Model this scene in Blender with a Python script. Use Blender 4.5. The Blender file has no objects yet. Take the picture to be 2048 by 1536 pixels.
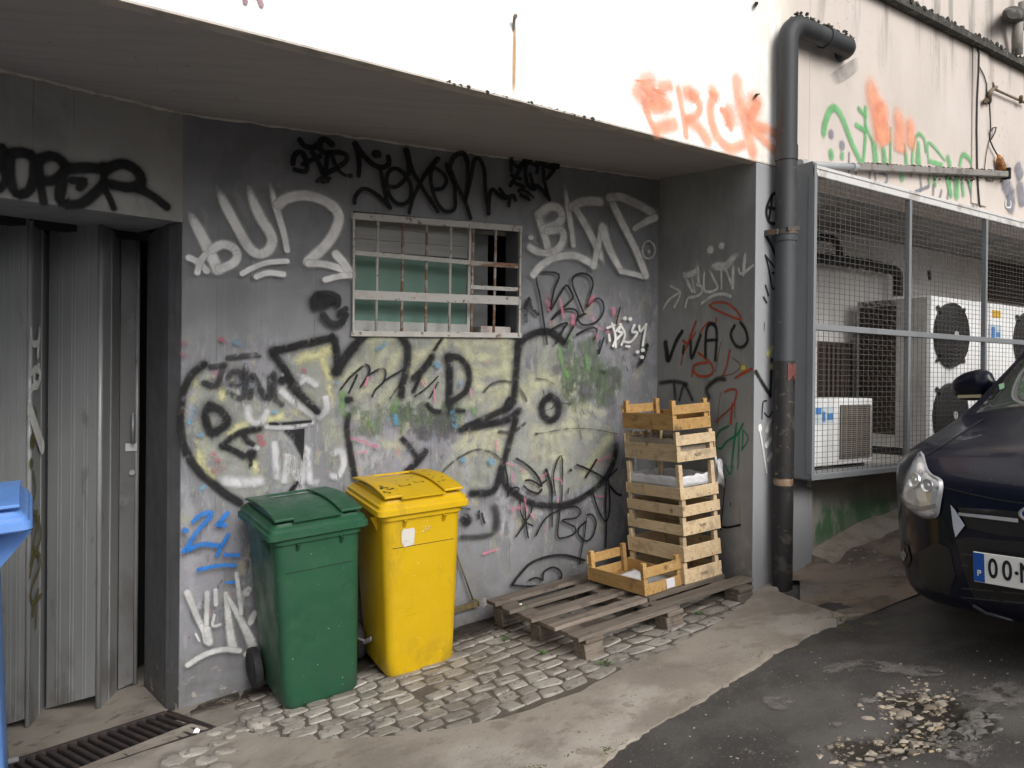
import bpy, bmesh, math, random
from mathutils import Vector, Matrix, noise, geometry
from mathutils.bvhtree import BVHTree
random.seed(7)
S = bpy.context.scene
COL = S.collection
# ------------------------------------------------------------------ survey of the photograph (pinhole, 28 mm equivalent)
F_, CX, CY, HOR, ROLL, EYE = 1600.0, 1024.0, 768.0, 762.0, math.atan(.009), 1.69
PIT = math.atan((CY-HOR)/F_)
_c, _s = math.cos(ROLL), math.sin(ROLL)
_F = Vector((0, math.cos(PIT), -math.sin(PIT)))
_D0 = Vector((0, -math.sin(PIT), -math.cos(PIT)))
_R0 = Vector((1, 0, 0))
_R = _c*_R0 - _s*_D0
_D = _s*_R0 + _c*_D0
CAM = Vector((0, 0, EYE))
def ray(x, y): return _F + (x-CX)/F_*_R + (y-CY)/F_*_D
def hit(x, y, pl):
    d = ray(x, y); t = (pl[0]-CAM).dot(pl[1])/d.dot(pl[1]); return CAM+d*t
def atY(x, y, Y):
    d = ray(x, y); return CAM+d*(Y/d.y)
class Frame:
    """upright wall frame: local x along the wall, y into it, z up"""
    def __init__(s, o, yaw):
        s.o = Vector((o[0], o[1], 0)); s.yaw = math.radians(yaw)
        s.T = Vector((math.cos(s.yaw), math.sin(s.yaw), 0)); s.N = Vector((math.sin(s.yaw), -math.cos(s.yaw), 0))
    def pl(s, out=0.0): return (s.o+s.N*out, s.N)
    def px(s, x, y, out=0.0):
        p = hit(x, y, s.pl(out))-s.o
        return (p.dot(s.T), p.z)
    def loc(s, p):
        q = Vector(p)-s.o; return Vector((q.dot(s.T), -q.dot(s.N), q.z))
    def w(s, x, y, z): return s.o+s.T*x-s.N*y+Vector((0, 0, z))
    def off(s, out):
        p = s.o+s.N*out; return Frame(p, math.degrees(s.yaw))
_a = atY(365, 440, 4.0)
FW = Frame(_a, 23.3)                 # wall with the window
FG = Frame(_a, 41.5)                 # garage wall
_cc = hit(1316, 600, FW.pl())
FR = Frame(_cc, 23.3-90)             # return wall, perpendicular
_dd = hit(1508, 700, FR.pl())
FF = Frame(_dd, 34.8)                # street facade
SLX, SLY, SL0 = .186, -.0137, .381   # the street climbs to the right
def gz(x, y): return SL0+SLX*x+SLY*y
GPL = (Vector((0, 0, SL0)), Vector((-SLX, -SLY, 1)).normalized())
def hg(x, y, dz=0.0): return hit(x, y, (GPL[0]+Vector((0, 0, dz)), GPL[1]))

# ------------------------------------------------------------------ object helpers
def tag(o, label=None, cat=None, group=None, kind=None):
    if label: o['label'] = label
    if cat: o['category'] = cat
    if group: o['group'] = group
    if kind: o['kind'] = kind
    return o
def empty(name, loc=(0, 0, 0), M=None, label=None, cat=None, group=None):
    o = bpy.data.objects.new(name, None); COL.objects.link(o)
    o.empty_display_size = .1
    if M is not None: o.matrix_world = M
    else: o.location = loc
    return tag(o, label, cat, group)
def copy_tree(o, parent=None):
    c = o.copy(); COL.objects.link(c)
    if parent: c.parent = parent
    for ch in [k for k in COL.objects if k.parent == o]: copy_tree(ch, c)
    return c
class MB:
    def __init__(s): s.v = []; s.f = []; s.uv = {}; s.mi = {}
    def add(s, vs, fs, mi=0):
        b = len(s.v); s.v += [Vector(p) for p in vs]
        for f in fs:
            if mi: s.mi[len(s.f)] = mi
            s.f.append([b+i for i in f])
        return b
    def box(s, a, b, M=None, mi=0):
        x0, y0, z0 = a; x1, y1, z1 = b
        vs = [(x0,y0,z0),(x1,y0,z0),(x1,y1,z0),(x0,y1,z0),(x0,y0,z1),(x1,y0,z1),(x1,y1,z1),(x0,y1,z1)]
        if M is not None: vs = [M @ Vector(p) for p in vs]
        s.add(vs, [(0,3,2,1),(4,5,6,7),(0,1,5,4),(1,2,6,5),(2,3,7,6),(3,0,4,7)], mi)
    def bar(s, a, b, w, h, up=(0, 0, 1), mi=0):
        a, b = Vector(a), Vector(b); d = (b-a).normalized(); u = Vector(up)
        x = d.cross(u)
        if x.length < 1e-4: x = d.cross(Vector((1, 0, 0)))
        x.normalize(); u = x.cross(d)
        vs = []
        for p in (a, b):
            for sx, su in ((-1,-1),(1,-1),(1,1),(-1,1)): vs.append(p+x*sx*w/2+u*su*h/2)
        s.add(vs, [(3,2,1,0),(4,5,6,7),(0,1,5,4),(1,2,6,5),(2,3,7,6),(3,0,4,7)], mi)
    def tube(s, path, r, n=10, caps=True, closed=False, mi=0):
        P = [Vector(p) for p in path]; m = len(P); rings = []; x = None
        for i in range(m):
            if closed: d = P[(i+1) % m]-P[i-1]
            else: d = P[min(i+1, m-1)]-P[max(i-1, 0)]
            d.normalize()
            if x is None:
                x = d.cross(Vector((0, 0, 1)))
                if x.length < 1e-3: x = d.cross(Vector((1, 0, 0)))
            else: x = x-d*x.dot(d)
            x.normalize(); y = d.cross(x)
            rr = r[i] if isinstance(r, (list, tuple)) else r
            rings.append([P[i]+(x*math.cos(t)+y*math.sin(t))*rr for t in [2*math.pi*k/n for k in range(n)]])
        s.loft(rings, caps and not closed, closed, mi)
    def loft(s, rings, caps=True, closed=False, mi=0):
        n = len(rings[0]); vs = [p for r in rings for p in r]; fs = []
        m = len(rings)
        for i in range(m if closed else m-1):
            j = (i+1) % m
            for k in range(n):
                k2 = (k+1) % n
                fs.append((i*n+k, i*n+k2, j*n+k2, j*n+k))
        if caps: fs += [tuple(range(n-1, -1, -1)), tuple((m-1)*n+k for k in range(n))]
        s.add(vs, fs, mi)
    def prism(s, poly, z0, z1, M=None, mi=0):
        n = len(poly); vs = [(p[0], p[1], z0) for p in poly]+[(p[0], p[1], z1) for p in poly]
        if M is not None: vs = [M @ Vector(p) for p in vs]
        fs = [tuple(range(n-1, -1, -1)), tuple(range(n, 2*n))]+[(i, (i+1) % n, n+(i+1) % n, n+i) for i in range(n)]
        s.add(vs, fs, mi)
    def quad(s, *p, mi=0): s.add(p, [tuple(range(len(p)))], mi)
    def build(s, name, mats, parent=None, loc=None, rz=None, M=None, smooth=False, bevel=0, bseg=1, subd=0, fixn=True):
        me = bpy.data.meshes.new(name); me.from_pydata([tuple(p) for p in s.v], [], s.f)
        if not isinstance(mats, (list, tuple)): mats = [mats]
        for m in mats: me.materials.append(m)
        if s.mi:
            for k, v in s.mi.items(): me.polygons[k].material_index = v
        if s.uv:
            ul = me.uv_layers.new(name='UVMap')
            for lp in me.loops: ul.data[lp.index].uv = s.uv.get(lp.vertex_index, (0, 0))
        if fixn:
            bm = bmesh.new(); bm.from_mesh(me); bmesh.ops.recalc_face_normals(bm, faces=bm.faces); bm.to_mesh(me); bm.free()
        me.update()
        o = bpy.data.objects.new(name, me); COL.objects.link(o)
        if parent: o.parent = parent
        if M is not None: o.matrix_local = M
        if loc is not None: o.location = loc
        if rz is not None: o.rotation_euler = (0, 0, rz)
        if smooth:
            for p in me.polygons: p.use_smooth = True
        if bevel:
            b = o.modifiers.new('bevel', 'BEVEL'); b.width = bevel; b.segments = bseg; b.limit_method = 'ANGLE'; b.angle_limit = math.radians(40)
            b.harden_normals = False
        if subd:
            q = o.modifiers.new('subd', 'SUBSURF'); q.levels = subd; q.render_levels = subd
        return o
def autosmooth(o, deg=40):
    me = o.data; bm = bmesh.new(); bm.from_mesh(me)
    for e in bm.edges:
        e.smooth = not (len(e.link_faces) == 2 and e.calc_face_angle(0) > math.radians(deg))
    for f in bm.faces: f.smooth = True
    bm.to_mesh(me); bm.free(); return o
def frameM(F, x=0, y=0, z=0):
    return Matrix.Translation(F.w(x, y, z)) @ Matrix.Rotation(F.yaw, 4, 'Z')

# ------------------------------------------------------------------ materials
class NT:
    def __init__(s, name):
        s.m = bpy.data.materials.new(name); s.m.use_nodes = True; s.t = s.m.node_tree; s.t.nodes.clear()
    def n(s, t, **kw):
        o = s.t.nodes.new('ShaderNode'+t)
        for k, v in kw.items(): setattr(o, k, v)
        return o
    def set(s, sock, v):
        if isinstance(v, bpy.types.NodeSocket): s.t.links.new(v, sock)
        elif v is not None:
            if sock.type == 'RGBA' and len(v) == 3: v = (*v, 1)
            sock.default_value = v
    def math(s, op, a, b=None, c=None, clamp=False):
        o = s.n('Math', operation=op, use_clamp=clamp)
        for i, v in enumerate((a, b, c)):
            if v is not None: s.set(o.inputs[i], v)
        return o.outputs[0]
    def mr(s, v, a, b, c=0., d=1., smooth=True):
        o = s.n('MapRange', interpolation_type='SMOOTHSTEP' if smooth else 'LINEAR')
        for i, q in enumerate((v, a, b, c, d)): s.set(o.inputs[i], q)
        return o.outputs[0]
    def mix(s, f, a, b, blend='MIX'):
        o = s.n('Mix', data_type='RGBA', blend_type=blend)
        s.set(o.inputs[0], f); s.set(o.inputs[6], a); s.set(o.inputs[7], b); return o.outputs[2]
    def co(s, scale=(1, 1, 1), off=None, kind='Object'):
        if not hasattr(s, '_tc'): s._tc = s.n('TexCoord'); s._oi = None
        v = s._tc.outputs[kind]
        m = s.n('Mapping'); s.t.links.new(v, m.inputs[0]); m.inputs[3].default_value = scale
        if off is not None: s.set(m.inputs[1], off)
        return m.outputs[0]
    def rnd(s):
        if not getattr(s, '_oi', None): s._oi = s.n('ObjectInfo')
        return s._oi.outputs['Random']
    def noise(s, vec, scale, detail=5., rough=.6, dist=0.):
        o = s.n('TexNoise'); s.set(o.inputs['Vector'], vec)
        o.inputs['Scale'].default_value = scale; o.inputs['Detail'].default_value = detail; o.inputs['Roughness'].default_value = rough; o.inputs['Distortion'].default_value = dist
        return o.outputs[0]
    def vor(s, vec, scale, feature='F1', out='Distance', rnd=1.):
        o = s.n('TexVoronoi', feature=feature); s.set(o.inputs['Vector'], vec); o.inputs['Scale'].default_value = scale; o.inputs['Randomness'].default_value = rnd
        return o.outputs[out]
    def wave(s, vec, scale, dist=0., axis='X', det=2.):
        o = s.n('TexWave', bands_direction=axis); s.set(o.inputs[0], vec)
        o.inputs['Scale'].default_value = scale; o.inputs['Distortion'].default_value = dist; o.inputs['Detail'].default_value = det
        return o.outputs['Fac']
    def sep(s, vec):
        o = s.n('SeparateXYZ'); s.set(o.inputs[0], vec); return o.outputs
    def out(s, col, rough=.7, bump=None, bstr=.3, bdist=.01, metal=0., spec=.5, coat=0., alpha=None, trans=None, ior=None, emis=None):
        p = s.n('BsdfPrincipled'); s.set(p.inputs['Base Color'], col); s.set(p.inputs['Roughness'], rough); s.set(p.inputs['Metallic'], metal)
        s.set(p.inputs['Specular IOR Level'], spec)
        if coat: s.set(p.inputs['Coat Weight'], coat); p.inputs['Coat Roughness'].default_value = .04
        if trans is not None: s.set(p.inputs['Transmission Weight'], trans)
        if ior: p.inputs['IOR'].default_value = ior
        if bump is not None:
            b = s.n('Bump'); b.inputs['Strength'].default_value = bstr; b.inputs['Distance'].default_value = bdist
            s.set(b.inputs['Height'], bump); s.t.links.new(b.outputs[0], p.inputs['Normal'])
        sh = p.outputs[0]
        if alpha is not None:
            t = s.n('BsdfTransparent'); mx = s.n('MixShader'); s.set(mx.inputs[0], alpha)
            s.t.links.new(t.outputs[0], mx.inputs[1]); s.t.links.new(sh, mx.inputs[2]); sh = mx.outputs[0]
        o = s.n('OutputMaterial'); s.t.links.new(sh, o.inputs[0]); return s.m

def m_basic(name, base, rough=.6, layers=(), bump=.0, bscale=30., bdist=.004, metal=0., spec=.5, rand=0., coat=0., rvar=0., stretch=(1, 1, 1)):
    """layers: (scale, lo, hi, colour, amount, stretch[, (z0,z1,z2,z3)])"""
    t = NT(name); col = base
    off = None
    if rand:
        cx = t.n('CombineXYZ'); r = t.math('MULTIPLY', t.rnd(), 37.)
        for i in range(3): t.set(cx.inputs[i], r)
        off = cx.outputs[0]
    first = True
    rg = rough
    for L in layers:
        sc, lo, hi, c, amt, st = L[:6]
        nz = t.noise(t.co(st, off), sc, 6., .62)
        mk = t.mr(nz, lo, hi)
        if len(L) > 6 and L[6]:
            z = t.sep(t.co())[2]; a, b, c2, d = L[6]
            mk = t.math('MULTIPLY', mk, t.mr(z, a, b))
            mk = t.math('MULTIPLY', mk, t.mr(z, c2, d, 1., 0.))
        mk = t.math('MULTIPLY', mk, amt)
        col = t.mix(mk, col, c)
    if rand:
        v = t.n('HueSaturation'); t.set(v.inputs['Color'], col); t.set(v.inputs['Value'], t.mr(t.rnd(), 0., 1., 1-rand, 1+rand, False)); col = v.outputs[0]
    if rvar: rg = t.mr(t.noise(t.co((1, 1, 1), off), 9., 5.), .3, .7, rough-rvar, rough+rvar)
    bp = None
    if bump: bp = t.noise(t.co(stretch, off), bscale, 8., .65)
    return t.out(col, rg, bp, bump, bdist, metal, spec, coat)

def m_paint(name, color, soft=.35, wear=.0, alpha=1., wscale=55., rough=.6, edge=.25, stretch=(1, 1, 1)):
    """sprayed or brushed paint on a wall: coverage falls off at the sides of the stroke and where it is worn"""
    t = NT(name); uv = t.n('UVMap'); sp = t.sep(uv.outputs[0])
    r = t.math('SQRT', t.math('ADD', t.math('MULTIPLY', sp[0], sp[0]), t.math('MULTIPLY', sp[1], sp[1])))
    nz = t.noise(t.co(stretch), wscale, 6., .7)
    fine = t.noise(t.co(), 420., 2., .6)
    r = t.math('ADD', r, t.math('MULTIPLY', t.math('SUBTRACT', nz, .5), edge))
    r = t.math('ADD', r, t.math('MULTIPLY', t.math('SUBTRACT', fine, .5), soft*.9))
    a = t.mr(r, 1.-soft, 1.02, 1., 0.)
    if wear > 0:
        n2 = t.noise(t.co(stretch), wscale*.45, 8., .72)
        a = t.math('MULTIPLY', a, t.mr(n2, wear-.07, wear+.06))
    a = t.math('MULTIPLY', a, t.mr(t.noise(t.co((1, 1, .7)), 11., 5., .6), .3, .58, .78, 1.))
    a = t.math('MULTIPLY', a, t.mr(t.noise(t.co((1, 1, 1)), 130., 3., .6), .67, .72, 1., .4))
    if alpha < 1: a = t.math('MULTIPLY', a, alpha)
    c = t.mix(t.mr(t.noise(t.co(), 14., 4.), .35, .7), color, tuple(min(1, q*1.35+.004) for q in color))
    return t.out(c, rough, None, alpha=a, spec=.12)
# ================================================================== BUILDING
def m_wall(name, base, z0, k, boards=.163, lively=1., seed=0., dark=1.):
    """painted, board-marked concrete; z0 + k*x is the height of the pavement along it"""
    t = NT(name); P = t.sep(t.co()); x, z = P[0], P[2]
    h = t.math('SUBTRACT', z, t.math('ADD', t.math('MULTIPLY', x, k), z0))
    o = t.co((1, 1, 1), (seed, seed*2, seed))
    col = t.mix(t.mr(t.noise(o, 1.7, 4.), .35, .7), base, tuple(c*.8 for c in base))
    col = t.mix(t.math('MULTIPLY', t.mr(t.noise(t.co((6, 6, .5), (seed, 0, 0)), 3., 6.), .45, .75), .35), col, tuple(c*1.3 for c in base))
    bx = t.math('DIVIDE', x, boards); fr = t.math('FRACT', bx); fl = t.math('FLOOR', bx)
    wn = t.n('TexWhiteNoise', noise_dimensions='1D'); t.set(wn.inputs['W'], fl)
    hv = t.n('HueSaturation'); t.set(hv.inputs['Color'], col); t.set(hv.inputs['Value'], t.mr(wn.outputs[0], 0., 1., .972, 1.03)); col = hv.outputs[0]
    ed = t.math('MINIMUM', fr, t.math('SUBTRACT', 1., fr))
    ln = t.math('MULTIPLY', t.mr(ed, .006, .03, 1., 0.), t.mr(t.noise(t.co((9, 9, 1.2), (seed, 0, 3)), 2., 5.), .48, .66))
    # worn middle band, where years of tags and buff coats lie over each other
    if lively:
        band = t.math('MULTIPLY', t.mr(h, .1, .55), t.mr(h, 1.6, 1.95, 1., 0.))
        st = t.co((1, 1, .45), (seed+4, 1, 2))
        for sc, lo, hi, c, a, ss in ((4., .47, .56, (.25, .248, .28), .65, .45), (7., .53, .61, (.33, .33, .355), .6, .5), (6., .52, .60, (.125, .125, .135), .7, .6), (11., .56, .62, (.33, .315, .2), .55, .5), (13., .60, .66, (.36, .15, .19), .5, .7), (15., .61, .66, (.14, .26, .38), .55, .7), (22., .58, .64, (.40, .40, .41), .6, .22), (30., .63, .67, (.30, .08, .10), .6, .9), (17., .61, .66, (.05, .05, .055), .6, .5), (9., .6, .66, (.17, .24, .14), .5, .6)):
            mk = t.mr(t.noise(t.co((1, 1, ss), (seed+sc, sc, -sc)), sc, 7., .68, .3), lo, hi)
            col = t.mix(t.math('MULTIPLY', t.math('MULTIPLY', mk, band), a*lively), col, c)
        # scraped vertical streaks
        sk = t.mr(t.noise(t.co((60, 60, 3.), (seed, 5, 5)), 1., 6., .7), .58, .68)
        col = t.mix(t.math('MULTIPLY', t.math('MULTIPLY', sk, band), .6), col, (.42, .42, .43))
    # big soft patches where the grey was repainted, and a little of everything spattered over it
    pa = t.mr(t.noise(t.co((1, 1, .8), (seed+2, 7, 1)), 1.3, 7., .6, .5), .47, .53)
    col = t.mix(t.math('MULTIPLY', pa, .35), col, tuple(c*1.28 for c in base))
    pb_ = t.mr(t.noise(t.co((1, 1, .7), (seed+5, 2, 8)), 2.3, 7., .66, .4), .54, .6)
    col = t.mix(t.math('MULTIPLY', pb_, .4), col, tuple(c*.68 for c in base))
    if lively:
        for sc, c, lo in ((55., (.40, .40, .40), .66), (75., (.33, .08, .10), .70), (64., (.10, .2, .3), .71), (48., (.42, .40, .22), .68), (95., (.03, .03, .03), .66)):
            mk = t.mr(t.noise(t.co((1, 1, .55), (sc, seed, 3)), sc, 3., .6), lo, lo+.03)
            col = t.mix(t.math('MULTIPLY', t.math('MULTIPLY', mk, t.mr(t.noise(t.co((1, 1, 1), (sc*2, 1, seed)), 4., 3.), .4, .6)), t.math('ADD', .25, t.math('MULTIPLY', band, .55))), col, c)
    # flecks and pits
    col = t.mix(t.mr(t.noise(o, 70., 3.), .69, .73), col, (.05, .045, .045))
    col = t.mix(t.math('MULTIPLY', t.mr(t.noise(o, 33., 3.), .70, .74), .7), col, (.14, .05, .045))
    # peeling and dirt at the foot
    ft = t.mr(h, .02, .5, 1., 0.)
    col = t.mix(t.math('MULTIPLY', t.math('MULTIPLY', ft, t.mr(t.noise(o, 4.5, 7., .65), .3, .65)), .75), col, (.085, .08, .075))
    pe = t.math('MULTIPLY', t.mr(h, .05, .3, 1., 0.), t.mr(t.noise(t.co((1, 1, 1.4), (seed+9, 3, 1)), 12., 7., .66), .58, .63))
    col = t.mix(t.math('MULTIPLY', pe, .8), col, (.34, .31, .27))
    col = t.mix(t.math('MULTIPLY', ln, .42), col, (.06, .06, .06))
    bp = t.math('ADD', t.math('MULTIPLY', t.noise(o, 45., 7., .7), .6), t.math('MULTIPLY', ln, -.9))
    bp = t.math('ADD', bp, t.math('MULTIPLY', t.noise(o, 8., 4.), .8))
    return t.out(col, t.mr(t.noise(o, 6., 4.), .3, .7, .45, .75), bp, .35, .006, spec=.4)
M_wallW = m_wall('grey painted concrete', (.186, .190, .202), .016, .178, lively=1.25)
M_wallG = m_wall('grey concrete over the garage', (.31, .31, .302), -9, 0, lively=0, seed=3.)
M_wallR = m_wall('grey concrete return', (.29, .293, .29), .35, .24, lively=.0, seed=11.)
M_pillar = m_basic('pale grey pillar paint', (.29, .295, .31), .6, [(2., .45, .65, (.27, .272, .28), .7, (1, 1, .6)), (5., .55, .7, (.40, .40, .41), .5, (1, 1, .4)), (3., .5, .68, (.21, .19, .165), .8, (1, 1, .5), (-1., -.5, .62, 1.0)), (40., .66, .71, (.08, .075, .07), .7, (1, 1, 1))], .25, 40.)
M_jamb = m_wall('dark grey jamb paint', (.10, .102, .108), .0, 0, boards=5., lively=0, seed=21.)
M_low = m_basic('damp plinth render', (.37, .355, .315), .85, [(3., .4, .7, (.22, .21, .19), .8, (1, 1, .5)), (4.2, .43, .56, (.05, .15, .055), .9, (1, 1, .45), (.66, .80, .90, 1.05)), (2.2, .5, .66, (.27, .26, .24), .6, (1, 1, .6)), (30., .62, .7, (.2, .19, .17), .5, (1, 1, 1))], .5, 40.)
M_soff = m_basic('soffit concrete', (.40, .375, .355), .85, [(2., .4, .7, (.33, .31, .295), .8, (1, 8, 1)), (1., .5, .7, (.43, .41, .39), .35, (.6, 20, 1)), (25., .66, .72, (.07, .06, .055), .7, (1, 1, 1))], .35, 30., stretch=(1, 6, 1))
M_edge = m_basic('worn edge', (.50, .46, .41), .8, [(14., .45, .65, (.34, .30, .265), .8, (1, 1, 1))], .4, 50.)
def m_facade():
    t = NT('white facade paint'); P = t.sep(t.co()); x, z = P[0], P[2]
    right = t.mr(x, .12, .34)
    col = t.mix(right, (.90, .895, .88), (.585, .52, .475))
    grime = t.mr(t.noise(t.co((1, 1, .5)), 1.6, 7.), .45, .7)
    col = t.mix(t.math('MULTIPLY', t.math('MULTIPLY', grime, right), .5), col, (.45, .40, .36))
    col = t.mix(t.math('MULTIPLY', t.math('MULTIPLY', t.mr(t.noise(t.co((1, 1, .7), (2, 2, 2)), 3., 6.), .48, .7), right), .5), col, (.60, .55, .53))
    cream = t.math('MULTIPLY', t.mr(t.math('ABSOLUTE', t.math('SUBTRACT', x, .12)), .05, .3, 1., 0.), t.mr(t.noise(t.co((4, 4, 1)), 3., 5.), .35, .6))
    col = t.mix(t.math('MULTIPLY', cream, .5), col, (.62, .55, .42))
    # soot below the ledge, running down in streaks
    st = t.math('MULTIPLY', t.mr(z, 3.35, 4.1), t.mr(t.noise(t.co((5, 5, .5), (5, 1, 0)), 1.4, 7.), .5, .66))
    col = t.mix(t.math('MULTIPLY', t.math('MULTIPLY', st, right), .8), col, (.25, .23, .21))
    sp = t.math('MULTIPLY', t.mr(t.noise(t.co((1, 1, .45)), 42., 4., .7), .60, .67), t.mr(t.noise(t.co((1, 1, .5), (8, 8, 8)), 2.4, 5.), .5, .66))
    col = t.mix(t.math('MULTIPLY', t.math('MULTIPLY', sp, t.mr(x, .0, .8, .25, 1.)), .8), col, (.12, .11, .10))
    ru = t.math('MULTIPLY', t.mr(z, 2.88, 3.02, 1., 0.), t.mr(t.noise(t.co((1, 1, 1)), 26., 5.), .55, .68))
    col = t.mix(t.math('MULTIPLY', ru, .5), col, (.46, .38, .29))
    bp = t.math('ADD', t.noise(t.co(), 22., 8., .7), t.math('MULTIPLY', t.noise(t.co(), 4., 3.), .8))
    return t.out(col, .75, bp, .14, .008, spec=.3)
M_fac = m_facade()
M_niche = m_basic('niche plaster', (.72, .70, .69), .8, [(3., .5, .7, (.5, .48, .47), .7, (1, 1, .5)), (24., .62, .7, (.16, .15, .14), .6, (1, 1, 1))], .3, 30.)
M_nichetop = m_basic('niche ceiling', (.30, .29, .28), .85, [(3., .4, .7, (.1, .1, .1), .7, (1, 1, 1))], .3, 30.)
M_ledge = m_basic('mossy ledge', (.05, .048, .044), .95, [(18., .5, .66, (.16, .15, .12), .7, (1, 1, 1))], .8, 60., .01)
M_crack = m_basic('dark', (.012, .012, .012), .9)
M_galv = m_basic('galvanised steel', (.36, .365, .375), .45, [(7., .5, .65, (.26, .26, .27), .7, (1, 1, 1)), (16., .62, .69, (.18, .09, .045), .7, (1, 1, 1))], .15, 60., metal=.5)
M_cagebar = m_basic('grey painted steel', (.205, .215, .225), .5, [(6., .45, .68, (.165, .17, .175), .6, (1, 1, .4)), (60., .62, .69, (.16, .15, .14), .6, (1, 1, 1)), (16., .68, .72, (.2, .09, .04), .6, (1, 1, 1))], .2, 70.)
M_cagetop = m_basic('pale cage rail', (.58, .57, .56), .6, [(9., .5, .64, (.34, .31, .28), .8, (1, 1, 1)), (26., .64, .7, (.10, .08, .06), .8, (1, 1, 1))], .3, 70.)
M_wire = m_basic('galvanised wire', (.115, .108, .10), .6, [(12., .5, .62, (.12, .075, .05), .6, (1, 1, 1))], metal=.2)

bld = empty('building', FW.w(0, 0, 0), label='graffiti covered building with grey recess, garage door, barred window and white upper wall', cat='building')
def onb(o):
    """hang a part that was built in world frame M under the building without moving it"""
    o.parent = bld; o.matrix_parent_inverse = Matrix.Translation(-bld.location); return o
def wallmesh(name, F, mb, mat, **kw):
    o = mb.build(name, mat, **kw); o.matrix_world = frameM(F); o.parent = bld; o.matrix_parent_inverse = Matrix.Translation(-bld.location); return o

# -- window wall, with the opening cut out
wx0, wz0 = FW.px(704, 671); wx1, wz1 = FW.px(1041, 453)
wz0 = 1.945; wz1 = 2.604
LW = (FR.o-FW.o).length
mb = MB()
xs = [0, wx0, wx1, LW+.3]; zs = [-.9, wz0, wz1, 3.3]
for i in range(3):
    for j in range(3):
        if i == 1 and j == 1: continue
        mb.quad((xs[i], 0, zs[j]), (xs[i+1], 0, zs[j]), (xs[i+1], 0, zs[j+1]), (xs[i], 0, zs[j+1]))
for q in (((wx0, 0, wz0), (wx1, 0, wz0), (wx1, .22, wz0), (wx0, .22, wz0)), ((wx0, 0, wz1), (wx0, .22, wz1), (wx1, .22, wz1), (wx1, 0, wz1)), ((wx0, 0, wz0), (wx0, .22, wz0), (wx0, .22, wz1), (wx0, 0, wz1)), ((wx1, 0, wz0), (wx1, 0, wz1), (wx1, .22, wz1), (wx1, .22, wz0))): mb.quad(*q)
wallW = wallmesh('wall', FW, mb, M_wallW, fixn=False); tag(wallW, 'grey board marked concrete wall around the barred window')

# -- garage wall: lintel over the folding door
mb = MB()
lz = 2.469
prof = [(0, lz), (.75, lz+.045), (.75, 3.3), (0, 3.3)]
vs = [(x, y, z) for x in (-4.2, 0) for y, z in prof]
mb.add(vs, [(0, 1, 2, 3), (7, 6, 5, 4), (0, 4, 5, 1), (1, 5, 6, 2), (2, 6, 7, 3), (3, 7, 4, 0)])
wallG = wallmesh('lintel_wall', FG, mb, M_wallG); tag(wallG, 'dark grey concrete wall above the garage door')
# -- right jamb of the door
A0 = FW.o; jp = [A0, Vector((-1.752, 4.072, 0)), Vector((-2.085, 4.56, 0)), Vector((-2.02, 4.9, 0)), A0+FW.T*.03-FW.N*.6, A0+FW.T*.02-FW.N*.02]
jl = [bld.matrix_world.inverted() @ (p) for p in jp]
mb = MB(); mb.prism([(p.x-bld.location.x, p.y-bld.location.y) for p in jp], -.9, lz+.03)
mb.build('door_jamb', M_jamb, bld, bevel=.006)
mb = MB(); fl = [FG.w(-3.2, 0, 0), FG.w(-3.2, .8, 0), FG.w(-4.2, .8, 0), FG.w(-4.2, 0, 0)]
mb.prism([(p.x-bld.location.x, p.y-bld.location.y) for p in fl], -1.2, lz+.01); mb.build('door_jamb', M_jamb, bld, bevel=.006)
# rough cement fillet along the top of the walls
def fillet(F, x0, x1, z0, z1, n, r):
    mb = MB(); pts = []; rr = []
    for i in range(n+1):
        q = i/n; pts.append((x0+(x1-x0)*q, -.002, z0+(z1-z0)*q+random.uniform(-.004, .004))); rr.append(r*random.uniform(.5, 1.25))
    mb.tube(pts, rr, 6); return mb
zt = lambda F, x, y: F.px(x, y)[1]
wallmesh('cement_fillet', FW, fillet(FW, .0, LW, 3.012, 2.99, 90, .011), M_edge, smooth=True)
wallmesh('cement_fillet', FG, fillet(FG, -2.5, 0, 3.05, 3.014, 90, .013), M_edge, smooth=True)
# -- return wall and pillar
LR = (FF.o-FR.o).length
def lp(F, *ps): return [tuple(F.loc(p)[:2]) for p in ps]
mb = MB(); mb.prism(lp(FR, FR.o, FF.o, FF.o+FF.T*.05-FF.N*.05, FR.w(0, .12, 0)), -.5, 3.2)
wallR = wallmesh('return_wall', FR, mb, M_wallR); tag(wallR, 'grey side wall of the recess behind the crates')
mb = MB(); mb.prism([FF.loc(FR.w(LR, .004, 0))[:2], (.485, .004), (.485, .35), FF.loc(FR.w(LR-.4, .03, 0))[:2]], -.4, 2.872)
pillar = wallmesh('pillar', FF, mb, M_pillar, bevel=.008, bseg=2); tag(pillar, 'pale grey pillar beside the black drainpipe')
# -- soffit: slopes a little down to the street
fb = [(FF.w(s, .028, 2.874)) for s in (-7.0, -4.5, -3.0, -1.5, -.6, .03)]
bk = [FG.w(-4.3, .02, 3.07), FG.w(-1.6, .02, 3.045), FG.w(0, .02, 3.015), FW.w(.9, .02, 3.01), FW.w(1.9, .02, 3.0), FR.w(-.02, -.0, 2.992)]
mb = MB(); vs = []
o3 = bld.location
vs = [p-o3 for p in fb]+[p-o3 for p in bk]+[p-o3+Vector((0, 0, .4)) for p in fb]+[p-o3+Vector((0, 0, .4)) for p in bk]
fs = []
for i in range(5):
    fs += [(i, i+1, 7+i), (i, 7+i, 6+i), (12+i, 18+i, 12+i+1), (18+i, 19+i, 13+i)]
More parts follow.
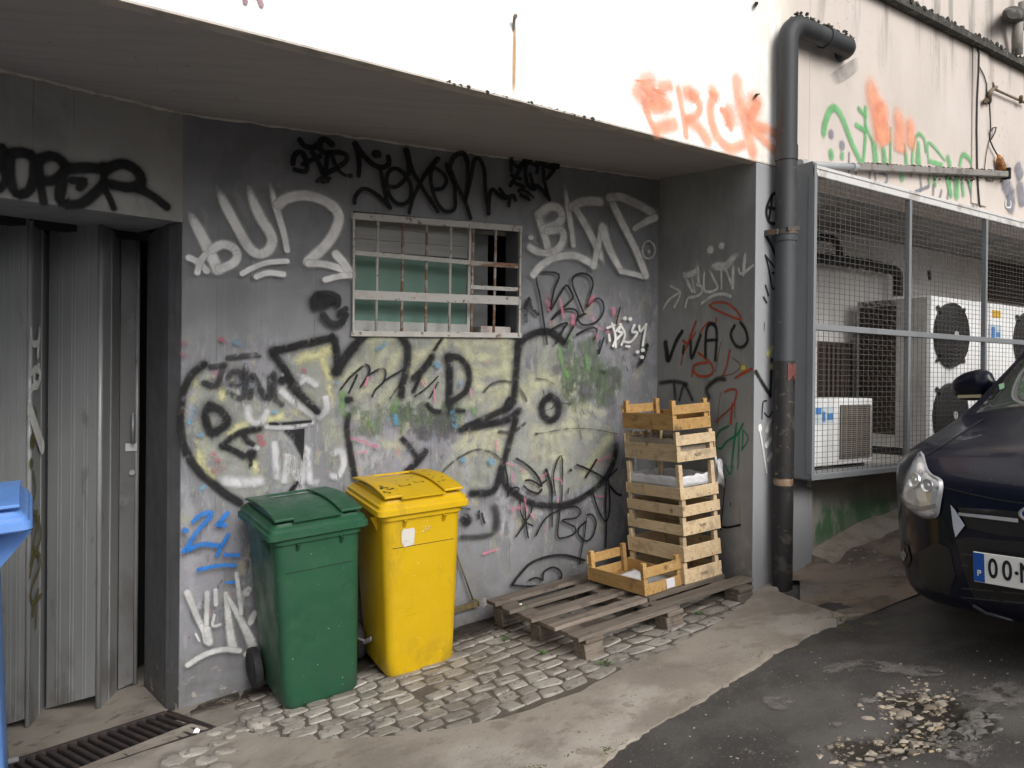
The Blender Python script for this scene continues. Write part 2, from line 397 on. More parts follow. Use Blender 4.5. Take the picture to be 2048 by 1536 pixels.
# close to the right over the return wall
vs += [FF.w(.03, .05, 2.84)-o3, FR.w(.0, .03, 2.985)-o3]
fs += [(5, 24, 25), (5, 25, 11)]
mb.add(vs, fs); soff = mb.build('soffit', M_soff, bld); soff.data.update()
tag(soff, 'dark underside of the overhanging upper storey')
# -- upper facade, in one sheet of masonry; its lower edge is left of the drainpipe the lip of the soffit
FT = 2.876
mb = MB(); mb.box((-8, 0, FT), (.46, .03, 8.5)); mb.box((.46, 0, 2.905), (11, .3, 8.5))
fac = wallmesh('upper_wall', FF, mb, M_fac, bevel=.004); tag(fac, 'white rendered upper wall, stained pink and grey to the right of the drainpipe')
mb = MB()
n = 120
pts = []; rr = []
for i in range(n+1):
    s = -5+i*(5.3)/n; pts.append((s, .009, FT+.0015+random.uniform(-.0015, .0015))); rr.append(.0075*random.uniform(.7, 1.25))
mb.tube(pts, rr, 6)
sx_ = [-5+i*.05 for i in range(107)]
mb.loft([[Vector((s, -.001, FT-.004)), Vector((s, .052+.004*math.sin(s*9)+random.uniform(-.002, .002), FT-.007)), Vector((s, .052, FT+.004)), Vector((s, 0, FT+.003))] for s in sx_])
wallmesh('drip_edge', FF, mb, M_edge, smooth=False)
mb = MB(); rq = random.Random(31); nz_ = lambda v: noise.noise(Vector((v, 3.3, 1.7)))
for i in range(150):
    s = rq.uniform(-1.9, .2)
    if nz_(s*2.3) < .12: continue
    r = rq.expovariate(1/.0026)+.001; r = min(r, .011)
    c = Vector((s, -.001, FT+rq.uniform(-.003, .006))); ph = rq.uniform(0, 6)
    mb.loft([[c+Vector((math.cos(a+ph)*r*q_*rq.uniform(.7, 1.6), zz*r*.7, math.sin(a+ph)*r*q_*rq.uniform(.6, 1.2))) for a in [k*1.2566 for k in range(5)]] for q_, zz in ((.9, .5), (1, -.1), (.4, -.6))])
wallmesh('edge_grime', FF, mb, M_ledge)
# -- ledge high on the right
lzv = (FF.px(1800, 0, .05)[1]+FF.px(2048, 130, .05)[1])/2
mb = MB(); mb.box((-1.0, -.06, lzv-.02), (11, 0, lzv+.025))
for i in range(520):
    s = random.uniform(.8, 4.6); r = random.uniform(.006, .022)
    c = Vector((s, -random.uniform(.005, .062), lzv+.026+random.uniform(-.004, .012)))
    ring = [[c+Vector((math.cos(a)*r*q, math.sin(a)*r*q*.6, zz*r)) for a in [k*1.2566+i for k in range(5)]] for q, zz in ((.7, -.7), (1, 0), (.5, .8))]
    mb.loft(ring)
wallmesh('ledge', FF, mb, M_ledge)
# pilaster strip on the right, and the brighter bay beyond it
ps0 = FF.px(1946, 250, .012)[0]; ps1 = FF.px(1976, 250, .012)[0]
mb = MB(); mb.box((ps0, -.012, 2.96), (ps1, 0, lzv-.02)); wallmesh('pilaster', FF, mb, M_fac, bevel=.004)
# -- lower wall under the cage
mb = MB(); mb.box((.485, .09, -.4), (11, .4, 1.10)); low = wallmesh('plinth_wall', FF, mb, M_low); tag(low, 'damp grey plinth with green smears under the cage')
mb = MB(); mb.box((.4855, .02, -.3), (.56, .089, 1.10)); wallmesh('pilaster', FF, mb, M_pillar, bevel=.004)
# -- niche for the air conditioners
NZ0, NZ1, ND = 1.14, 2.905, 1.07
mb = MB(); mb.box((.56, ND, 1.0), (7, ND+.1, 3.0)); mb.box((.46, .301, 1.0), (.56, ND+.1, 2.9)); mb.box((.486, .002, 2.0), (.545, .3, 2.9)); mb.box((7, 0.301, 1.0), (7.1, ND+.1, 3.0))
wallmesh('niche_wall', FF, mb, M_niche)
mb = MB(); mb.box((.485, -.02, 1.101), (7, ND-.002, NZ0)); wallmesh('niche_floor', FF, mb, M_low)
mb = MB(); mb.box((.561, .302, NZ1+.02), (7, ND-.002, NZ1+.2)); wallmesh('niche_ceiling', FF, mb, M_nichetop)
# a dark louvre far right in the niche
mb = MB()
lq0, lq1 = FF.px(1968, 600, -ND), FF.px(1968, 498, -ND)
for i in range(26): zz = lq0[1]+(lq1[1]-lq0[1])*i/25; mb.box((lq0[0], ND-.06, zz), (lq0[0]+2.2, ND-.02, zz+.012))
mb.box((lq0[0], ND-.018, lq0[1]), (lq0[0]+2.2, ND-.006, lq1[1]+.02))
wallmesh('louvre', FF, mb, m_basic('dark louvre', (.06, .05, .045), .7))
mb = MB()
lvx0, lvx1 = FF.px(1634, 720, -ND)[0], FF.px(1702, 720, -ND)[0]
lvn = int((lvx1-lvx0)/.06)
for i in range(lvn): mb.box((lvx0+.01+i*.06, ND-.05, 1.35), (lvx0+.042+i*.06, ND-.012, 2.0))
mb.box((lvx0, ND-.012, 1.32), (lvx1, ND-.004, 2.03))
wallmesh('louvre', FF, mb, m_basic('brown louvre', (.055, .042, .036), .7))

# -- window: sash, shutter, panes, dark room
M_alu = m_basic('white lacquered frame', (.42, .42, .40), .5, [(12., .5, .65, (.3, .29, .27), .6, (1, 1, 1))], .1, 60.)
M_green = m_basic('frosted green glass', (.115, .215, .175), .45, [(1.2, .45, .55, (.15, .26, .215), .7, (1, 1, 1.6)), (5., .55, .7, (.09, .17, .15), .35, (1, 1, 1))], spec=.25)
M_shut = m_basic('roller shutter', (.30, .30, .285), .6, [(1., .4, .6, (.25, .245, .235), .5, (1, 1, 40))], .2, 10.)
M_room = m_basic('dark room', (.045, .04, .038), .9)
M_roomw = m_basic('room reveal', (.24, .25, .26), .8, [(4., .45, .7, (.15, .15, .15), .6, (1, 1, 1))])
win = MB(); xr = FW.px(941, 540, -.1)[0]
win.box((wx0-.01, .221, wz0-.03), (wx1+.01, .25, wz0+.03)); win.box((wx0-.01, .221, wz1-.02), (wx1+.01, .25, wz1+.03))
win.box((xr-.02, .10, wz0+.002), (xr+.012, .135, wz1-.002)); win.box((wx0+.001, .10, wz0+.002), (xr-.021, .135, wz0+.075)); win.box((wx0+.001, .1, wz0+.076), (wx0+.02, .135, wz1-.18))
win = win.build('window', M_alu); win.matrix_world = frameM(FW); win.parent = bld; win.matrix_parent_inverse = Matrix.Translation(-bld.location)
tag(win, 'wide window, its right third open and dark')
mb = MB(); mb.box((wx0+.021, .112, wz0+.076), (xr-.021, .118, wz1-.16)); mb.build('pane', M_green, win)
mb = MB()
for i in range(3): mb.box((wx0+.002, .085, wz1-.2+i*.0667), (xr-.021, .097, wz1-.2+i*.0667+.0665))
mb.build('roller_shutter', M_shut, win, bevel=.003)
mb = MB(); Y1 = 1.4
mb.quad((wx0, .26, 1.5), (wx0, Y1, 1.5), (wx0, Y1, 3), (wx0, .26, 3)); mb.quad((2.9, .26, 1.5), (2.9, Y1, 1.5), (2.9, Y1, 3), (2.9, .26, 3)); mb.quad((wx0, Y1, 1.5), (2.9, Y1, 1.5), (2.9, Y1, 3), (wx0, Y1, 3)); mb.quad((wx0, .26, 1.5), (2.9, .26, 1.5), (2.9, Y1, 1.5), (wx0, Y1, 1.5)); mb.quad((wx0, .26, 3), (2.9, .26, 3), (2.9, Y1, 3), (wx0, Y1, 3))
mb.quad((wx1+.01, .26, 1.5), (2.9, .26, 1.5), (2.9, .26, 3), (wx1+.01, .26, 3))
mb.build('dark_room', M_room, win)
mb = MB(); mb.box((xr+.06, .255, wz0+.0), (xr+.17, .262, wz1)); mb.build('inner_frame', M_roomw, win)
# -- steel grille on the wall face
M_grille = m_basic('flaking white grille paint', (.42, .41, .385), .6, [(18., .52, .62, (.36, .34, .31), .7, (1, 1, 1)), (26., .6, .66, (.16, .08, .04), .9, (1, 1, 1)), (40., .64, .68, (.04, .03, .03), .9, (1, 1, 1))], .35, 80.)
M_rust = m_basic('rusty bar', (.36, .33, .29), .7, [(10., .42, .55, (.19, .09, .04), .9, (1, 1, 2)), (40., .6, .66, (.05, .03, .02), .9, (1, 1, 1))], .4, 90.)
gp = lambda x, y, o=.02: (lambda q: Vector((q[0], -o, q[1])))(FW.px(x, y, o))
g = MB()
g.bar(gp(702, 431), gp(1045, 458), .008, .036); g.bar(gp(702, 667), gp(1043, 671), .008, .03)
g.bar(gp(707, 430, .019), gp(706, 668, .019), .03, .012); g.bar(gp(1040, 456, .019), gp(1037, 672, .019), .032, .012)
g.bar(gp(706, 505, .026), gp(938, 525, .026), .006, .026); g.bar(gp(706, 589, .026), gp(1040, 602, .026), .006, .05)
g.bar(gp(939, 450, .014), gp(935, 590, .014), .034, .01)
gril = g.build('window_grille', M_grille, bevel=.002); gril.matrix_world = frameM(FW); gril.parent = bld; gril.matrix_parent_inverse = Matrix.Translation(-bld.location)
tag(gril, 'flaking white steel grille with rusty rods')
for i, (xa, ya, xb, yb, rusty) in enumerate(((756, 436, 752, 666, 0), (806, 440, 803, 667, 1), (854, 444, 851, 668, 1), (902, 447, 898, 668, 0), (947, 452, 942, 669, 1), (992, 456, 987, 670, 1))):
    mb = MB(); mb.tube([gp(xa, ya, .012), gp(xb, yb, .012)], .0085, 8); mb.build('rod', M_rust if rusty else M_grille, gril, smooth=True)
mb = MB(); mb.bar(gp(941, 526, .024), gp(1036, 532, .024), .006, .026); mb.build('cross_bar', M_rust, gril)
mb = MB(); mb.bar(gp(941, 574, .024), gp(1036, 579, .024), .006, .022); mb.build('cross_bar', M_grille, gril)

# -- folding garage door
M_door = m_basic('grey door steel', (.27, .278, .282), .45, [(1.2, .4, .7, (.225, .23, .235), .8, (2, 2, .5)), (.9, .52, .7, (.31, .315, .315), .35, (5, 5, .25)), (9., .6, .7, (.12, .11, .1), .5, (1, 1, .4)), (4., .45, .7, (.10, .085, .075), .75, (1, 1, .5), (-2., -1.9, .0, .35))], .12, 60., metal=.15)
M_doored = m_basic('door fold profile', (.30, .305, .31), .4, [(3., .45, .65, (.2, .2, .2), .7, (9, 9, .6)), (8., .6, .7, (.1, .05, .035), .7, (1, 1, .3))], metal=.2)
fold = [(-18, 1462), (55, 1457), (93, 1412), (196, 1420), (231, 1384), (270, 1372)]
gp3 = [hg(x, y) for x, y in fold]
# continue the zigzag to the left, beyond the frame
d0 = gp3[1]-gp3[0]
DT = 2.52
trk = MB(); q0 = FG.w(-3.6, .62, 0); q1 = gp3[-1]+Vector((.05, .03, 0))
trk.bar(Vector((q0.x, q0.y, 2.5))-o3, Vector((q1.x, q1.y, 2.5))-o3, .08, .05)
door = trk.build('folding_door', M_crack, bld); tag(door, 'grey steel accordion door, partly folded')
def panel(a, b, nrib, wide):
    mb = MB(); a = a-o3; b = b-o3; d = (b-a); L = d.length; d.normalize(); nrm = Vector((d.y, -d.x, 0))
    zb = min(a.z, b.z)+.012; zt_ = DT-.015
    p = a.copy(); q = b.copy(); p.z = q.z = 0
    mid = (zb+zt_)/2
    up = Vector((0, 0, 1))
    def slab(u0, u1, t0, t1, z0=None):
        pa, pb = p+d*u0, p+d*u1
        za = a.z+.012+(b.z-a.z)*u0/L; zbb = a.z+.012+(b.z-a.z)*u1/L
        vs = []
        for P, zz in ((pa, za), (pb, zbb)):
            for tt in (t0, t1): vs += [P+nrm*tt+up*zz, P+nrm*tt+up*zt_]
        mb.add(vs, [(0, 4, 5, 1), (2, 3, 7, 6), (0, 1, 3, 2), (4, 6, 7, 5), (1, 5, 7, 3), (0, 2, 6, 4)])
    slab(0.012, L-.012, -.015, .01)
    for i in range(nrib):
        u = L*(i+1)/(nrib+1)
        slab(u-.012, u-.004, .0101, .0145); slab(u+.004, u+.02, .0101, .013)
    o = mb.build('door_panel', M_door, door)
    return o
pans = []
segs = [(gp3[0], gp3[1]), (gp3[1], hg(92, 1409)), (hg(93, 1421), gp3[3]), (gp3[3], gp3[4]), (gp3[4], gp3[5])]
for i in range(5):
    pans.append(panel(segs[i][0], segs[i][1], (3, 1, 3, 1, 0)[i], 1))
pans[4].data.materials[0] = m_basic('dark door stile', (.12, .12, .122), .55, [(5., .45, .65, (.07, .065, .06), .8, (1, 1, .5)), (9., .6, .68, (.2, .2, .2), .5, (1, 1, .6))], .15, 50.)  # last leaf gets a darker, blotchy material than the other panels
for i, p in enumerate(gp3):
    mb = MB(); c = p-o3; r = (.013, .013, .010, .014, .010, .013)[i]
    mb.tube([c+Vector((0, 0, .012)), Vector((c.x, c.y, DT-.02))], r, 8); mb.build('fold_profile', M_doored, door, smooth=True)
# two more leaves towards the left of the frame
pp = gp3[0]
for k in range(9):
    nx = pp+(Vector((.06, -.43, 0)) if k % 2 == 0 else Vector((-.44, .20, 0))); nx.z = gz(nx.x, nx.y)
    panel(nx, pp, 1 if k % 2 == 0 else 3, 1); pp = nx
    mb = MB(); c = nx-o3; mb.tube([c+Vector((0, 0, .012)), Vector((c.x, c.y, DT-.02))], .013, 8); mb.build('fold_profile', M_doored, door, smooth=True)
# stile with handle on the last leaf
h0, h1 = gp3[4]-o3, gp3[5]-o3; dd = (h1-h0); dd.z = 0; dd.normalize(); nn = Vector((dd.y, -dd.x, 0))
hp = lambda u, z, t: h0+dd*u+nn*t+Vector((0, 0, z-h0.z-o3.z+0))
def door_z(y): return (EYE+(754-y)/1600*4.57)
hz1, hz0 = door_z(828), door_z(882)
mb = MB()
for zz in (hz0, hz1): mb.bar(hp(.075, zz, .012), hp(.075, zz, .055), .014, .012)
mb.tube([hp(.075, hz0-.012, .055), hp(.075, hz1+.012, .055)], .009, 8)
mb.build('handle', M_galv, door, smooth=True)
mb = MB(); zz = door_z(893); mb.box((-.03, 0, -.022), (.03, .006, .022), Matrix.Translation(hp(.07, zz, .02)) @ Matrix.Rotation(math.atan2(dd.y, dd.x), 4, 'Z')); mb.build('lock_plate', m_basic('worn bare metal', (.5, .5, .5), .45, metal=.6), door)
mb = MB(); zz = door_z(943); c = hp(.075, zz, .012); mb.tube([c, c+nn*.02], .016, 12); mb.build('lock_cylinder', M_galv, door)
mb = MB()  # black behind the door
mb.quad(FG.w(-4.6, 1.0, -1)-o3, FG.w(.7, 1.3, -1)-o3, FG.w(.7, 1.3, 2.9)-o3, FG.w(-4.6, 1.0, 2.9)-o3); mb.quad(FG.w(-4.6, .74, 2.56)-o3, FG.w(.7, .74, 2.56)-o3, FG.w(.7, 1.31, 2.56)-o3, FG.w(-4.6, 1.01, 2.56)-o3)
mb.build('garage_interior', M_crack, door)

# ================================================================== DRAINPIPE
M_pipe = m_basic('dark grey pipe', (.028, .030, .033), .6, [(5., .45, .65, (.045, .048, .052), .7, (1, 1, .4)), (40., .64, .7, (.16, .15, .14), .5, (1, 1, 1))], .08, 60.)
M_pipe2 = m_basic('blue grey pipe', (.048, .054, .061), .58, [(5., .45, .65, (.034, .038, .042), .7, (1, 1, .4)), (40., .64, .7, (.2, .19, .18), .5, (1, 1, 1))], .08, 60.)
M_burnt = m_basic('burnt black pipe', (.018, .017, .017), .55, [(14., .55, .64, (.07, .065, .06), .7, (1, 1, 1)), (30., .64, .69, (.22, .17, .1), .7, (1, 1, 1))], .6, 40.)
M_redpipe = m_basic('torn red inner pipe', (.15, .045, .04), .7, [(20., .5, .6, (.1, .03, .03), .8, (1, 1, 1))])
OUT = .075; ps = FF.px(1573, 330, OUT)[0]
zpx = lambda y: FF.px(1572, y, OUT)[1]
P = lambda s, z, o=OUT: FF.w(s, -o, z)
pb = P(ps, .6); pipe = empty('drainpipe', pb, label='black and grey drainpipe on the pillar, bent into the wall at its top', cat='drainpipe')
inv = Matrix.Translation(-pb)
def under(o, par): o.parent = par; o.location = (0, 0, 0); o.matrix_parent_inverse = Matrix.Translation(-par.location); return o
R0 = .0545
def seg(z0, z1, mat, r=R0, name='pipe_section', n=20):
    mb = MB(); mb.tube([P(ps, z0), P(ps, z1)], r, n); return under(autosmooth(mb.build(name, mat)), pipe)
zb0, zb1, zb2, zb3, zb4 = zpx(1184), zpx(965), zpx(722), zpx(470), zpx(303)
seg(zb0, zb1-.012, M_burnt, R0*.97); seg(zb1+.03, zb2, M_burnt, R0*1.0); seg(zb2, zb3, M_pipe2); seg(zb3, zb4, M_pipe); 
ze = zpx(108)
seg(zb4, ze, M_pipe)
# elbow and horizontal run
s2, z2 = FF.px(1640, 71, OUT); zh = z2+.0; rb = .11
path = []
for i in range(9):
    a = math.pi/2*i/8; path.append(P(ps+rb*(1-math.cos(a)), zh-rb+rb*math.sin(a)))
path = [P(ps, ze)]+path
se = FF.px(1700, 108, OUT)[0]
mb = MB(); mb.tube(path+[P(ps+rb+.03, zh)], R0, 20); under(autosmooth(mb.build('elbow', M_pipe), 60), pipe)
mb = MB(); mb.tube([P(ps+rb+.02, zh), P(se-.03, zh)], R0*.97, 20); under(autosmooth(mb.build('pipe_section', M_pipe), 60), pipe)
mb = MB(); mb.tube([P(se-.06, zh)]+[P(se-.05+.06*math.sin(a), zh, OUT-.075*(1-math.cos(a))) for a in [math.pi/2*i/6 for i in range(1, 7)]]+[P(se+.01, zh, -.05)], R0*.96, 20); under(autosmooth(mb.build('elbow', M_pipe), 60), pipe)
for s_, in ((FF.px(1655, 80, OUT)[0],),):
    mb = MB(); mb.tube([P(s_-.03, zh), P(s_+.012, zh)], R0*1.1, 20); under(autosmooth(mb.build('coupling', M_pipe), 30), pipe)
for z, h, m in ((zb4, .05, M_pipe), (zb3-.005, .03, M_pipe2)):
    mb = MB(); mb.tube([P(ps, z-h), P(ps, z+h*.6)], R0*1.08, 20); under(autosmooth(mb.build('coupling', m), 30), pipe)
zc = zpx(466); mb = MB(); mb.tube([P(ps, zc-.012), P(ps, zc+.012)], R0*1.14, 20); mb.bar(P(ps-.068, zc, OUT), P(ps-.075, zc, .0), .02, .03); mb.bar(P(ps-.05, zc+.01, OUT+.045), P(ps+.03, zc+.02, OUT+.06), .014, .02)
under(autosmooth(mb.build('clamp', m_basic('rusty dark clamp', (.06, .055, .05), .7, [(20., .5, .6, (.13, .075, .045), .8, (1, 1, 1))], .4, 60.)), 30), pipe)
# torn hole with red lining, stained joint
mb = MB(); zt2 = zpx(742)
for k in range(7):
    a0 = math.radians(-25+k*9); c = FF.w(ps, -OUT, zt2+random.uniform(-.03, .03)); d = FF.N*math.cos(a0)+FF.T*math.sin(a0)
    t_ = FF.T*math.cos(a0)-FF.N*math.sin(a0); w = .012; hgt = random.uniform(.02, .06)
    q = c+d*(R0+.003)
    mb.quad(q-t_*w-Vector((0, 0, hgt)), q+t_*w-Vector((0, 0, hgt*.7)), q+t_*w*1.2+Vector((0, 0, hgt*.8)), q-t_*w*.9+Vector((0, 0, hgt)))
under(mb.build('torn_lining', M_redpipe, fixn=False), pipe)
mb = MB(); mb.tube([P(ps, zb1-.014), P(ps, zb1+.012), P(ps, zb1+.031)], [R0*.9, R0*.93, R0*.88], 20); under(mb.build('joint_seal', m_basic('stained joint', (.17, .10, .06), .8, [(12., .45, .6, (.35, .26, .18), .7, (1, 1, 1))], .4, 40.)), pipe)
mb = MB(); mb.tube([P(ps, zb1-.03), P(ps, zb1-.012)], R0*1.03, 20); under(autosmooth(mb.build('pipe_section', M_burnt), 30), pipe)
# debris lying on the horizontal run
M_moss = m_basic('dry moss', (.045, .042, .032), .95, [(30., .5, .62, (.13, .105, .06), .8, (1, 1, 1))], .8, 80.)
mb = MB()
def lump(mb, c, r, k=5):
    ph = random.uniform(0, 6)
    mb.loft([[c+Vector((math.cos(a+ph)*r*q*random.uniform(.7, 1.3), math.sin(a+ph)*r*q*random.uniform(.7, 1.3), zz*r)) for a in [j*2*math.pi/k for j in range(k)]] for q, zz in ((.8, -.6), (1, 0), (.5, .6))])
for i in range(150):
    s_ = random.uniform(ps+.05, se+.02); lump(mb, P(s_, zh+R0*.96+random.uniform(0, .008), OUT+random.gauss(0, .018)), random.uniform(.004, .013))
tag(mb.build('dry_moss', M_moss), 'dry dark moss lying along the top of the drainpipe bend', 'moss', kind='stuff')

# ================================================================== THIN GREY PIPE AND SLOPING GUTTER BAR
M_con = m_basic('pale grey conduit', (.34, .355, .37), .4, [(9., .5, .65, (.25, .25, .26), .6, (1, 1, 1))], .1, 60.)
M_gut = m_basic('dirty grey gutter', (.23, .215, .20), .7, [(12., .48, .62, (.12, .10, .085), .8, (1, 1, 1))], .4, 60.)
q = lambda x, y, o=.03: (lambda t: FF.w(t[0], -o, t[1]))(FF.px(x, y, o))
c0 = q(1598, 328); con = empty('conduit', c0, label='thin pale grey conduit running down beside the drainpipe and along to the gutter', cat='conduit')
cs = FF.px(1598, 500, .03)[0]; zt3 = FF.px(1598, 335, .03)[1]
e1 = q(1606, 328); e2 = q(1710, 334)
mb = MB(); mb.tube([FF.w(cs, -.03, 1.16), FF.w(cs, -.03, zt3-.03), FF.w(cs, -.031, zt3-.008), e1+(e2-e1)*.02, e1+(e2-e1)*.08], .0115, 10); under(mb.build('pipe_run', M_con, smooth=True), con)
mb = MB(); mb.tube([e1+(e2-e1)*.05, e2], .0185, 12); under(mb.build('pipe_run', M_con, smooth=True), con)
mb = MB(); mb.tube([e1-(e2-e1)*.06, e1+(e2-e1)*.07], .026, 12); mb.tube([FF.w(cs, -.03, zt3-.06), FF.w(cs, -.03, zt3-.0)], .017, 12); mb.tube([e2-(e2-e1)*.06, e2+(e2-e1)*.03], .025, 12)
under(autosmooth(mb.build('elbow_fitting', M_con)), con)
g1 = q(2012, 349); gut = empty('gutter', e2, label='dirty sloping gutter bar with leaf litter above the wire cage', cat='gutter')
mb = MB(); mb.bar(e2, g1, .045, .042); under(mb.build('channel', M_gut, bevel=.004), gut)
dv = (g1-e2); mb = MB(); mb.box((-.012, -.03, -.035), (.012, .03, .045), Matrix.Translation(g1) @ Matrix.Rotation(FF.yaw, 4, 'Z')); under(mb.build('end_cap', M_crack), gut)
mb = MB()
for i in range(240):
    t_ = random.uniform(.04, .98); low_ = random.random() < .45 and t_ > .45
    lump(mb, e2+dv*t_+Vector((0, 0, -.026 if low_ else .022))+FF.N*random.uniform(-.02, .02)+Vector((0, 0, -random.uniform(0, .03) if low_ else 0)), random.uniform(.003, .010 if low_ else .013))
tag(mb.build('leaf_litter', M_moss), 'dry leaf litter along the sloping gutter bar', 'leaf litter', kind='stuff')

# ================================================================== CAGE
FC = FF.off(.13)
cq = lambda x, y: (lambda t: Vector((t[0], -.13, t[1])))(FF.px(x, y, .13))
cL0, cL1 = cq(1630, 348), cq(1620, 955)
CS0 = (cL0.x+cL1.x)/2; CZ0 = cL1.z+.01; CZ1 = 2.868
CS1 = CS0+4.6
cage = empty('cage', FF.w(CS0, -.13, CZ0), label='galvanised wire mesh cage in front of the air conditioners', cat='cage')
def incage(mb, name, mat, **kw):
    o = mb.build(name, mat, **kw); o.matrix_world = frameM(FF); o.parent = cage; o.matrix_parent_inverse = Matrix.Translation(-cage.location); return o
pz = [CS0+.012, cq(1820, 600).x, cq(1973, 600).x]
while pz[-1] < CS1-.5: pz.append(pz[-1]+(pz[2]-pz[1]))
mb = MB(); mb.box((CS0, -.13, CZ1-.045), (CS1, -.09, CZ1)); mb.box((CS0-.002, -.135, CZ1-.008), (CS1, .0, CZ1+.012)); incage(mb, 'top_rail', M_cagetop, bevel=.003)
mb = MB(); mb.box((CS0, -.132, CZ0-.03), (CS1, -.0, CZ0+.004)); incage(mb, 'bottom_rail', M_cagebar, bevel=.003)
mzr = (FF.px(1629, 654, .13)[1]+FF.px(2040, 684, .13)[1])/2
mb = MB(); mb.box((CS0+.02, -.134, mzr-.017), (CS1, -.118, mzr+.017)); incage(mb, 'middle_rail', M_cagebar, bevel=.002)
for i, s_ in enumerate(pz):
    mb = MB(); w = .014 if i else .02
    mb.box((s_-w, -.1325, CZ0+.004), (s_-.001, -.10, CZ1-.046)); mb.box((s_+.001, -.131, CZ0+.004), (s_+w, -.10, CZ1-.046)); incage(mb, 'post', M_cagebar, bevel=.002)
mb = MB(); mb.box((CS0-.006, -.128, CZ0-.02), (CS0-.0005, .12, CZ1+.03)); mb.box((CS0-.008, -.14, CZ0-.02), (CS0+.012, -.1345, CZ1+.02)); incage(mb, 'side_panel', M_cagebar)
mb = MB(); wy = -.112
x = CS0+.03
while x < CS1: mb.bar((x, wy, CZ0), (x, wy, CZ1-.04), .0021, .0021, (0, 1, 0)); x += .049
z = CZ0+.03; i = 0
while z < CZ1-.05: mb.bar((CS0+.01, wy-.0035, z+random.uniform(-.0015, .0015)), (CS1, wy-.0035, z+random.uniform(-.0015, .0015)), .0021, .0021); z += .0305
incage(mb, 'wire_mesh', M_wire, fixn=False)

# ================================================================== AIR CONDITIONERS
M_acw = m_basic('white enamelled casing', (.88, .89, .90), .45, [(4., .5, .68, (.66, .66, .65), .7, (1, 1, .5)), (30., .66, .7, (.2, .18, .15), .5, (1, 1, 1))], .05, 50.)
M_acg = m_basic('grey casing side', (.48, .475, .465), .5, [(4., .45, .68, (.24, .235, .23), .7, (1, 1, .4))], .05, 50.)
M_acgr = m_basic('beige grille', (.30, .27, .23), .6, [(9., .45, .65, (.19, .165, .14), .7, (1, 1, 1))])
M_dark = m_basic('black plastic', (.014, .014, .015), .5)
M_coil = m_basic('dusty coil', (.035, .03, .027), .8, [(40., .5, .6, (.07, .06, .05), .6, (1, 1, 1))])
M_blue = m_basic('blue label', (.06, .22, .50), .5); M_yel = m_basic('yellow label', (.65, .38, .03), .5); M_lab = m_basic('pale label', (.55, .62, .68), .5); M_red = m_basic('red print', (.4, .12, .13), .5)
def nic(o, par): o.matrix_world = frameM(FF) @ Matrix.Translation((0, 0, 0)); o.parent = par; o.matrix_parent_inverse = Matrix.Translation(-par.location); return o
# small split unit at the front of the niche
yF = .16; a = FF.px(1624, 800, -yF); b = FF.px(1744, 932, -yF)
x0, x1 = a[0]-.0, b[0]; z0, z1 = NZ0+.045, FF.px(1690, 797, -yF)[1]
ac = empty('air_conditioner', FF.w(x0, yF, NZ0), label='small white air conditioner with beige grille on the floor of the cage', cat='air conditioner')
mb = MB(); mb.box((x0, yF, z0), (x1, yF+.27, z1)); nic(mb.build('casing', M_acw, bevel=.008, bseg=2), ac)
for xx in (x0+.08, x1-.12):
    mb = MB(); mb.box((xx, yF+.01, NZ0+.001), (xx+.05, yF+.26, z0-.001)); nic(mb.build('foot', M_dark), ac)
gx0, gx1 = x0+(x1-x0)*.44, x1-.03
mb = MB(); mb.box((gx0, yF-.004, z0+.035), (gx1, yF-.001, z1-.04)); grb = nic(mb.build('grille', M_coil), ac)
mb = MB(); gz0 = z0+.04
while gz0 < z1-.045: mb.box((gx0, yF-.012, gz0), (gx1, yF-.0045, gz0+.005)); gz0 += .0125
for k in range(7): xx = gx0+(gx1-gx0)*k/6; mb.box((xx-.003, yF-.0145, z0+.036), (xx+.003, yF-.0121, z1-.041))
gr_ = mb.build('grille_bars', M_acgr); gr_.matrix_world = frameM(FF); gr_.parent = grb; gr_.matrix_parent_inverse = grb.matrix_world.inverted() if False else Matrix.Identity(4); gr_.matrix_basis = Matrix.Identity(4)
mb = MB(); mb.box((x0+.03, yF-.003, z1-.15), (x0+.22, yF-.001, z1-.05)); st = nic(mb.build('label_sticker', M_lab), ac)
mb = MB(); mb.box((x0+.035, yF-.005, z1-.095), (x0+.09, yF-.0035, z1-.055)); mb.box((x0+.10, yF-.005, z1-.14), (x0+.13, yF-.0035, z1-.08)); mb.box((x0+.15, yF-.005, z1-.13), (x0+.21, yF-.0035, z1-.09)); o = mb.build('sticker_print', M_blue); o.parent = st
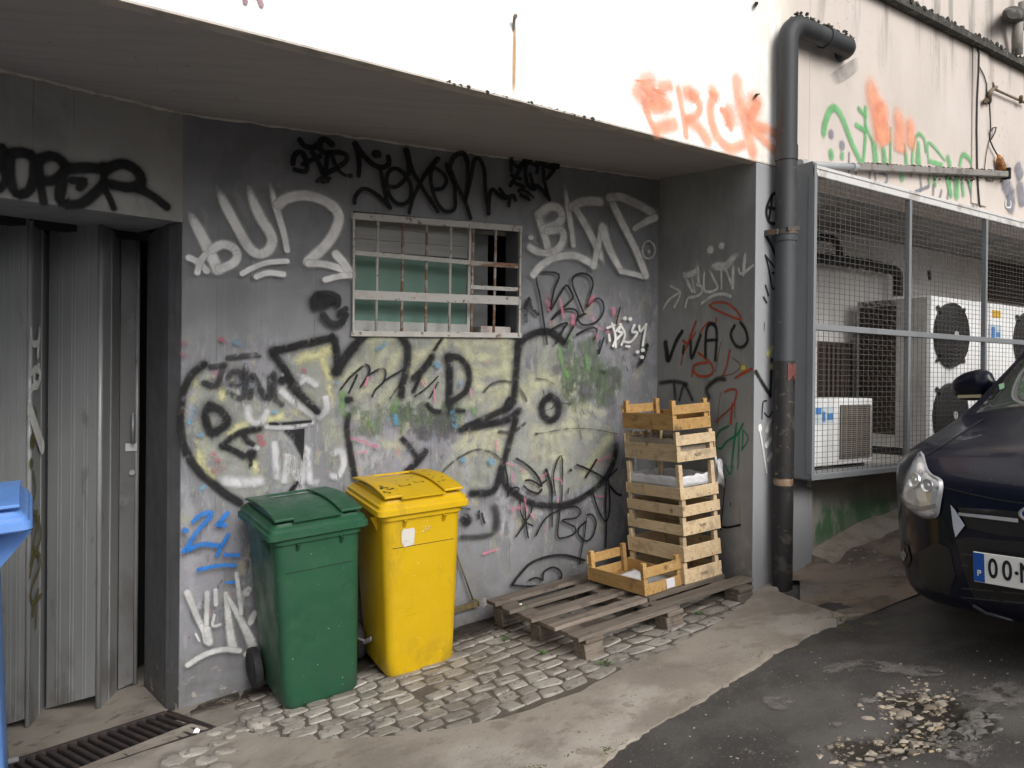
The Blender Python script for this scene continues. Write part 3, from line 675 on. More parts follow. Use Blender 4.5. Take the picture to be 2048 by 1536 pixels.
# two tall twin-fan condensers
def fan(par, cx, cz, yf, r):
    mb = MB(); mb.tube([(cx, yf-.002, cz), (cx, yf-.03, cz)], r, 40)
    f = nic(autosmooth(mb.build('fan', M_dark), 30), par)
    mb = MB()
    for k in range(9):
        rr = r*(k+1)/9.2; mb.tube([(cx+math.cos(t)*rr, yf-.034-.010*(1-(rr/r)**2), cz+math.sin(t)*rr) for t in [2*math.pi*j/36 for j in range(36)]], .0028, 5, closed=True)
    for k in range(12):
        t = math.pi*2*k/12; mb.bar((cx+math.cos(t)*.03, yf-.046, cz+math.sin(t)*.03), (cx+math.cos(t)*r, yf-.034, cz+math.sin(t)*r), .003, .003, (0, 1, 0))
    g = mb.build('fan_guard', m_basic('grey guard wire', (.07, .07, .075), .5, metal=.3) if 'grey guard wire' not in bpy.data.materials else bpy.data.materials['grey guard wire'], f); 
    mb = MB(); mb.tube([(cx, yf-.05, cz), (cx, yf-.056, cz)], .03, 12); mb.build('hub', M_acg, f)
    mb = MB()
    for t in (.8, 2.35, 3.93, 5.5): mb.bar((cx+math.cos(t)*r*.97, yf-.02, cz+math.sin(t)*r*.97), (cx+math.cos(t)*r*1.2, yf-.012, cz+math.sin(t)*r*1.2), .02, .014, (0, 1, 0))
    mb.build('bracket', M_dark, f)
yC = .36; cx0 = FF.px(1862, 700, -yC)[0]; cx1 = FF.px(1977, 700, -yC)[0]; ctz = FF.px(1862, 590, -yC)[1]
for idx, (xa, xb, fc, lab) in enumerate(((cx0, cx1, FF.px(1899, 670, -yC)[0], 'tall white twin fan condenser with a dark coil in its left side'), (cx1+.012, cx1+.012+(cx1-cx0)*1.05, FF.px(2052, 690, -yC)[0], 'tall white condenser with yellow and blue stickers at the right edge of the photo'))):
    u = empty('condenser', FF.w(xa, yC, NZ0), label=lab, cat='air conditioner')
    mb = MB(); mb.box((xa, yC, NZ0+.06), (xb, yC+.6, ctz)); nic(mb.build('casing', M_acw, bevel=.01, bseg=2), u)
    mb = MB(); mb.box((xa+.05, yC+.02, NZ0+.001), (xb-.05, yC+.58, NZ0+.059)); nic(mb.build('base', M_dark), u)
    fz1 = FF.px(1899, 670, -yC)[1]; fz0 = FF.px(1897, 830, -yC)[1]
    for zz in (fz1, fz0): fan(u, fc, zz, yC, .245)
    if idx == 0:
        mb = MB(); mb.box((xa-.005, yC+.03, NZ0+.07), (xa-.0005, yC+.597, ctz-.01)); sd = nic(mb.build('side_sheet', M_acg), u)
        mb = MB(); ya, yb = yC+.27, yC+.575; za, zb_ = NZ0+.16, ctz-.06
        mb.box((xa-.008, ya, za), (xa-.0055, yb, zb_)); cl = mb.build('coil', M_coil, sd)
        mb = MB(); zz = za; row = 0
        while zz < zb_:
            yy = ya+(.0 if row % 2 else .025)
            while yy < yb-.02:
                mb.tube([(xa-.012, yy, zz+.012), (xa-.03, yy+.012, zz+.03), (xa-.012, yy+.026, zz+.045)], .009, 5); yy += .055
            zz += .05; row += 1
        mb.build('coil_bends', m_basic('brown coil bend', (.06, .045, .035), .55, metal=.3), sd)
    else:
        q1 = FF.px(1990, 628, -yC)
        mb = MB(); mb.box((q1[0]-.05, yC-.003, q1[1]-.03), (q1[0]+.09, yC-.0005, q1[1]+.03)); nic(mb.build('warning_sticker', M_yel), u)
        q1 = FF.px(1990, 664, -yC)
        mb = MB(); mb.box((q1[0]-.1, yC-.003, q1[1]-.08), (q1[0]+.1, yC-.0005, q1[1]+.06)); nic(mb.build('data_sticker', M_lab), u)
        mb = MB(); mb.box((q1[0]-.07, yC-.005, q1[1]-.05), (q1[0]-.01, yC-.0031, q1[1]+.04)); mb.box((q1[0]+.01, yC-.005, q1[1]-.04), (q1[0]+.08, yC-.0031, q1[1]+.0)); nic(mb.build('sticker_print', M_blue), u)
# insulated black pipe on the niche wall
iq = lambda x, y, d=.95: (lambda t: FF.w(t[0], d, t[1]))(FF.px(x, y, -d))
M_insul = m_basic('black pipe insulation', (.022, .02, .02), .8, [(14., .5, .64, (.06, .055, .05), .6, (1, 1, 1))], .8, 30., .012)
def bumpy(path, r, n=60):
    P_ = []; 
    for i in range(len(path)-1):
        k = max(2, int((path[i+1]-path[i]).length/.03))
        for j in range(k): P_.append(path[i].lerp(path[i+1], j/k))
    P_.append(path[-1]); mb = MB(); mb.tube(P_, [r*random.uniform(.85, 1.15) for _ in P_], 10); return mb
ip = bumpy([iq(1600, 512), iq(1660, 518), iq(1740, 530), iq(1786, 540), iq(1796, 548), iq(1796, 592)], .042)
tag(ip.build('insulated_pipe', M_insul, smooth=True), 'black insulated pipe along the back wall of the cage, turning down', 'pipe')
ip = bumpy([iq(1612, 520, .8), iq(1622, 490, .8), iq(1640, 474, .8), iq(1668, 478, .8), iq(1678, 496, .8), iq(1679, 512, .8)], .026)
tag(ip.build('insulated_pipe', M_insul, smooth=True), 'short black insulated pipe arching over the long one', 'pipe')
ip = bumpy([iq(1858, 540, .95), iq(1860, 560, .95)], .014); tag(ip.build('pipe_hook', M_insul, smooth=True), 'small black hook on the back wall above the condenser', 'hook')
# ================================================================== GRAFFITI (paint lying on the walls as thin coats)
def P_(s): return [tuple(map(float, p.split())) for p in s.split(',')]
def catmull(pts, step):
    if len(pts) < 3: 
        a, b = pts; n = max(2, int(math.dist(a, b)/step)); return [(a[0]+(b[0]-a[0])*i/n, a[1]+(b[1]-a[1])*i/n) for i in range(n+1)]
    out = []; q = [pts[0]]+list(pts)+[pts[-1]]
    for i in range(1, len(q)-2):
        p0, p1, p2, p3 = q[i-1:i+3]; n = max(2, int(math.dist(p1, p2)/step))
        for j in range(n):
            t = j/n; t2 = t*t; t3 = t2*t
            out.append(tuple(.5*(2*p1[k]+(p2[k]-p0[k])*t+(2*p0[k]-5*p1[k]+4*p2[k]-p3[k])*t2+(3*p1[k]-p0[k]-3*p2[k]+p3[k])*t3) for k in (0, 1)))
    out.append(tuple(pts[-1])); return out
LAY = {}
class Tag:
    """strokes traced in a crop (x0, y0, k) of the photo, laid on a wall frame"""
    def __init__(s, F, crop, base=0.0, wm=1.2):
        s.F = F; s.x0, s.y0, s.k = crop; s.mb = MB(); s.base = base; s.wm = wm; s.rec = []; s.crop = crop
    def pt(s, x, y):
        q = s.F.px(s.x0+x*s.k, s.y0+y*s.k, s.base); return Vector((q[0], q[1]))
    def lay(s, key=None):
        k = id(s.F); LAY[k] = LAY.get(k, 0)+1; return s.base+.0015+LAY[k]*.00007
    def st(s, w, txt, fade=(0, 0)):
        """w: width or (w0, w1); fade: how much of either end thins out"""
        s.rec.append((w, txt, fade))
        for one in txt.split(';'):
            pp = P_(one); dotm = len(pp) == 1
            if dotm: x, y = pp[0]; h = (w if not isinstance(w, tuple) else w[0])*.12; pp = [(x-h, y), (x+h, y)]
            c = [s.pt(*p) for p in pp]
            c0 = s.pt(*pp[0]); w0, w1 = w if isinstance(w, tuple) else (w, w)
            m = abs(s.pt(pp[0][0], pp[0][1]+10)[1]-c0[1])/10
            h0, h1 = w0*m*.5*s.wm, w1*m*.5*s.wm
            tl = sum(math.dist(c[i], c[i+1]) for i in range(len(c)-1)); L = catmull([tuple(p) for p in c], max(.004, min(max(.012, h0*.5), tl/12)))
            n = len(L); o = s.lay()
            d0 = Vector(L[1])-Vector(L[0]); d0.normalize(); d1 = Vector(L[-1])-Vector(L[-2]); d1.normalize()
            acc = [0]
            for i in range(1, n): acc.append(acc[-1]+math.dist(L[i], L[i-1]))
            T = acc[-1] or 1
            rows = [(Vector(L[0])-d0*h0, d0, 1., 0.)]
            for i in range(n):
                a = Vector(L[max(0, i-1)]); b = Vector(L[min(n-1, i+1)]); d = b-a
                if d.length < 1e-6: d = d0.copy()
                d.normalize(); u = acc[i]/T; cc = 0.
                if fade[0] and u < fade[0]: cc = max(cc, 1-u/fade[0])
                if fade[1] and u > 1-fade[1]: cc = max(cc, 1-(1-u)/fade[1])
                rows.append((Vector(L[i]), d, cc*.93, u))
            rows.append((Vector(L[-1])+d1*h1, d1, 1., 1.))
            vs = []; b0 = len(s.mb.v)
            for i, (p, d, cc, u) in enumerate(rows):
                h = h0+(h1-h0)*u; nrm = Vector((-d.y, d.x)); oo = o+i*.00005/len(rows)
                for sg in (-1, 1):
                    q = p+nrm*h*sg; vs.append((q.x, -oo, q.y)); s.mb.uv[b0+len(vs)-1] = (cc, sg)
            s.mb.add(vs, [(2*i, 2*i+1, 2*i+3, 2*i+2) for i in range(len(rows)-1)])
        return s
    def fill(s, txt):
        pp = [s.pt(*p) for p in P_(txt)]; o = s.lay(); b0 = len(s.mb.v)
        tr = geometry.tessellate_polygon([[Vector((p.x, p.y, 0)) for p in pp]])
        vs = [(p.x, -o, p.y) for p in pp]
        for i in range(len(vs)): s.mb.uv[b0+i] = (0, 0)
        s.mb.add(vs, [tuple(t) for t in tr]); return s
    def done(s, name, mat, wall, label=None):
        o = s.mb.build(name, mat, wall, fixn=False)
        if label: o['label'] = label
        return o
def halo(t, mat, wall, k=2.0):
    h = Tag(t.F, t.crop, t.base, t.wm*k)
    for w, txt, fade in t.rec: h.st(w, txt, fade)
    return h.done('overspray', mat, wall)
BLK = (.012, .012, .013)
K_hard = m_paint('black marker', BLK, .32, .22, wscale=70)
K_soft = m_paint('black spray', (.02, .02, .022), .55, 0)
K_worn = m_paint('worn black outline', (.014, .014, .015), .6, .425, wscale=60, edge=.55)
K_mid = m_paint('scrubbed black', (.03, .03, .033), .5, .45, .75, wscale=45)
K_haze = m_paint('black overspray', (.03, .03, .032), .9, 0, .8)
W_spray = m_paint('white spray', (.80, .80, .80), .55, .27, .95, wscale=70)
W_faint = m_paint('thin white spray', (.66, .66, .65), .6, .2, .8)
W_mark = m_paint('white paint marker', (.62, .62, .60), .3, .25)
W_buff = m_paint('smeared white paint', (.50, .50, .52), .8, .43, .8, wscale=26, edge=.6, stretch=(1, 1, .3))
Y_fill = m_paint('pale yellow coat', (.56, .54, .31), .9, .49, .8, wscale=18, edge=.7, stretch=(1, 1, .6))
Y_base = m_paint('pale grey yellow coat', (.37, .385, .325), .8, .46, .45, wscale=18, stretch=(1, 1, .6))
Y_ray = m_paint('pale yellow spray rays', (.54, .545, .38), 1., .40, .40, wscale=22, edge=.3)
G_buff = m_paint('grey green buff', (.13, .165, .115), 1., .47, .8, wscale=34, edge=.8, stretch=(1, 1, .45))
G_dk = m_paint('dark grey buff', (.115, .113, .125), 1., .47, .75, wscale=30, edge=.8, stretch=(1, 1, .45))
G_brt = m_paint('leaf green smear', (.15, .27, .11), .95, .47, .75, wscale=24, edge=.8, stretch=(1, 1, .5))
PINK = m_paint('pink marker', (.50, .17, .25), .95, .46, .7, wscale=40, edge=.6)
BLUE = m_paint('blue spray', (.015, .15, .48), .65, .39, .9, wscale=40, edge=.5)
RED = m_paint('orange red spray', (.40, .06, .02), .45, .1, .95)
BRN = m_paint('brown thin spray', (.20, .10, .03), .6, .2, .8)
YEL = m_paint('yellow spray dot', (.75, .6, .10), .7, 0, .9)
GRN = m_paint('green marker', (.01, .2, .07), .4, .2, .95)
OLV = m_paint('olive ink', (.10, .09, .03), .5, .1, .95)
ORG = m_paint('orange fat spray', (.82, .33, .20), .85, 0, .68)
ORG2 = m_paint('orange thin spray', (.82, .34, .22), 1., 0, .75)
GR2 = m_paint('light green spray', (.12, .38, .15), .6, 0, .72)
GYB = m_paint('grey blue spray', (.20, .20, .235), .6, 0, .8)
STN = m_paint('damp stain', (.33, .31, .29), .6, .2, .75, wscale=12)
RST = m_paint('rust streak', (.42, .22, .07), .7, .3, .8, wscale=30, stretch=(1, 1, .2))
MAU = m_paint('mauve paint', (.30, .19, .22), .3, .2)

H_blk = m_paint('black mist', (.03, .03, .032), 1., 0, .42, edge=.1)
H_wht = m_paint('white mist', (.5, .5, .5), 1., 0, .16, edge=.1)
# --- the big throw-up: coats first, then rays, buff patches and outlines
C5 = (350, 640, .24088); C6 = (640, 640, .23438); C7 = (900, 640, .23438); C8 = (900, 880, .22792); C4 = (1020, 370, .23432)
t = Tag(FW, C5)
t.fill('230 380,120 520,55 750,70 980,150 1180,320 1340,560 1480,720 1440,1050 1330,1060 1170,1010 1050,930 960,900 915,1150 850,1180 770,960 540,830 560,740 700,600 600,400 560')
t.fill('880 280,1290 190,1345 430,1400 620,1180 740,960 500')
t2 = Tag(FW, C6); t2.fill('380 130,620 130,700 150,1660 150,1640 650,1560 760,1200 900,700 920,250 720,140 460')
t2.fill('1180 1000,1630 900,1520 1300,1440 1440,1230 1420,1000 1300,1100 1150'); t2.fill('20 720,230 720,250 1000,290 1300,100 1280,20 1000')
t3 = Tag(FW, C7); t3.fill('590 195,700 125,810 110,940 200,955 350,970 550,1050 700,1250 850,1390 950,1370 1150,1250 1370,1000 1500,760 1490,480 1350,450 1200,540 850,560 500')
for a in (t, t2, t3): a.done('paint_coat', Y_base, wallW, 'pale grey yellow coat filling the fat letters')
t = Tag(FW, C5, 0, 1.7)
t.st(90, '130 520,90 760,120 980,200 1140;1000 330,1200 280,1300 240').st(70, '200 1180,300 1300;430 930,600 860;760 820,900 790,1060 760;640 1190,700 1260').st(60, '380 560,400 660;1290 560,1320 700;1220 330,1280 480')
t.done('paint_coat', Y_fill, wallW, 'patchy yellow coat on the left letter')
rays = Tag(FW, C7, 0, 3.0); rn = random.Random(4)
for i in range(26):
    a = i/26*2*math.pi+rn.uniform(-.08, .08); r0 = rn.uniform(130, 190); r1 = rn.uniform(300, 520)
    x0, y0 = 850+math.cos(a)*r0, 750+math.sin(a)*r0; x1, y1 = 850+math.cos(a)*r1, 750+math.sin(a)*r1*1.15
    if x1 > 1330 or x1 < 520 or y1 < 150: continue
    rays.st((50, 34), '%f %f,%f %f' % (x0, y0, x1, y1), (.15, .5))
rays.st(44, '600 600,700 560,820 520;1100 700,1300 800;1200 1250,1360 1000;1130 1300,1350 1010;620 1300,640 1340;860 1160,960 1180;470 150,480 560;250 330,520 310;420 160,480 260;60 200,300 330;130 480,520 430;240 560,450 620;200 700,460 610;430 620,300 880;330 950,470 960;390 980,440 1190;290 960,290 1100;180 960,60 1100')
rays.done('paint_rays', Y_ray, wallW, 'pale yellow spray rays round the ringed eye')
rays = Tag(FW, C6, 0, 2.9)
rays.st(50, '450 260,420 330;540 240,470 390;640 320,580 430;420 180,470 220;900 270,1060 200;1000 180,1070 170;780 300,940 300;780 440,900 520;330 640,450 560;520 690,640 560;1180 340,1400 300;1280 420,1620 440;1200 760,1290 690;1240 200,1340 560;1560 190,1590 620;300 820,420 900;560 1060,680 1080;1250 1000,1250 1180')
rays.st(46, '200 500,330 390;470 170,620 160;680 260,600 420;760 360,860 330;1320 200,1620 210;1200 900,1330 960;1480 960,1440 1150;1340 960,1300 1120')
rays.done('paint_rays', Y_ray, wallW, 'pale yellow spray rays under the window')
bf = Tag(FW, C6, 0, 1.7)
for i in range(34):
    x = rn.uniform(280, 1150); y = rn.uniform(690, 830); bf.st(rn.uniform(60, 110), '%f %f,%f %f' % (x, y, x+rn.uniform(-40, 40), min(1010, y+rn.uniform(90, 220))), (.1, .3))
bf.done('buff_patch', G_buff, wallW, 'grey green buffed band across the letters')
bf = Tag(FW, C6, 0, 1.7)
for i in range(14):
    x = rn.uniform(700, 1180); y = rn.uniform(700, 950); bf.st(rn.uniform(60, 100), '%f %f,%f %f' % (x, y, x+rn.uniform(-30, 60), y+rn.uniform(80, 160)), (.1, .3))
bf.done('buff_patch', G_dk, wallW, 'dark grey buffed patch above the yellow bin')
bf = Tag(FW, C7, 0, 1.7)
for i in range(40):
    x = rn.uniform(960, 1440); y = rn.uniform(130 if x < 1250 else 330, 560); bf.st(rn.uniform(55, 110), '%f %f,%f %f' % (x, y, x+rn.uniform(-25, 25), min(800, y+rn.uniform(120, 280))), (.1, .3))
bf.done('buff_patch', G_buff, wallW, 'grey green buffed patch above the crates')
bf = Tag(FW, C7, 0, 1.7); bf.st(120, '900 370,930 480;1100 560,1250 640;1300 620,1420 720;1350 420,1420 560', (.2, .4)); bf.done('buff_patch', G_dk, wallW, 'dark grey buffed patch above the crates')
bf = Tag(FW, C6, 0, 1.7); bf.st(70, '190 640,190 760,220 800;640 700,620 760;1300 780,1220 820'); bf.st(40, '360 780,440 900'); bf2 = Tag(FW, C7, 0, 1.7); bf2.st(45, '930 240,940 330,1000 480;1010 130,1000 240;1160 320,1170 420'); bf.done('paint_smear', G_brt, wallW, 'leaf green smear'); bf2.done('paint_smear', G_brt, wallW, 'leaf green smear beside the figure eight')
bf = Tag(FW, C5, 0, 1.6)
bf.st(80, '230 560,330 520,440 560;480 430,700 430;600 560,760 600', (.2, .2)); bf.done('buff_patch', G_dk, wallW, 'dark grey buffed patch on the left letter')
zn = Tag(FW, C5, 0, 1.5)
zn.st(42, '240 520,340 545,400 380;300 390,410 370;440 600,560 640,585 380;440 480,480 430,545 440,545 520,470 530;620 640,640 460,720 600,750 640;780 650,790 470;820 450,825 640,880 700;440 315,560 300,700 290')
zn.done('spray_tag', K_mid, wallW, 'faded black tag inside the left letter')
wb = Tag(FW, C5, 0, 1.5)
wb.st(62, '820 990,845 1340;940 1100,900 1370;950 1100,1040 1340,1095 1070,1120 1340,1210 1320;1280 1130,1370 1085,1395 1200,1340 1300,1270 1260;600 690,620 830,710 850,780 720;870 460,1060 480,1200 560;860 570,1010 700,1180 810;1240 620,1255 740,1160 820', (.08, .12)).st(90, '340 1330,560 1350,760 1330', (.2, .2)).st(48, '760 885,930 885,1130 850;1000 560,1080 490;570 1110,620 1050,680 1060')
wb.done('paint_smear', W_buff, wallW, 'smeared white letters above the green bin')
o1 = Tag(FW, C5, 0, 1.62)
o1.st(50, '240 365,140 450,75 570,50 700,45 850,65 1000,115 1130,200 1250,310 1350,420 1440,540 1510').st(52, '290 710,250 780,270 880,310 940,380 900,430 860,420 800,350 730,290 710').st(50, '810 250,900 240,1100 190,1290 150,1320 150,1340 280,1350 425').st(48, '815 280,890 380,945 470').st(52, '965 540,1060 640,1175 755').st(20, '790 858,900 858,1120 840').st(38, '390 1040,480 960,580 920,700 900;400 1040,500 1085,570 1125;560 930,600 1000,640 1030').st(44, '880 500,950 490,1000 560').st(52, '1350 420,1400 320,1480 240').st(60, '630 1110').st(26, '630 1120,625 1200;1010 1350,960 1410')
o1.fill('900 915,1072 900,1068 1050,1055 1175,1035 1100,1005 1040,960 975')
o1.done('paint_outline', K_worn, wallW, 'thick black outline of the left letter')
o2 = Tag(FW, C6, 0, 1.62)
o2.st(54, '130 440,180 370,270 240,390 120').st(50, '690 145,740 220,742 330,725 450,695 560,690 640').st(38, '240 815,225 920,250 1080,270 1200,295 1340').st(50, '1090 310,1100 500,1095 680,1097 770').st(42, '1090 310,1180 320,1250 400,1265 500,1240 600,1170 660,1100 700').st(45, '950 310,900 390,800 490').st(26, '940 330,850 480,790 610').st(18, '1035 155,970 255').st(50, '240 680').st(30, '700 1010,760 1080,820 1160').st(46, '890 1120,820 1210,740 1285').st(46, '1690 170,1680 300,1660 500,1650 650,1620 730,1500 790,1350 860,1200 930').st(30, '1605 670,1565 750').st(46, '1690 770,1600 840,1450 880,1280 915').st(42, '1660 850,1620 1000,1570 1180,1530 1300,1500 1410,1440 1465,1290 1475').st(26, '910 720,960 770,1020 780;1160 770,1220 775')
o2.done('paint_outline', K_worn, wallW, 'thick black outline of the middle letters')
o3_ = Tag(FW, C7, 0, 1.62)
o3_.st(46, '575 215,640 150,720 110,810 95,890 120,965 190').st(44, '850 650,790 690,775 760,800 830,860 850,910 810,920 740,900 680,845 650')
o3_.done('paint_outline', K_worn, wallW, 'thick black outline and eye of the figure eight')
o4 = Tag(FW, C8, 0, 1.62); o4.st(42, '445 240,450 330,500 410,600 490,720 550,850 570,1000 560,1130 510,1250 430,1350 330,1420 200,1442 50'); o4.done('paint_outline', K_worn, wallW, 'thick black outline of the big round letter')
th = Tag(FW, C6); th.st(22, '1390 610,1450 550,1540 520,1620 530;1660 560,1720 620,1750 690').st(30, '1520 950,1640 950,1740 880').st(20, '1040 1290,1150 1190,1300 1110,1400 1110,1480 1140,1540 1190')
th.done('spray_tag', K_mid, wallW, 'thin grey black loops beside the figure eight')
om = Tag(FW, C6); om.st(20, '170 590,250 490,340 410,390 380,420 420,390 490,340 570;310 470,270 560,240 620;410 470,500 420,550 430,540 520,470 590,440 650;540 520,620 470,700 425').st(15, '590 670,640 600,685 540;800 650,900 580,1000 480;930 660,1000 530')
om.done('spray_tag', K_worn, wallW, 'thin black looping script under the window')
e7 = Tag(FW, C7); e7.st(12, '780 590,790 640;730 740,765 765;730 500,810 510,880 550;1050 730,1080 870,1110 1010;805 770,860 750,890 710').st(14, '950 710,1025 712').st(13, '720 970,800 958,1000 925,1200 930,1412 970').st(26, '725 970').st(14, '1270 150,1250 285;1460 310,1500 430;1110 760,1130 800;1200 780,1235 850').st(26, '1250 430,1310 445')
e7.done('spray_tag', K_mid, wallW, 'thin black scratches round the ringed eye')
for q_ in (o1, o2, o3_, o4): halo(q_, H_blk, wallW, 1.9)
# --- script and drawings low on the wall
sc = Tag(FW, C8)
sc.st(20, '570 160,640 200,720 270,770 340,790 400').st(17, '650 350,700 350,770 390,790 400;790 380,830 350').st(19, '635 400,680 440,760 465,790 430').st((28, 22), '830 260,870 380,885 460').st(14, '880 450,882 755;910 480,893 320,920 200,950 140,970 165,970 400,965 530').st(24, '1045 262').st(14, '1020 460,1025 420').st(18, '1100 215,1200 255,1330 325;1270 170,1175 325').st(18, '470 230,490 330,492 390').st(14, '495 490,505 440,560 410,595 425,570 460')
sc.st(14, '568 840,640 730,700 620,690 540,655 560,650 700,672 850;600 530,610 640,660 720,712 746')
sc.st(15, '740 832,820 690,920 620,1040 580,1110 590,1130 640,1080 680,970 700,1080 760,1070 820,960 855,930 830,940 700,955 570')
sc.st(16, '1190 650,1230 650,1265 720,1240 830,1180 880,1110 820,1120 760,1180 710').st(12, '1180 680,1165 830,1140 960,1120 1080').st(15, '1240 470,1290 620,1352 710,1385 600,1380 400,1360 330,1350 560,1355 760,1350 935').st(20, '1380 390,1440 460,1485 480').st(16, '1370 330,1420 280,1450 250')
sc.done('spray_tag', K_hard, wallW, 'thin black looping script reading BO with a tall Y')
ey = Tag(FW, C8); ey.st(23, '535 1260,600 1170,700 1070,850 1015,1000 1005,1165 1050').st(17, '535 1265,650 1275,830 1270,930 1240,965 1180,940 1130,880 1110,810 1150,800 1215').st(15, '680 1222,740 1200,800 1222')
ey.done('spray_tag', K_hard, wallW, 'black drawing of a half closed eye near the pallet')
dk = Tag(FW, C8); dk.st(90, '350 550,400 620,395 760,385 820', (.15, .2)).st(60, '60 845,250 840,400 810', (.1, .2)).st(30, '60 590,160 600').done('paint_smear', K_haze, wallW, 'black sprayed frame beside the yellow bin')
dk = Tag(FW, C8); dk.st(26, '240 620,240 680;265 640,288 720').st(110, '120 680,140 700').done('spray_tag', K_worn, wallW, 'black marks beside the yellow bin')
pk = Tag(FW, C8); pk.st(22, '480 200,560 220,640 270;530 290,545 380;720 160;930 540,945 480;900 330,960 350,970 380;780 330,830 290;1260 210,1300 170,1410 130;640 500,660 620;690 640,720 680;1270 490,1330 490').st(60, '520 610,590 590').st(30, '280 990,400 950')
pk.done('paint_smear', PINK, wallW, 'pink marker traces under the round letter')
pk = Tag(FW, C6); pk.st(30, '260 1010,350 1030,480 1080,400 1060;290 1140,380 1120;400 490,380 560;1490 1030,1500 1110').st(22, '960 560,970 700;1270 590,1280 650;1390 360,1410 365;860 520,880 560').done('paint_smear', PINK, wallW, 'pink and red traces on the middle letters')
bs = Tag(FW, C6); bs.st(60, '490 240,530 210;980 370,1000 400;630 820,640 880;1120 790,1140 900;1440 1190,1450 1215;1210 1190').st(30, '130 535;1180 530,1190 550;740 1140').done('paint_smear', m_paint('washed blue', (.10, .24, .36), .8, .45, .8, wscale=40), wallW, 'washed out blue spots on the middle letters')
bs = Tag(FW, C5); bs.st(50, '810 770,830 765;120 850,150 740;210 950;500 180,540 200;220 1400,240 1380').done('paint_smear', m_paint('washed blue 2', (.12, .26, .38), .8, .45, .8, wscale=40), wallW, 'washed out blue spots on the left letter')
pk = Tag(FW, C5); pk.st(70, '310 1120,360 1160;330 1240,400 1240;690 960,720 1020').st(50, '70 180,80 200;60 280,85 290;380 160,400 180;60 770;1060 420').done('paint_smear', m_paint('dull crimson', (.30, .07, .10), .85, .48, .75, wscale=45), wallW, 'dull crimson spots on the left letter')
# --- KB and its neighbours
kb = Tag(FW, C4)
kb.st(17, '300 1360,270 1160,240 960,208 810,228 757,300 748,380 757,402 790,360 900,330 1065,400 950,460 860,490 890,520 960,470 1020,400 1080,338 1152,400 1095,470 1060,540 1068,562 1110,540 1180,480 1290,450 1345').st(18, '330 1242,400 1200,472 1180,440 1230,400 1310,373 1355').st(17, '615 1105,560 970,518 860,518 800,560 765,620 760,670 790,690 850,670 930,640 1045,680 1000,730 970,770 1000,782 1070,750 1140,690 1185,600 1195,560 1140,600 1110,630 1105').st(17, '552 1280,620 1240,700 1220,722 1250,705 1315').st(14, '920 1050,905 1110,888 1185;782 1305,742 1440')
kb.done('spray_tag', K_hard, wallW, 'black outlined letters KB right of the window')
kb = Tag(FW, C4); kb.st(36, '112 1050,150 970,160 1040,220 1105').st(34, '122 1070,120 1165;60 60,130 110').st(40, '1150 1370,1110 1500,1080 1530').done('spray_tag', K_worn, wallW, 'black splat beside the window')
pk = Tag(FW, C4, 0, 1.6); pk.st(44, '305 950,318 1060;650 1050,690 1140;520 1120,520 1180;690 960,660 1010;860 1060,870 1100').st(26, '410 980,440 1130;740 1220,860 1270;320 1160,345 1200;720 1270,720 1330;910 1160,930 1200').done('paint_smear', PINK, wallW, 'pink traces behind the letters KB')
tg = Tag(FW, C4); tg.st(21, '812 1222,872 1198;852 1185,882 1300,860 1375;890 1245,932 1190,905 1252,942 1262,882 1325;920 1190,962 1275,932 1365;1042 1198,1020 1255,1068 1262,1010 1340,950 1335;1082 1205,1092 1250,1142 1190;1142 1190,1112 1370;880 1310,882 1382;970 1377,1000 1379;825 1280,832 1330').st(30, '960 1141;1005 1146;1068 1426;1113 1410;1106 1470')
tg.done('spray_tag', W_mark, wallW, 'small white marker tag with dots reading TAGSY')
# --- large white pieces
C3 = (350, 350, .18555)
b = Tag(FW, C3, 0, 1.55)
b.st((90, 108), '140 400,250 600,350 800,455 1020', (.35, 0)).st(82, '400 810,500 760,620 790,668 870,620 960,480 1020').st((86, 96), '450 150,560 380,680 600,790 790,900 862,1000 820,1040 720,1010 620,920 480,830 280,785 120', (.16, .2)).st((70, 55), '1015 100,1100 420,1160 620,1200 820', (.5, 0)).st(96, '1110 330,1200 265,1400 235,1600 290,1735 400,1752 500,1700 640,1600 780,1430 940').st(66, '1430 960,1600 970,1750 1010,1880 1080').st(80, '1725 865,1800 950,1880 1070').st(55, '1880 1085,1750 1100,1610 1135').st(60, '150 900,250 950,340 1040').st(55, '320 870,270 950,240 1060').st(50, '720 1070,850 1000,1000 950,1200 938').st((50, 56), '870 1105,1000 1062,1160 1078')
b.done('spray_tag', W_spray, wallW, 'big white tag reading BUZ with an arrow left of the window'); halo(b, H_wht, wallW, 2.0)
hz = Tag(FW, C3); hz.st(150, '250 300,360 560;600 150,800 520;1200 200,1600 220,1740 330', (.4, .4)).done('overspray', m_paint('white overspray', (.4, .4, .4), 1.0, 0, .22), wallW, 'faint white overspray round the big white tag')
b = Tag(FW, C4, 0, 1.45)
b.st(62, '225 270,262 400,320 592').st(70, '230 262,300 205,390 205,425 285,370 345,265 385').st(62, '300 400,420 395,435 470,400 540,320 592').st(56, '150 540,220 580,312 588').st((54, 44), '445 0,482 250,510 430,520 520', (.5, 0)).st(74, '510 195,600 150,745 150').st(60, '540 210,640 380,720 540,782 682', (0, .25)).st(60, '180 770,260 680,380 622,520 608,600 635,690 685').st(54, '690 700,720 580,765 360').st((80, 50), '770 380,830 560,925 735').st(44, '922 740,1020 762,1112 785').st(64, '830 110,900 260,980 420,1060 580,1135 775').st(70, '830 120,920 112,1050 165,1190 245').st((64, 44), '1215 285,1130 325,1040 380').st(40, '160 455')
b.done('spray_tag', W_faint, wallW, 'grey white tag reading BTP right of the window'); halo(b, H_wht, wallW, 1.9)
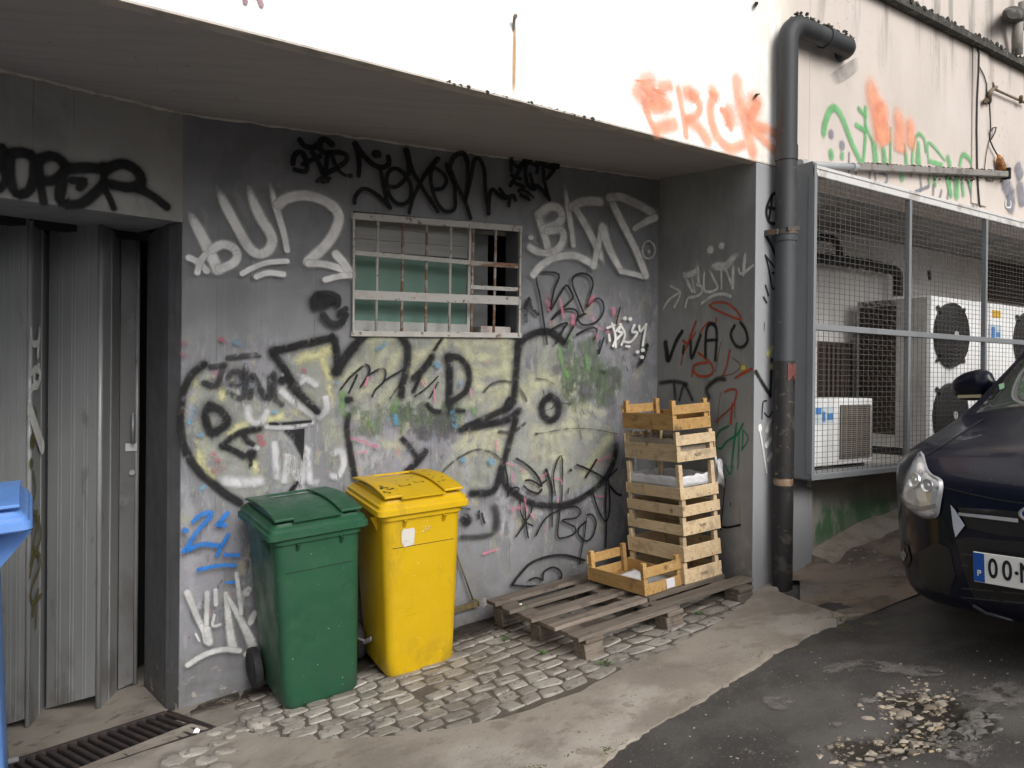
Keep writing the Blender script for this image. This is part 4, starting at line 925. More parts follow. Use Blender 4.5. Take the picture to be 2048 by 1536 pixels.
b = Tag(FW, C4); b.st(34, '1105 560,1125 500,1160 482,1200 515,1215 570,1190 620,1150 635,1115 610,1105 560').st(44, '1160 570,1162 580').done('spray_tag', m_paint('soft white ring', (.45, .45, .45), .9, 0, .7), wallW, 'soft white ring with a dot')
# --- black tags above the window
C1 = (560, 260, .14648); C2 = (840, 280, .14648)
b = Tag(FW, C1)
b.st(74, '330 420,300 345,235 325,175 390,165 480').st(66, '190 560,310 590,352 560,350 440;300 490,420 430,530 380').st(76, '260 160,320 240,430 262,490 230').st((90, 70), '690 215,610 155,540 170,530 280,600 330,680 330').st(70, '680 330,820 330,900 380,880 450,760 540,590 625').st(66, '430 330,510 470,570 620;630 380,600 610').st((64, 44), '690 360,740 500,800 590,875 640').st(52, '490 720,560 672,660 680').st(46, '560 732,640 722').st(62, '940 642')
b.done('spray_tag', K_hard, wallW, 'small black crew tag above and left of the window')
b = Tag(FW, C1)
b.st((84, 60), '1010 215,1040 300,1062 480,1055 640').st((80, 70), '1015 220,1080 320,1180 430,1280 508,1390 528,1465 480,1455 385').st(112, '1298 350').st(58, '1000 1010,1010 930,1090 832,1180 830,1300 900,1400 990,1480 1070').st(54, '1350 560,1390 760,1430 960,1480 1080').st(56, '1490 790,1570 792,1660 720,1690 650,1600 560,1510 552,1440 640,1440 780,1480 920,1560 1010,1650 1030,1740 980,1770 860,1750 740,1680 620').st((88, 60), '1700 300,1730 450,1735 620').st((70, 44), '1720 340,1780 560,1880 740,2000 940,2130 1130').st((46, 60), '1740 1145,1790 960,1880 760,1980 590,2120 410')
b.done('spray_tag', K_hard, wallW, 'black script tag reading JEX above the window')
b = Tag(FW, C2)
b.st(54, '170 690,270 682,330 600,320 520,230 430,150 400,120 520,140 680,200 860,290 970,380 992,450 940,450 780,440 640,350 420,330 350').st(62, '60 480,150 360,225 275').st(46, '110 810,215 995').st(72, '380 370,430 260,520 200,580 220,620 330').st(58, '620 330,620 560,600 760,590 850;380 400,480 640,580 840,660 1080;600 800,660 560,700 330,740 270,800 300,850 460,860 700,890 900,905 1020').st(56, '905 1020,920 760,960 692,1040 760,1120 810,1230 780,1270 835;1060 690,1130 780,1190 800;1190 800,1180 910').st(60, '1240 780')
b.done('spray_tag', K_hard, wallW, 'black script tag reading EM above the window')
b = Tag(FW, C2)
b.st(54, '1220 250,1210 350,1210 440;1240 330,1310 390,1400 300,1320 440,1200 640;1220 500,1330 550;1240 592,1380 655;1480 300,1410 380,1412 540,1450 660,1520 692,1570 640,1490 640;1470 490,1490 570,1510 640;1400 290,1480 330,1570 390,1560 460;1640 360,1660 560,1690 700,1730 830;1570 640,1650 720,1730 830').st((60, 50), '1790 430,1700 545').st(80, '1570 335,1640 335,1730 380,1830 370').st(110, '1815 365').st(42, '1330 692,1420 722,1510 800;1340 770,1460 832')
b.done('spray_tag', K_hard, wallW, 'small black tag reading ZGT above the right of the window')
b = Tag(FW, (560, 240, .390625)); b.st((110, 40), '200 930,240 925,280 920').st(34, '170 960,180 900,240 890,290 910,290 950').st(40, '215 1000,250 1040,300 1045,330 1000').st(34, '300 990,330 970').done('spray_tag', K_soft, wallW, 'black blurred blob left of the window')
# --- garage lintel
C_ = (0, 260, .18066)
b = Tag(FG, C_, 0, 1.4)
b.st(80, '-60 180,20 190,50 270,10 360,50 480,60 570,0 650,-60 680').st(96, '105 320,112 500,150 660,220 718,310 680,370 560,385 330').st(110, '70 270,240 250,400 300', (.2, .2)).st(80, '425 340,450 600,480 800').st(104, '430 330,560 290,680 340,720 450,600 555,470 560').st(112, '740 430,950 420,1130 430').st(80, '800 560,930 572,880 640').st(104, '690 560,662 760,740 825,900 815,1050 700,1150 600').st(74, '1150 400,1150 640').st(64, '1172 680,1220 770,1258 865').st(110, '1170 440,1350 375,1500 440,1560 540,1540 640').st(104, '1540 625,1400 635,1240 605').st(86, '1540 650,1700 740,1840 850')
b.done('spray_tag', K_soft, wallG, 'fat black blurred tag reading SUPER above the garage door'); halo(b, H_blk, wallG, 1.7)
# --- left end of the window wall
C_ = (350, 980, .23438)
b = Tag(FW, C_); b.st(48, '150 262,230 195,310 185,280 240,180 350,100 480,70 510;110 500,220 452,365 462;360 290,440 190;370 282,420 290').st(56, '86 332').st(40, '200 665,380 630,540 632;450 370,340 570;420 540,560 545', (0, .2)).st(30, '430 775,520 770').done('spray_tag', BLUE, wallW, 'blue tag behind the green bin')
b = Tag(FW, C_); b.st((62, 44), '105 860,180 1050,240 1180,262 1280').st(46, '272 860,265 1130').st(42, '342 840,345 960').st(30, '332 1050,320 1140,380 1130').st(70, '270 1170,290 1280').st((40, 90), '430 870,460 1150,490 1330').st((36, 90), '440 890,560 1100,655 1300').st(40, '520 700,560 1040').st(60, '590 900,640 800;690 1000,620 1150', (.3, .3)).st(60, '615 1382').st(54, '110 1470,250 1385,400 1342,545 1350').st(20, '175 1210,205 1268').done('spray_tag', m_paint('worn white spray', (.50, .50, .49), .6, .36, .85, wscale=50, edge=.5), wallW, 'white tag reading VAN at the foot of the wall')
# --- return wall
C_ = (1310, 460, .19529); D_ = (1310, 680, .26032)
b = Tag(FR, C_, 0, 1.6); b.st(30, '80 820,150 710,262 640;150 570,260 642,200 790', (.1, 0)).st(42, '300 450,340 540,382 625').st(26, '380 480,410 640').st(60, '310 470,420 425,440 320', (0, .4)).st(42, '440 350,450 540', (.3, 0)).st(30, '430 560,480 580,482 640,420 682,340 700,315 790').st(30, '510 400,512 622,640 600,600 490,550 390', (.1, .2)).st(76, '560 365,720 372,800 290,880 240', (.3, .5)).st(30, '682 400,685 600;720 380,800 590').st(44, '800 590,805 320', (0, .4)).st(30, '860 400,890 450,1010 362').st(46, '930 200,910 450', (.5, 0)).st(70, '570 205').st(62, '685 162').st(32, '480 750,600 672,700 655,780 680').done('spray_tag', W_faint, wallR, 'thin white tag reading BUNZ with two dots and an arrow')
b = Tag(FR, C_); b.st(22, '560 772,620 742,740 750,840 830,882 910,820 902,680 840,580 792,560 772').st(32, '422 940,380 1050,340 1160,290 1130').st(20, '270 1380,300 1250,420 1050;460 1060,540 950,622 960,630 900;380 1500,390 1420').st(27, '450 1260,560 1350,600 1430,560 1490,450 1492,390 1420,440 1370,540 1358').st(26, '770 1230,735 1400,700 1490').st(20, '1000 1420,900 1460,840 1510').done('spray_tag', RED, wallR, 'orange red tag on the side wall of the recess')
b = Tag(FR, C_); b.st(14, '690 1490,800 1470,880 1390,800 1310;680 1150,650 1300,622 1450').done('spray_tag', BRN, wallR, 'thin brown lines across the red tag')
b = Tag(FR, C_); b.st(70, '910 1410').done('spray_tag', YEL, wallR, 'yellow sprayed dot')
b = Tag(FR, C_); b.st(80, '112 1160,132 1320').st(52, '150 1330,220 1140,282 1040').st(42, '300 1190,290 1260').st(46, '370 1150,380 1310,470 1080').st(44, '520 1300,530 1030,580 960,636 1030,622 1330').st(36, '530 1132,640 1122').st(40, '820 980,780 1070,830 1180,900 1198,952 1130,930 1020,880 945').done('spray_tag', K_soft, wallR, 'black blurred words VIVA O')
b = Tag(FR, D_); b.st(42, '40 330,150 318,250 340').st(40, '150 345,160 450;190 460,230 350,290 460').st(52, '420 440,400 372,480 302,540 300').done('spray_tag', K_haze, wallR, 'black blurred tag behind the top crate')
b = Tag(FR, D_); b.st(16, '540 400,580 380,630 392,610 500;610 500,470 630').st((20, 26), '600 490,585 640').st(16, '620 290,750 220').done('spray_tag', RED, wallR, 'small orange red marks above the green tag')
b = Tag(FR, D_); b.st(17, '460 820,510 832,560 775,630 730,680 645;570 660,500 700,470 770').st(20, '630 640,605 850,590 980').st(12, '650 700,640 990;680 690,672 850;690 700,720 760,680 832;545 960,580 1030,602 970').done('spray_tag', GRN, wallR, 'green marker tag beside the crates')
b = Tag(FR, D_); b.st(11, '545 1070,530 1250,510 1460').st(17, '510 1432,560 1440,660 1420').st(8, '585 1250,588 1280;400 1480').done('spray_tag', K_hard, wallR, 'thin black line beside the crates')
b = Tag(FR, D_); b.st(9, '510 400,490 560,490 660;620 600,620 500').done('spray_tag', BRN, wallR, 'thin brown arc above the green tag')
# --- pillar
FP = FF
b = Tag(FP, C_, .001, 1.4); b.st((40, 30), '1140 60,1200 180,1236 280').st(24, '1130 262,1160 380,1200 598,1236 580;1236 440,1200 442').st(22, '1130 262,1220 382').st(24, '1130 570,1160 668;1110 690,1140 740').st(8, '1120 950,1115 1030').done('spray_tag', K_soft, pillar, 'black zigzag strokes beside the drainpipe')
b = Tag(FP, D_, .001, 1.4); b.st((34, 30), '775 245,830 340,885 425').st(28, '885 430,890 300,895 150').st(12, '820 605,828 480,855 468;840 560,870 590,900 552').st(14, '870 660,912 622').done('spray_tag', K_soft, pillar, 'black angular strokes low on the pillar')
b = Tag(FP, D_, .001, 1.4); b.st(34, '804 665,806 690').st((16, 12), '805 700,830 850,855 1020').done('spray_tag', W_mark, pillar, 'white matchstick drip on the pillar')
b = Tag(FP, D_, .001, 1.4); b.st(46, '850 720,890 600;840 830,900 740;860 940,905 860', (.2, .2)).done('paint_smear', W_faint, pillar, 'pale stripes beside the drainpipe')
b = Tag(FP, D_, .001, 1.4); b.st(56, '870 110,900 60;900 200').done('paint_smear', m_paint('pale yellow smear', (.55, .52, .26), .8, .3, .8), pillar, 'pale yellow smear on the pillar')
b = Tag(FP, (1250, 250, .22785), .001, 1.4); b.st(24, '1345 605,1290 612,1240 740,1262 850,1345 868;1250 722,1345 742;1290 620,1262 820').done('spray_tag', K_hard, pillar, 'black circle with a cross beside the drainpipe')
# --- upper facade
C_ = (1250, 120, .15625)
b = Tag(FF, C_, 0, 3.4); b.st(170, '230 90,280 300,250 440', (.55, .1)).st(110, '80 260,180 430,300 560', (.4, .2)).st(120, '430 330,440 460,300 560', (.4, .1)).st(80, '640 330,500 340,400 380', (.3, .3)).st(110, '700 420,860 440,930 520', (.3, .1)).st(130, '1250 560,1330 700,1360 900', (.3, .2)).st(150, '1640 330,1640 560,1560 760', (.4, .1)).st(110, '1180 330,1100 480', (.5, .1)).done('spray_tag', ORG2, fac, 'pale orange mist of the fat letters')
b = Tag(FF, C_, 0, 2.3); b.st(130, '295 590,420 600,540 575').st(70, '265 640,330 800,400 915').st(136, '405 890,530 840,615 825').st(70, '660 260,690 450,740 700,780 975', (.2, 0)).st(84, '860 450,950 560,930 680,800 760').st(120, '820 780,950 880,1050 1030').st(104, '1120 480,1090 600,1100 760,1180 990,1340 1130,1490 1090').st(60, '1230 640,1290 700,1350 880').st(140, '1430 270,1455 500,1530 800,1580 1000,1625 1170').st(104, '1600 840,1780 880,1930 950').st(90, '1640 900,1780 1030,1900 1150').st(90, '1690 560,1600 740').done('spray_tag', ORG, fac, 'fat orange letters reading ERCK on the white wall')
C_ = (1620, 120, .2279)
b = Tag(FF, C_, 0, 2.3); b.st((240, 190), '290 40,330 170', (.1, .2)).done('stain', STN, fac, 'grey damp stain under the drainpipe end')
b = Tag(FF, C_, 0, 1.5); b.st(24, '340 820,335 1010;400 980,390 1050;520 980,520 1080;570 980,570 1090;600 990,670 1020,660 1080,580 1100').st(28, '960 1000,970 1130,920 1160;920 1160,1040 1110;1080 1100,1075 1210;1150 1150,1130 1230;1380 1050,1432 1280;1230 1060,1200 1220').st(70, '280 700,275 800;180 700,180 600', (.4, .4)).done('spray_tag', GYB, fac, 'grey lettering behind the green tag')
b = Tag(FF, C_, 0, 1.35)
b.st((80, 60), '108 690,132 540,180 432,230 432,290 540,350 700,430 880', (.08, 0)).st(46, '460 890,480 700,482 420').st(48, '425 430,482 490;400 570,480 620').st(74, '180 815,182 845').st(62, '276 830,276 850').st(36, '490 590,550 730').st(84, '560 760,570 870').st(74, '640 800,650 890').st((24, 40), '702 600,702 890').st((30, 60), '825 740,840 900').st(36, '890 900,910 720,950 650,1000 700,1012 800').st((40, 90), '945 730,945 890').st(28, '1036 900,1038 725,1180 880').st(44, '1050 890,1150 920').st(64, '1208 860,1220 920').st(48, '1310 920,1338 830,1400 880,1420 950').st(62, '792 1000,800 1040').st(30, '872 970,880 1015;1040 1000,1040 1090').st(44, '1090 1000,1092 1100').st(66, '1200 1040,1230 1180').st(84, '1280 1050,1280 1190').st(40, '1390 1060,1425 1200').st(50, '1330 1080,1340 1180')
b.done('spray_tag', GR2, fac, 'light green tag above the wire cage')
b = Tag(FF, C_, 0, 2.9); b.st((90, 150), '505 110,540 300,600 520,640 740', (.3, .1)).st((110, 120), '640 320,620 560,660 760', (.3, .05)).st((80, 110), '750 380,780 600,780 830', (.35, .1)).st(80, '860 470,880 700,860 780', (.4, .2)).done('spray_tag', ORG, fac, 'orange blurred tag on the pink wall')
b = Tag(FF, C_, 0, 1.6); b.st(130, '1730 900,1710 1100,1760 1180,1740 1350', (.3, .1)).st(120, '1830 1050,1860 1300;1800 900,1850 1050', (.3, .2)).done('spray_tag', GYB, fac, 'big blurred grey tag at the right edge')
b = Tag(FF, C_); b.st(14, '1712 1238,1712 1290,1752 1290,1752 1240').done('spray_tag', W_mark, fac, 'small white letter U in the grey tag')
b = Tag(FF, (0, 0, 1)); b.st((7, 9), '1028 64,1026 195', (0, .3)).done('stain', RST, fac, 'rust streak below the iron stub')
b = Tag(FF, (0, 0, 1)); b.st(9, '482 -30,490 5;508 -30,522 11;500 -8,512 -8').done('painted_letter', MAU, fac, 'feet of a mauve painted letter')
# --- tags on the door fold
pa, pb2 = gp3[1], gp3[2]
yaw = math.degrees(math.atan2((pb2-pa).y, (pb2-pa).x))
if not -90 < yaw < 90: yaw += 180
FD = Frame(pa, yaw); 
side = 1 if FD.N.dot(CAM-pa) > 0 else -1
foldp = pans[1]
def doortag(mat, strokes, label):
    b = Tag(FD, (30, 640, .40984), .017 if side > 0 else -.020, 4.2)
    for w, s_ in strokes: b.st(w, s_)
    o = b.done('spray_tag', mat, foldp, label)
    M = frameM(FD); o.matrix_basis = Matrix.Translation(-o3) @ M
doortag(W_mark, ((10, '80 50,86 112,116 108,122 45;116 100,114 175;80 60,78 250,100 238,126 262,114 312,96 300,100 250,118 225;76 365,86 330,112 322'), (22, '76 440,135 620')), 'white marker tag on the door fold')
doortag(OLV, ((24, '95 462'), (22, '88 592'), (16, '82 700'), (8, '92 745,102 830,85 925,112 940;80 1190,100 1060,122 960;82 1030,110 960,128 1060,85 1180;76 1250,100 1140,126 1150;100 1110,126 1190,82 1320,92 1382,130 1342;116 1320,90 1440;110 1380,105 1500')), 'olive ink tag on the door fold')
# ================================================================== GROUND
def grid_sheet(name, mat, inside, x0, x1, y0, y1, st, zf, kind='structure'):
    mb = MB(); nx = int((x1-x0)/st); ny = int((y1-y0)/st); idx = {}
    for j in range(ny+1):
        for i in range(nx+1):
            x = x0+i*st; y = y0+j*st; idx[i, j] = len(mb.v); mb.v.append(Vector((x, y, zf(x, y))))
    for j in range(ny):
        for i in range(nx):
            if inside is None or inside(x0+(i+.5)*st, y0+(j+.5)*st): mb.f.append([idx[i, j], idx[i+1, j], idx[i+1, j+1], idx[i, j+1]])
    o = mb.build(name, mat, smooth=True, fixn=False); return tag(o, kind=kind)
def nz(x, y, s, seed=0): return noise.noise(Vector((x*s, y*s, seed)))
def asph():
    t = NT('asphalt'); o = t.co()
    col = t.mix(t.mr(t.noise(o, 2.2, 5.), .35, .7), (.058, .053, .050), (.092, .085, .080))
    sp = t.vor(o, 120.); sc = t.vor(o, 120., out='Color')
    sx = t.sep(sc)
    col = t.mix(t.math('MULTIPLY', t.mr(sp, .22, .38, 1., 0.), t.mr(sx[0], .72, .9)), col, (.17, .16, .15))
    col = t.mix(t.math('MULTIPLY', t.mr(t.noise(o, 190., 2.), .69, .74), .6), col, (.22, .21, .195))
    col = t.mix(t.math('MULTIPLY', t.mr(t.noise(o, 1.4, 7., .66), .46, .62), .75), col, (.125, .118, .11))
    bp = t.math('ADD', t.noise(o, 160., 4., .7), t.math('MULTIPLY', t.noise(o, 20., 4.), .7))
    return t.out(col, t.mr(t.noise(o, 5., 3.), .3, .7, .75, .95), bp, .7, .006, spec=.3)
M_asph = asph()
M_conc = m_basic('worn concrete apron', (.33, .290, .245), .9, [(2.4, .42, .62, (.225, .193, .16), .85, (1, 1, 1)), (1.7, .52, .64, (.43, .39, .345), .7, (1, 1, 1)), (7., .54, .64, (.19, .158, .125), .6, (1, 1, 1)), (14., .60, .66, (.27, .22, .16), .6, (1, 1, 1)), (40., .64, .7, (.10, .09, .08), .6, (1, 1, 1)), (90., .64, .68, (.48, .46, .43), .5, (1, 1, 1))], .6, 60., .006)
M_thr = m_basic('oily threshold concrete', (.27, .238, .203), .9, [(3., .45, .68, (.16, .14, .118), .85, (1, 1, 1)), (9., .58, .68, (.075, .068, .06), .7, (1, 1, 1)), (50., .64, .7, (.3, .28, .26), .5, (1, 1, 1))], .4, 60.)
M_soil = m_basic('joint soil', (.115, .096, .078), .95, [(20., .5, .65, (.165, .14, .112), .7, (1, 1, 1)), (9., .62, .7, (.05, .06, .03), .6, (1, 1, 1))], .8, 70., .008)
M_dirt = m_basic('trodden dirt', (.27, .21, .16), .95, [(4., .42, .62, (.12, .094, .074), .85, (1, 1, 1)), (3., .55, .68, (.25, .225, .2), .8, (1, 1, 1)), (60., .64, .69, (.33, .3, .26), .7, (1, 1, 1))], .9, 45., .015)
def m_sett():
    t = NT('limestone sett'); o = t.co(); g = t.n('NewGeometry').outputs['Random Per Island']
    col = t.mix(g, (.26, .232, .202), (.41, .378, .332))
    col = t.mix(t.math('MULTIPLY', t.mr(t.noise(o, 3., 6.), .42, .62), .6), col, (.15, .133, .118))
    col = t.mix(t.math('MULTIPLY', t.mr(t.noise(o, 16., 6., .65), .5, .66), .7), col, (.37, .345, .315))
    col = t.mix(t.math('MULTIPLY', t.mr(t.noise(o, 27., 6., .65), .56, .64), .75), col, (.095, .082, .07))
    col = t.mix(t.math('MULTIPLY', t.mr(t.noise(o, 80., 3.), .62, .68), .6), col, (.42, .40, .37))
    bp = t.math('ADD', t.noise(o, 55., 8., .7), t.math('MULTIPLY', t.noise(o, 14., 4.), 1.2))
    return t.out(col, t.mr(g, 0., 1., .6, .85), bp, .6, .008, spec=.35)
M_sett = m_sett()
# edges in plan, from the photograph
EDGE_A = [hg(x, y) for x, y in ((700, 1860), (960, 1680), (1180, 1538), (1285, 1466), (1400, 1398), (1500, 1338), (1565, 1298), (1640, 1258), (1700, 1234), (1726, 1226))]   # apron / asphalt
EDGE_B = [hg(x, y) for x, y in ((380, 1455), (450, 1462), (520, 1478), (640, 1487), (760, 1482), (900, 1466), (1000, 1447), (1090, 1417), (1170, 1385), (1250, 1345), (1330, 1308), (1400, 1272), (1480, 1225), (1502, 1200))]  # setts / apron
def in_poly(x, y, P):
    c = False; n = len(P); j = n-1
    for i in range(n):
        xi, yi = P[i][0], P[i][1]; xj, yj = P[j][0], P[j][1]
        if (yi > y) != (yj > y) and x < (xj-xi)*(y-yi)/(yj-yi)+xi: c = not c
        j = i
    return c
def refine(P, st=.03, amp=.012, seed=0):
    out = []
    for i in range(len(P)-1):
        n = max(1, int((P[i+1]-P[i]).length/st))
        for k in range(n):
            p = P[i].lerp(P[i+1], k/n); out.append(Vector((p.x+amp*nz(p.x, p.y, 9, seed)+amp*.6*nz(p.x, p.y, 31, seed), p.y+amp*nz(p.x, p.y, 9, seed+5)+amp*.6*nz(p.x, p.y, 31, seed+5), 0)))
    out.append(P[-1].copy()); return out
hole_c = hg(1840, 1415); 
def road_z(x, y):
    z = gz(x, y)-.012+.008*nz(x, y, 1.6)+.004*nz(x, y, 6., 3)
    # pothole
    p = Vector((x, y)); 
    for cx_, cy_, r, d in HOLES:
        q = (p-Vector((cx_, cy_))).length/r
        if q < 1.4: z -= d*max(0, 1-max(0, q-.35)/.75)**1.0*(1 if q < 1.1 else 0.)+0
    return z
HOLES = []
for px_, py_, r, d in ((1800, 1420, .13, .02), (1850, 1390, .11, .02), (1870, 1440, .12, .022), (1810, 1468, .13, .022), (1740, 1500, .12, .018), (1900, 1470, .10, .015)):
    c = hg(px_, py_, -.012); HOLES.append((c.x, c.y, r, d))
mb = MB()
# far sheet with a rectangular gap for the fine near one
X0, X1, Y0, Y1 = -4.5, 5.5, -.6, 6.6
xs = [-60, X0, X1, 60]; ys = [-60, Y0, Y1, 60]
road = grid_sheet('road', M_asph, lambda x, y: True, X0, X1, Y0, Y1, .05, road_z)
for i in range(3):
    for j in range(3):
        if i == 1 and j == 1: continue
        mb.quad(*[(x, y, gz(x, y)-.013) for x, y in ((xs[i], ys[j]), (xs[i+1], ys[j]), (xs[i+1], ys[j+1]), (xs[i], ys[j+1]))])
tag(mb.build('ground', M_asph, fixn=False), kind='structure')
# concrete apron: a raised sheet with a broken outer edge
eA = refine(EDGE_A, .025, .022, 1); eB = refine(EDGE_B, .03, .012, 2)
corner = [hg(1760, 1213), hg(1700, 1236), hg(1640, 1226), hg(1600, 1212), hg(1560, 1194), FF.w(.12, .0, 0)]
cor = refine([EDGE_A[-1], hg(1690, 1231), hg(1640, 1222), hg(1600, 1208), hg(1560, 1190), FF.w(.18, -.0, 0), FF.w(.18, .1, 0), FR.w(LR-.3, .1, 0), EDGE_B[-1]], .03, .008, 3)
outer = [Vector((-3.6, 2.1, 0)), Vector((-1.6, 1.2, 0))]
apron_poly = outer+eA+cor[1:]+eB[::-1][1:]+[Vector((-1.56, 3.70, 0)), Vector((-1.86, 3.42, 0)), Vector((-2.6, 3.02, 0)), Vector((-3.9, 2.3, 0))]
def cdt_sheet(name, poly, zf, mat, grid=.07, skirt=.05, kind='structure'):
    pts = [Vector((p.x, p.y)) for p in poly]; n = len(pts)
    xs = [p.x for p in pts]; ys = [p.y for p in pts]; ins = []
    x = min(xs)
    while x < max(xs):
        y = min(ys)
        while y < max(ys):
            if in_poly(x, y, pts) and min((Vector((x, y))-p).length for p in pts) > grid*.35: ins.append(Vector((x+random.uniform(-.2, .2)*grid, y+random.uniform(-.2, .2)*grid)))
            y += grid
        x += grid
    v, e, f, *_ = geometry.delaunay_2d_cdt(pts+ins, [(i, (i+1) % n) for i in range(n)], [list(range(n))], 1, 1e-5)
    mb = MB(); mb.v = [Vector((p.x, p.y, zf(p.x, p.y))) for p in v]; mb.f = [list(q) for q in f]
    if skirt:
        for i in range(n):
            a, b_ = pts[i], pts[(i+1) % n]
            mb.quad((a.x, a.y, zf(a.x, a.y)), (b_.x, b_.y, zf(b_.x, b_.y)), (b_.x, b_.y, zf(b_.x, b_.y)-skirt), (a.x, a.y, zf(a.x, a.y)-skirt))
    o = mb.build(name, mat, smooth=False, fixn=False)
    autosmooth(o, 50)
    return tag(o, kind=kind)
def near_edge(x, y, E): return min((Vector((x, y))-Vector((p.x, p.y))).length for p in E)
def apr_z(x, y):
    d = near_edge(x, y, eA); return gz(x, y)+.004+.014*min(1, d/.18)+.008*nz(x, y, 3.1, 7)+.003*nz(x, y, 11, 8)
apron = cdt_sheet('pavement', apron_poly, apr_z, M_conc)
# soil bed under the setts, up to the wall
bed_poly = [FW.w(-.01, .05, 0), FW.w(1.2, .05, 0), FW.w(LW, .05, 0), FR.w(LR, .06, 0)]+[p+Vector((.02, -.03, 0)) for p in eB[::-1]]+[Vector((-1.52, 3.72, 0))]
bed = cdt_sheet('soil_bed', bed_poly, lambda x, y: gz(x, y)+.002+.005*nz(x, y, 14, 4), M_soil, .06, 0)
# setts
bp2 = [Vector((p.x, p.y)) for p in bed_poly]
mb = MB(); ra = math.radians(29); ux = Vector((math.cos(ra), math.sin(ra))); uy = Vector((-math.sin(ra), math.cos(ra)))
org = Vector((-1.6, 3.1)); rs = random.Random(11); SZ = .108
def jit(i, j): 
    r_ = random.Random(i*977+j*131); return Vector((r_.uniform(-.16, .16), r_.uniform(-.16, .16)))*SZ
rows = 26; cols = 52
for j in range(rows):
    sh = .5*(j % 2)+.12*math.sin(j*1.7)
    i = 0
    xcur = -1.0
    while xcur < 4.2:
        wdt = SZ*rs.uniform(.78, 1.28); hgt = SZ*rs.uniform(.86, 1.0)
        bend = .03*math.sin(xcur*1.9+j*.3)
        c = org+ux*(xcur+wdt/2+sh*.03)+uy*(j*SZ*.98-.6+bend); xcur += wdt
        if not in_poly(c.x, c.y, bp2): continue
        if min((c-Vector((p.x, p.y))).length for p in eB) < .004: continue
        q = FW.loc((c.x, c.y, 0))
        if q.y > -.05 and q.x > 0: continue
        if rs.random() < .02: continue
        z0 = gz(c.x, c.y); g = .0028
        hw, hh = wdt/2-g*rs.uniform(.6, 1.6), hgt/2-g*rs.uniform(.5, 1.5)
        rot_ = rs.uniform(-.10, .10); ca, sa = math.cos(rot_), math.sin(rot_)
        base = []; skx, sky_ = rs.uniform(-.22, .22), rs.uniform(-.18, .18)
        nn_ = 12
        for k in range(nn_):
            a = 2*math.pi*(k+.5)/nn_; cc, ss = math.cos(a), math.sin(a)
            ex = math.copysign(abs(cc)**.34, cc); ey_ = math.copysign(abs(ss)**.34, ss)
            base.append((ex*hw*rs.uniform(.86, 1.06)+skx*ey_*hh, ey_*hh*rs.uniform(.86, 1.06)+sky_*ex*hw))
        up_ = rs.uniform(.005, .0105); tx, ty = rs.uniform(-.07, .07), rs.uniform(-.07, .07)
        rings = []
        for sc_, dz in ((1., -.03), (1., up_*.5), (.93, up_*.9), (.74, up_*1.02)):
            ring = []
            for bx_, by_ in base:
                lx, ly = bx_*sc_, by_*sc_; lx, ly = lx*ca-ly*sa, lx*sa+ly*ca
                p = c+ux*lx+uy*ly; ring.append(Vector((p.x, p.y, gz(p.x, p.y)+dz+(tx*lx+ty*ly if dz > 0 else 0)+(rs.uniform(-.0016, .0016) if dz > 0 else 0))))
            rings.append(ring)
        mb.loft(rings)
# loose big stones bedded in mortar at the drain
for px_, py_, r in ((395, 1513, .075), (440, 1495, .05), (455, 1512, .05), (415, 1530, .06), (355, 1530, .075), (480, 1470, .028), (462, 1482, .03), (345, 1560, .09), (440, 1545, .06), (430, 1475, .035), (520, 1452, .06), (500, 1440, .05)):
    c = hg(px_, py_); rings = []; ph = rs.uniform(0, 6); el = rs.uniform(.6, .95)
    pr = [rs.uniform(.85, 1.15) for _ in range(9)]
    for sc_, dz in ((1, -.02), (1, .012), (.9, .019), (.6, .022)):
        rings.append([Vector((c.x+math.cos(a+ph)*r*sc_*pr[k], c.y+math.sin(a+ph)*r*sc_*el*pr[k], gz(c.x, c.y)+dz+.006)) for k, a in enumerate([i*2*math.pi/9 for i in range(9)])])
    mb.loft(rings)
setts = mb.build('cobblestones', M_sett, smooth=False, fixn=True); autosmooth(setts, 55); tag(setts, kind='structure')
# garage threshold
thr_poly = [Vector((-1.66, 3.985, 0)), Vector((-1.75, 4.07, 0)), Vector((-2.09, 4.56, 0)), Vector((-2.1, 5.0, 0)), Vector((-4.6, 4.4, 0)), Vector((-4.6, 2.6, 0)), Vector((-3.2, 3.16, 0)), Vector((-2.30, 3.665, 0)), Vector((-1.712, 3.995, 0))]
cdt_sheet('garage_threshold', thr_poly, lambda x, y: gz(x, y)+.006+.004*nz(x, y, 6, 2), M_thr, .12, .04)
patch = [Vector((-1.705, 3.99, 0)), Vector((-1.62, 4.02, 0)), FW.w(.32, .02, 0), Vector((-1.33, 3.86, 0)), Vector((-1.22, 3.73, 0)), Vector((-1.335, 3.65, 0))]
cdt_sheet('pavement', patch, lambda x, y: gz(x, y)+.013+.004*nz(x, y, 9, 2), M_thr, .06, .03)
# drain
M_iron = m_basic('dark iron', (.055, .045, .045), .6, [(12., .5, .65, (.11, .075, .06), .7, (1, 1, 1)), (40., .6, .68, (.02, .018, .018), .7, (1, 1, 1))], .3, 60., metal=.4)
ga, gb = Vector((-3.35, 3.09, 0)), Vector((-1.715, 3.99, 0)); gd = (gb-ga).normalized(); gw = Vector((.369, -.3545, 0))
gdr = empty('drain_grate', Vector((gb.x, gb.y, gz(gb.x, gb.y))), label='rusty iron channel grate in front of the garage door', cat='drain')
g0 = gdr.location
pz_ = lambda p, dz: Vector((p.x, p.y, gz(p.x, p.y)+dz))-g0
mb = MB(); L_ = (gb-ga).length; n = int(L_/.042)
for i in range(n+1):
    p = ga+gd*(L_*i/n); mb.bar(pz_(p+gw*.03, .006), pz_(p+gw*.97, .006), .021, .022)
mb.build('bars', M_iron, gdr, bevel=.004)
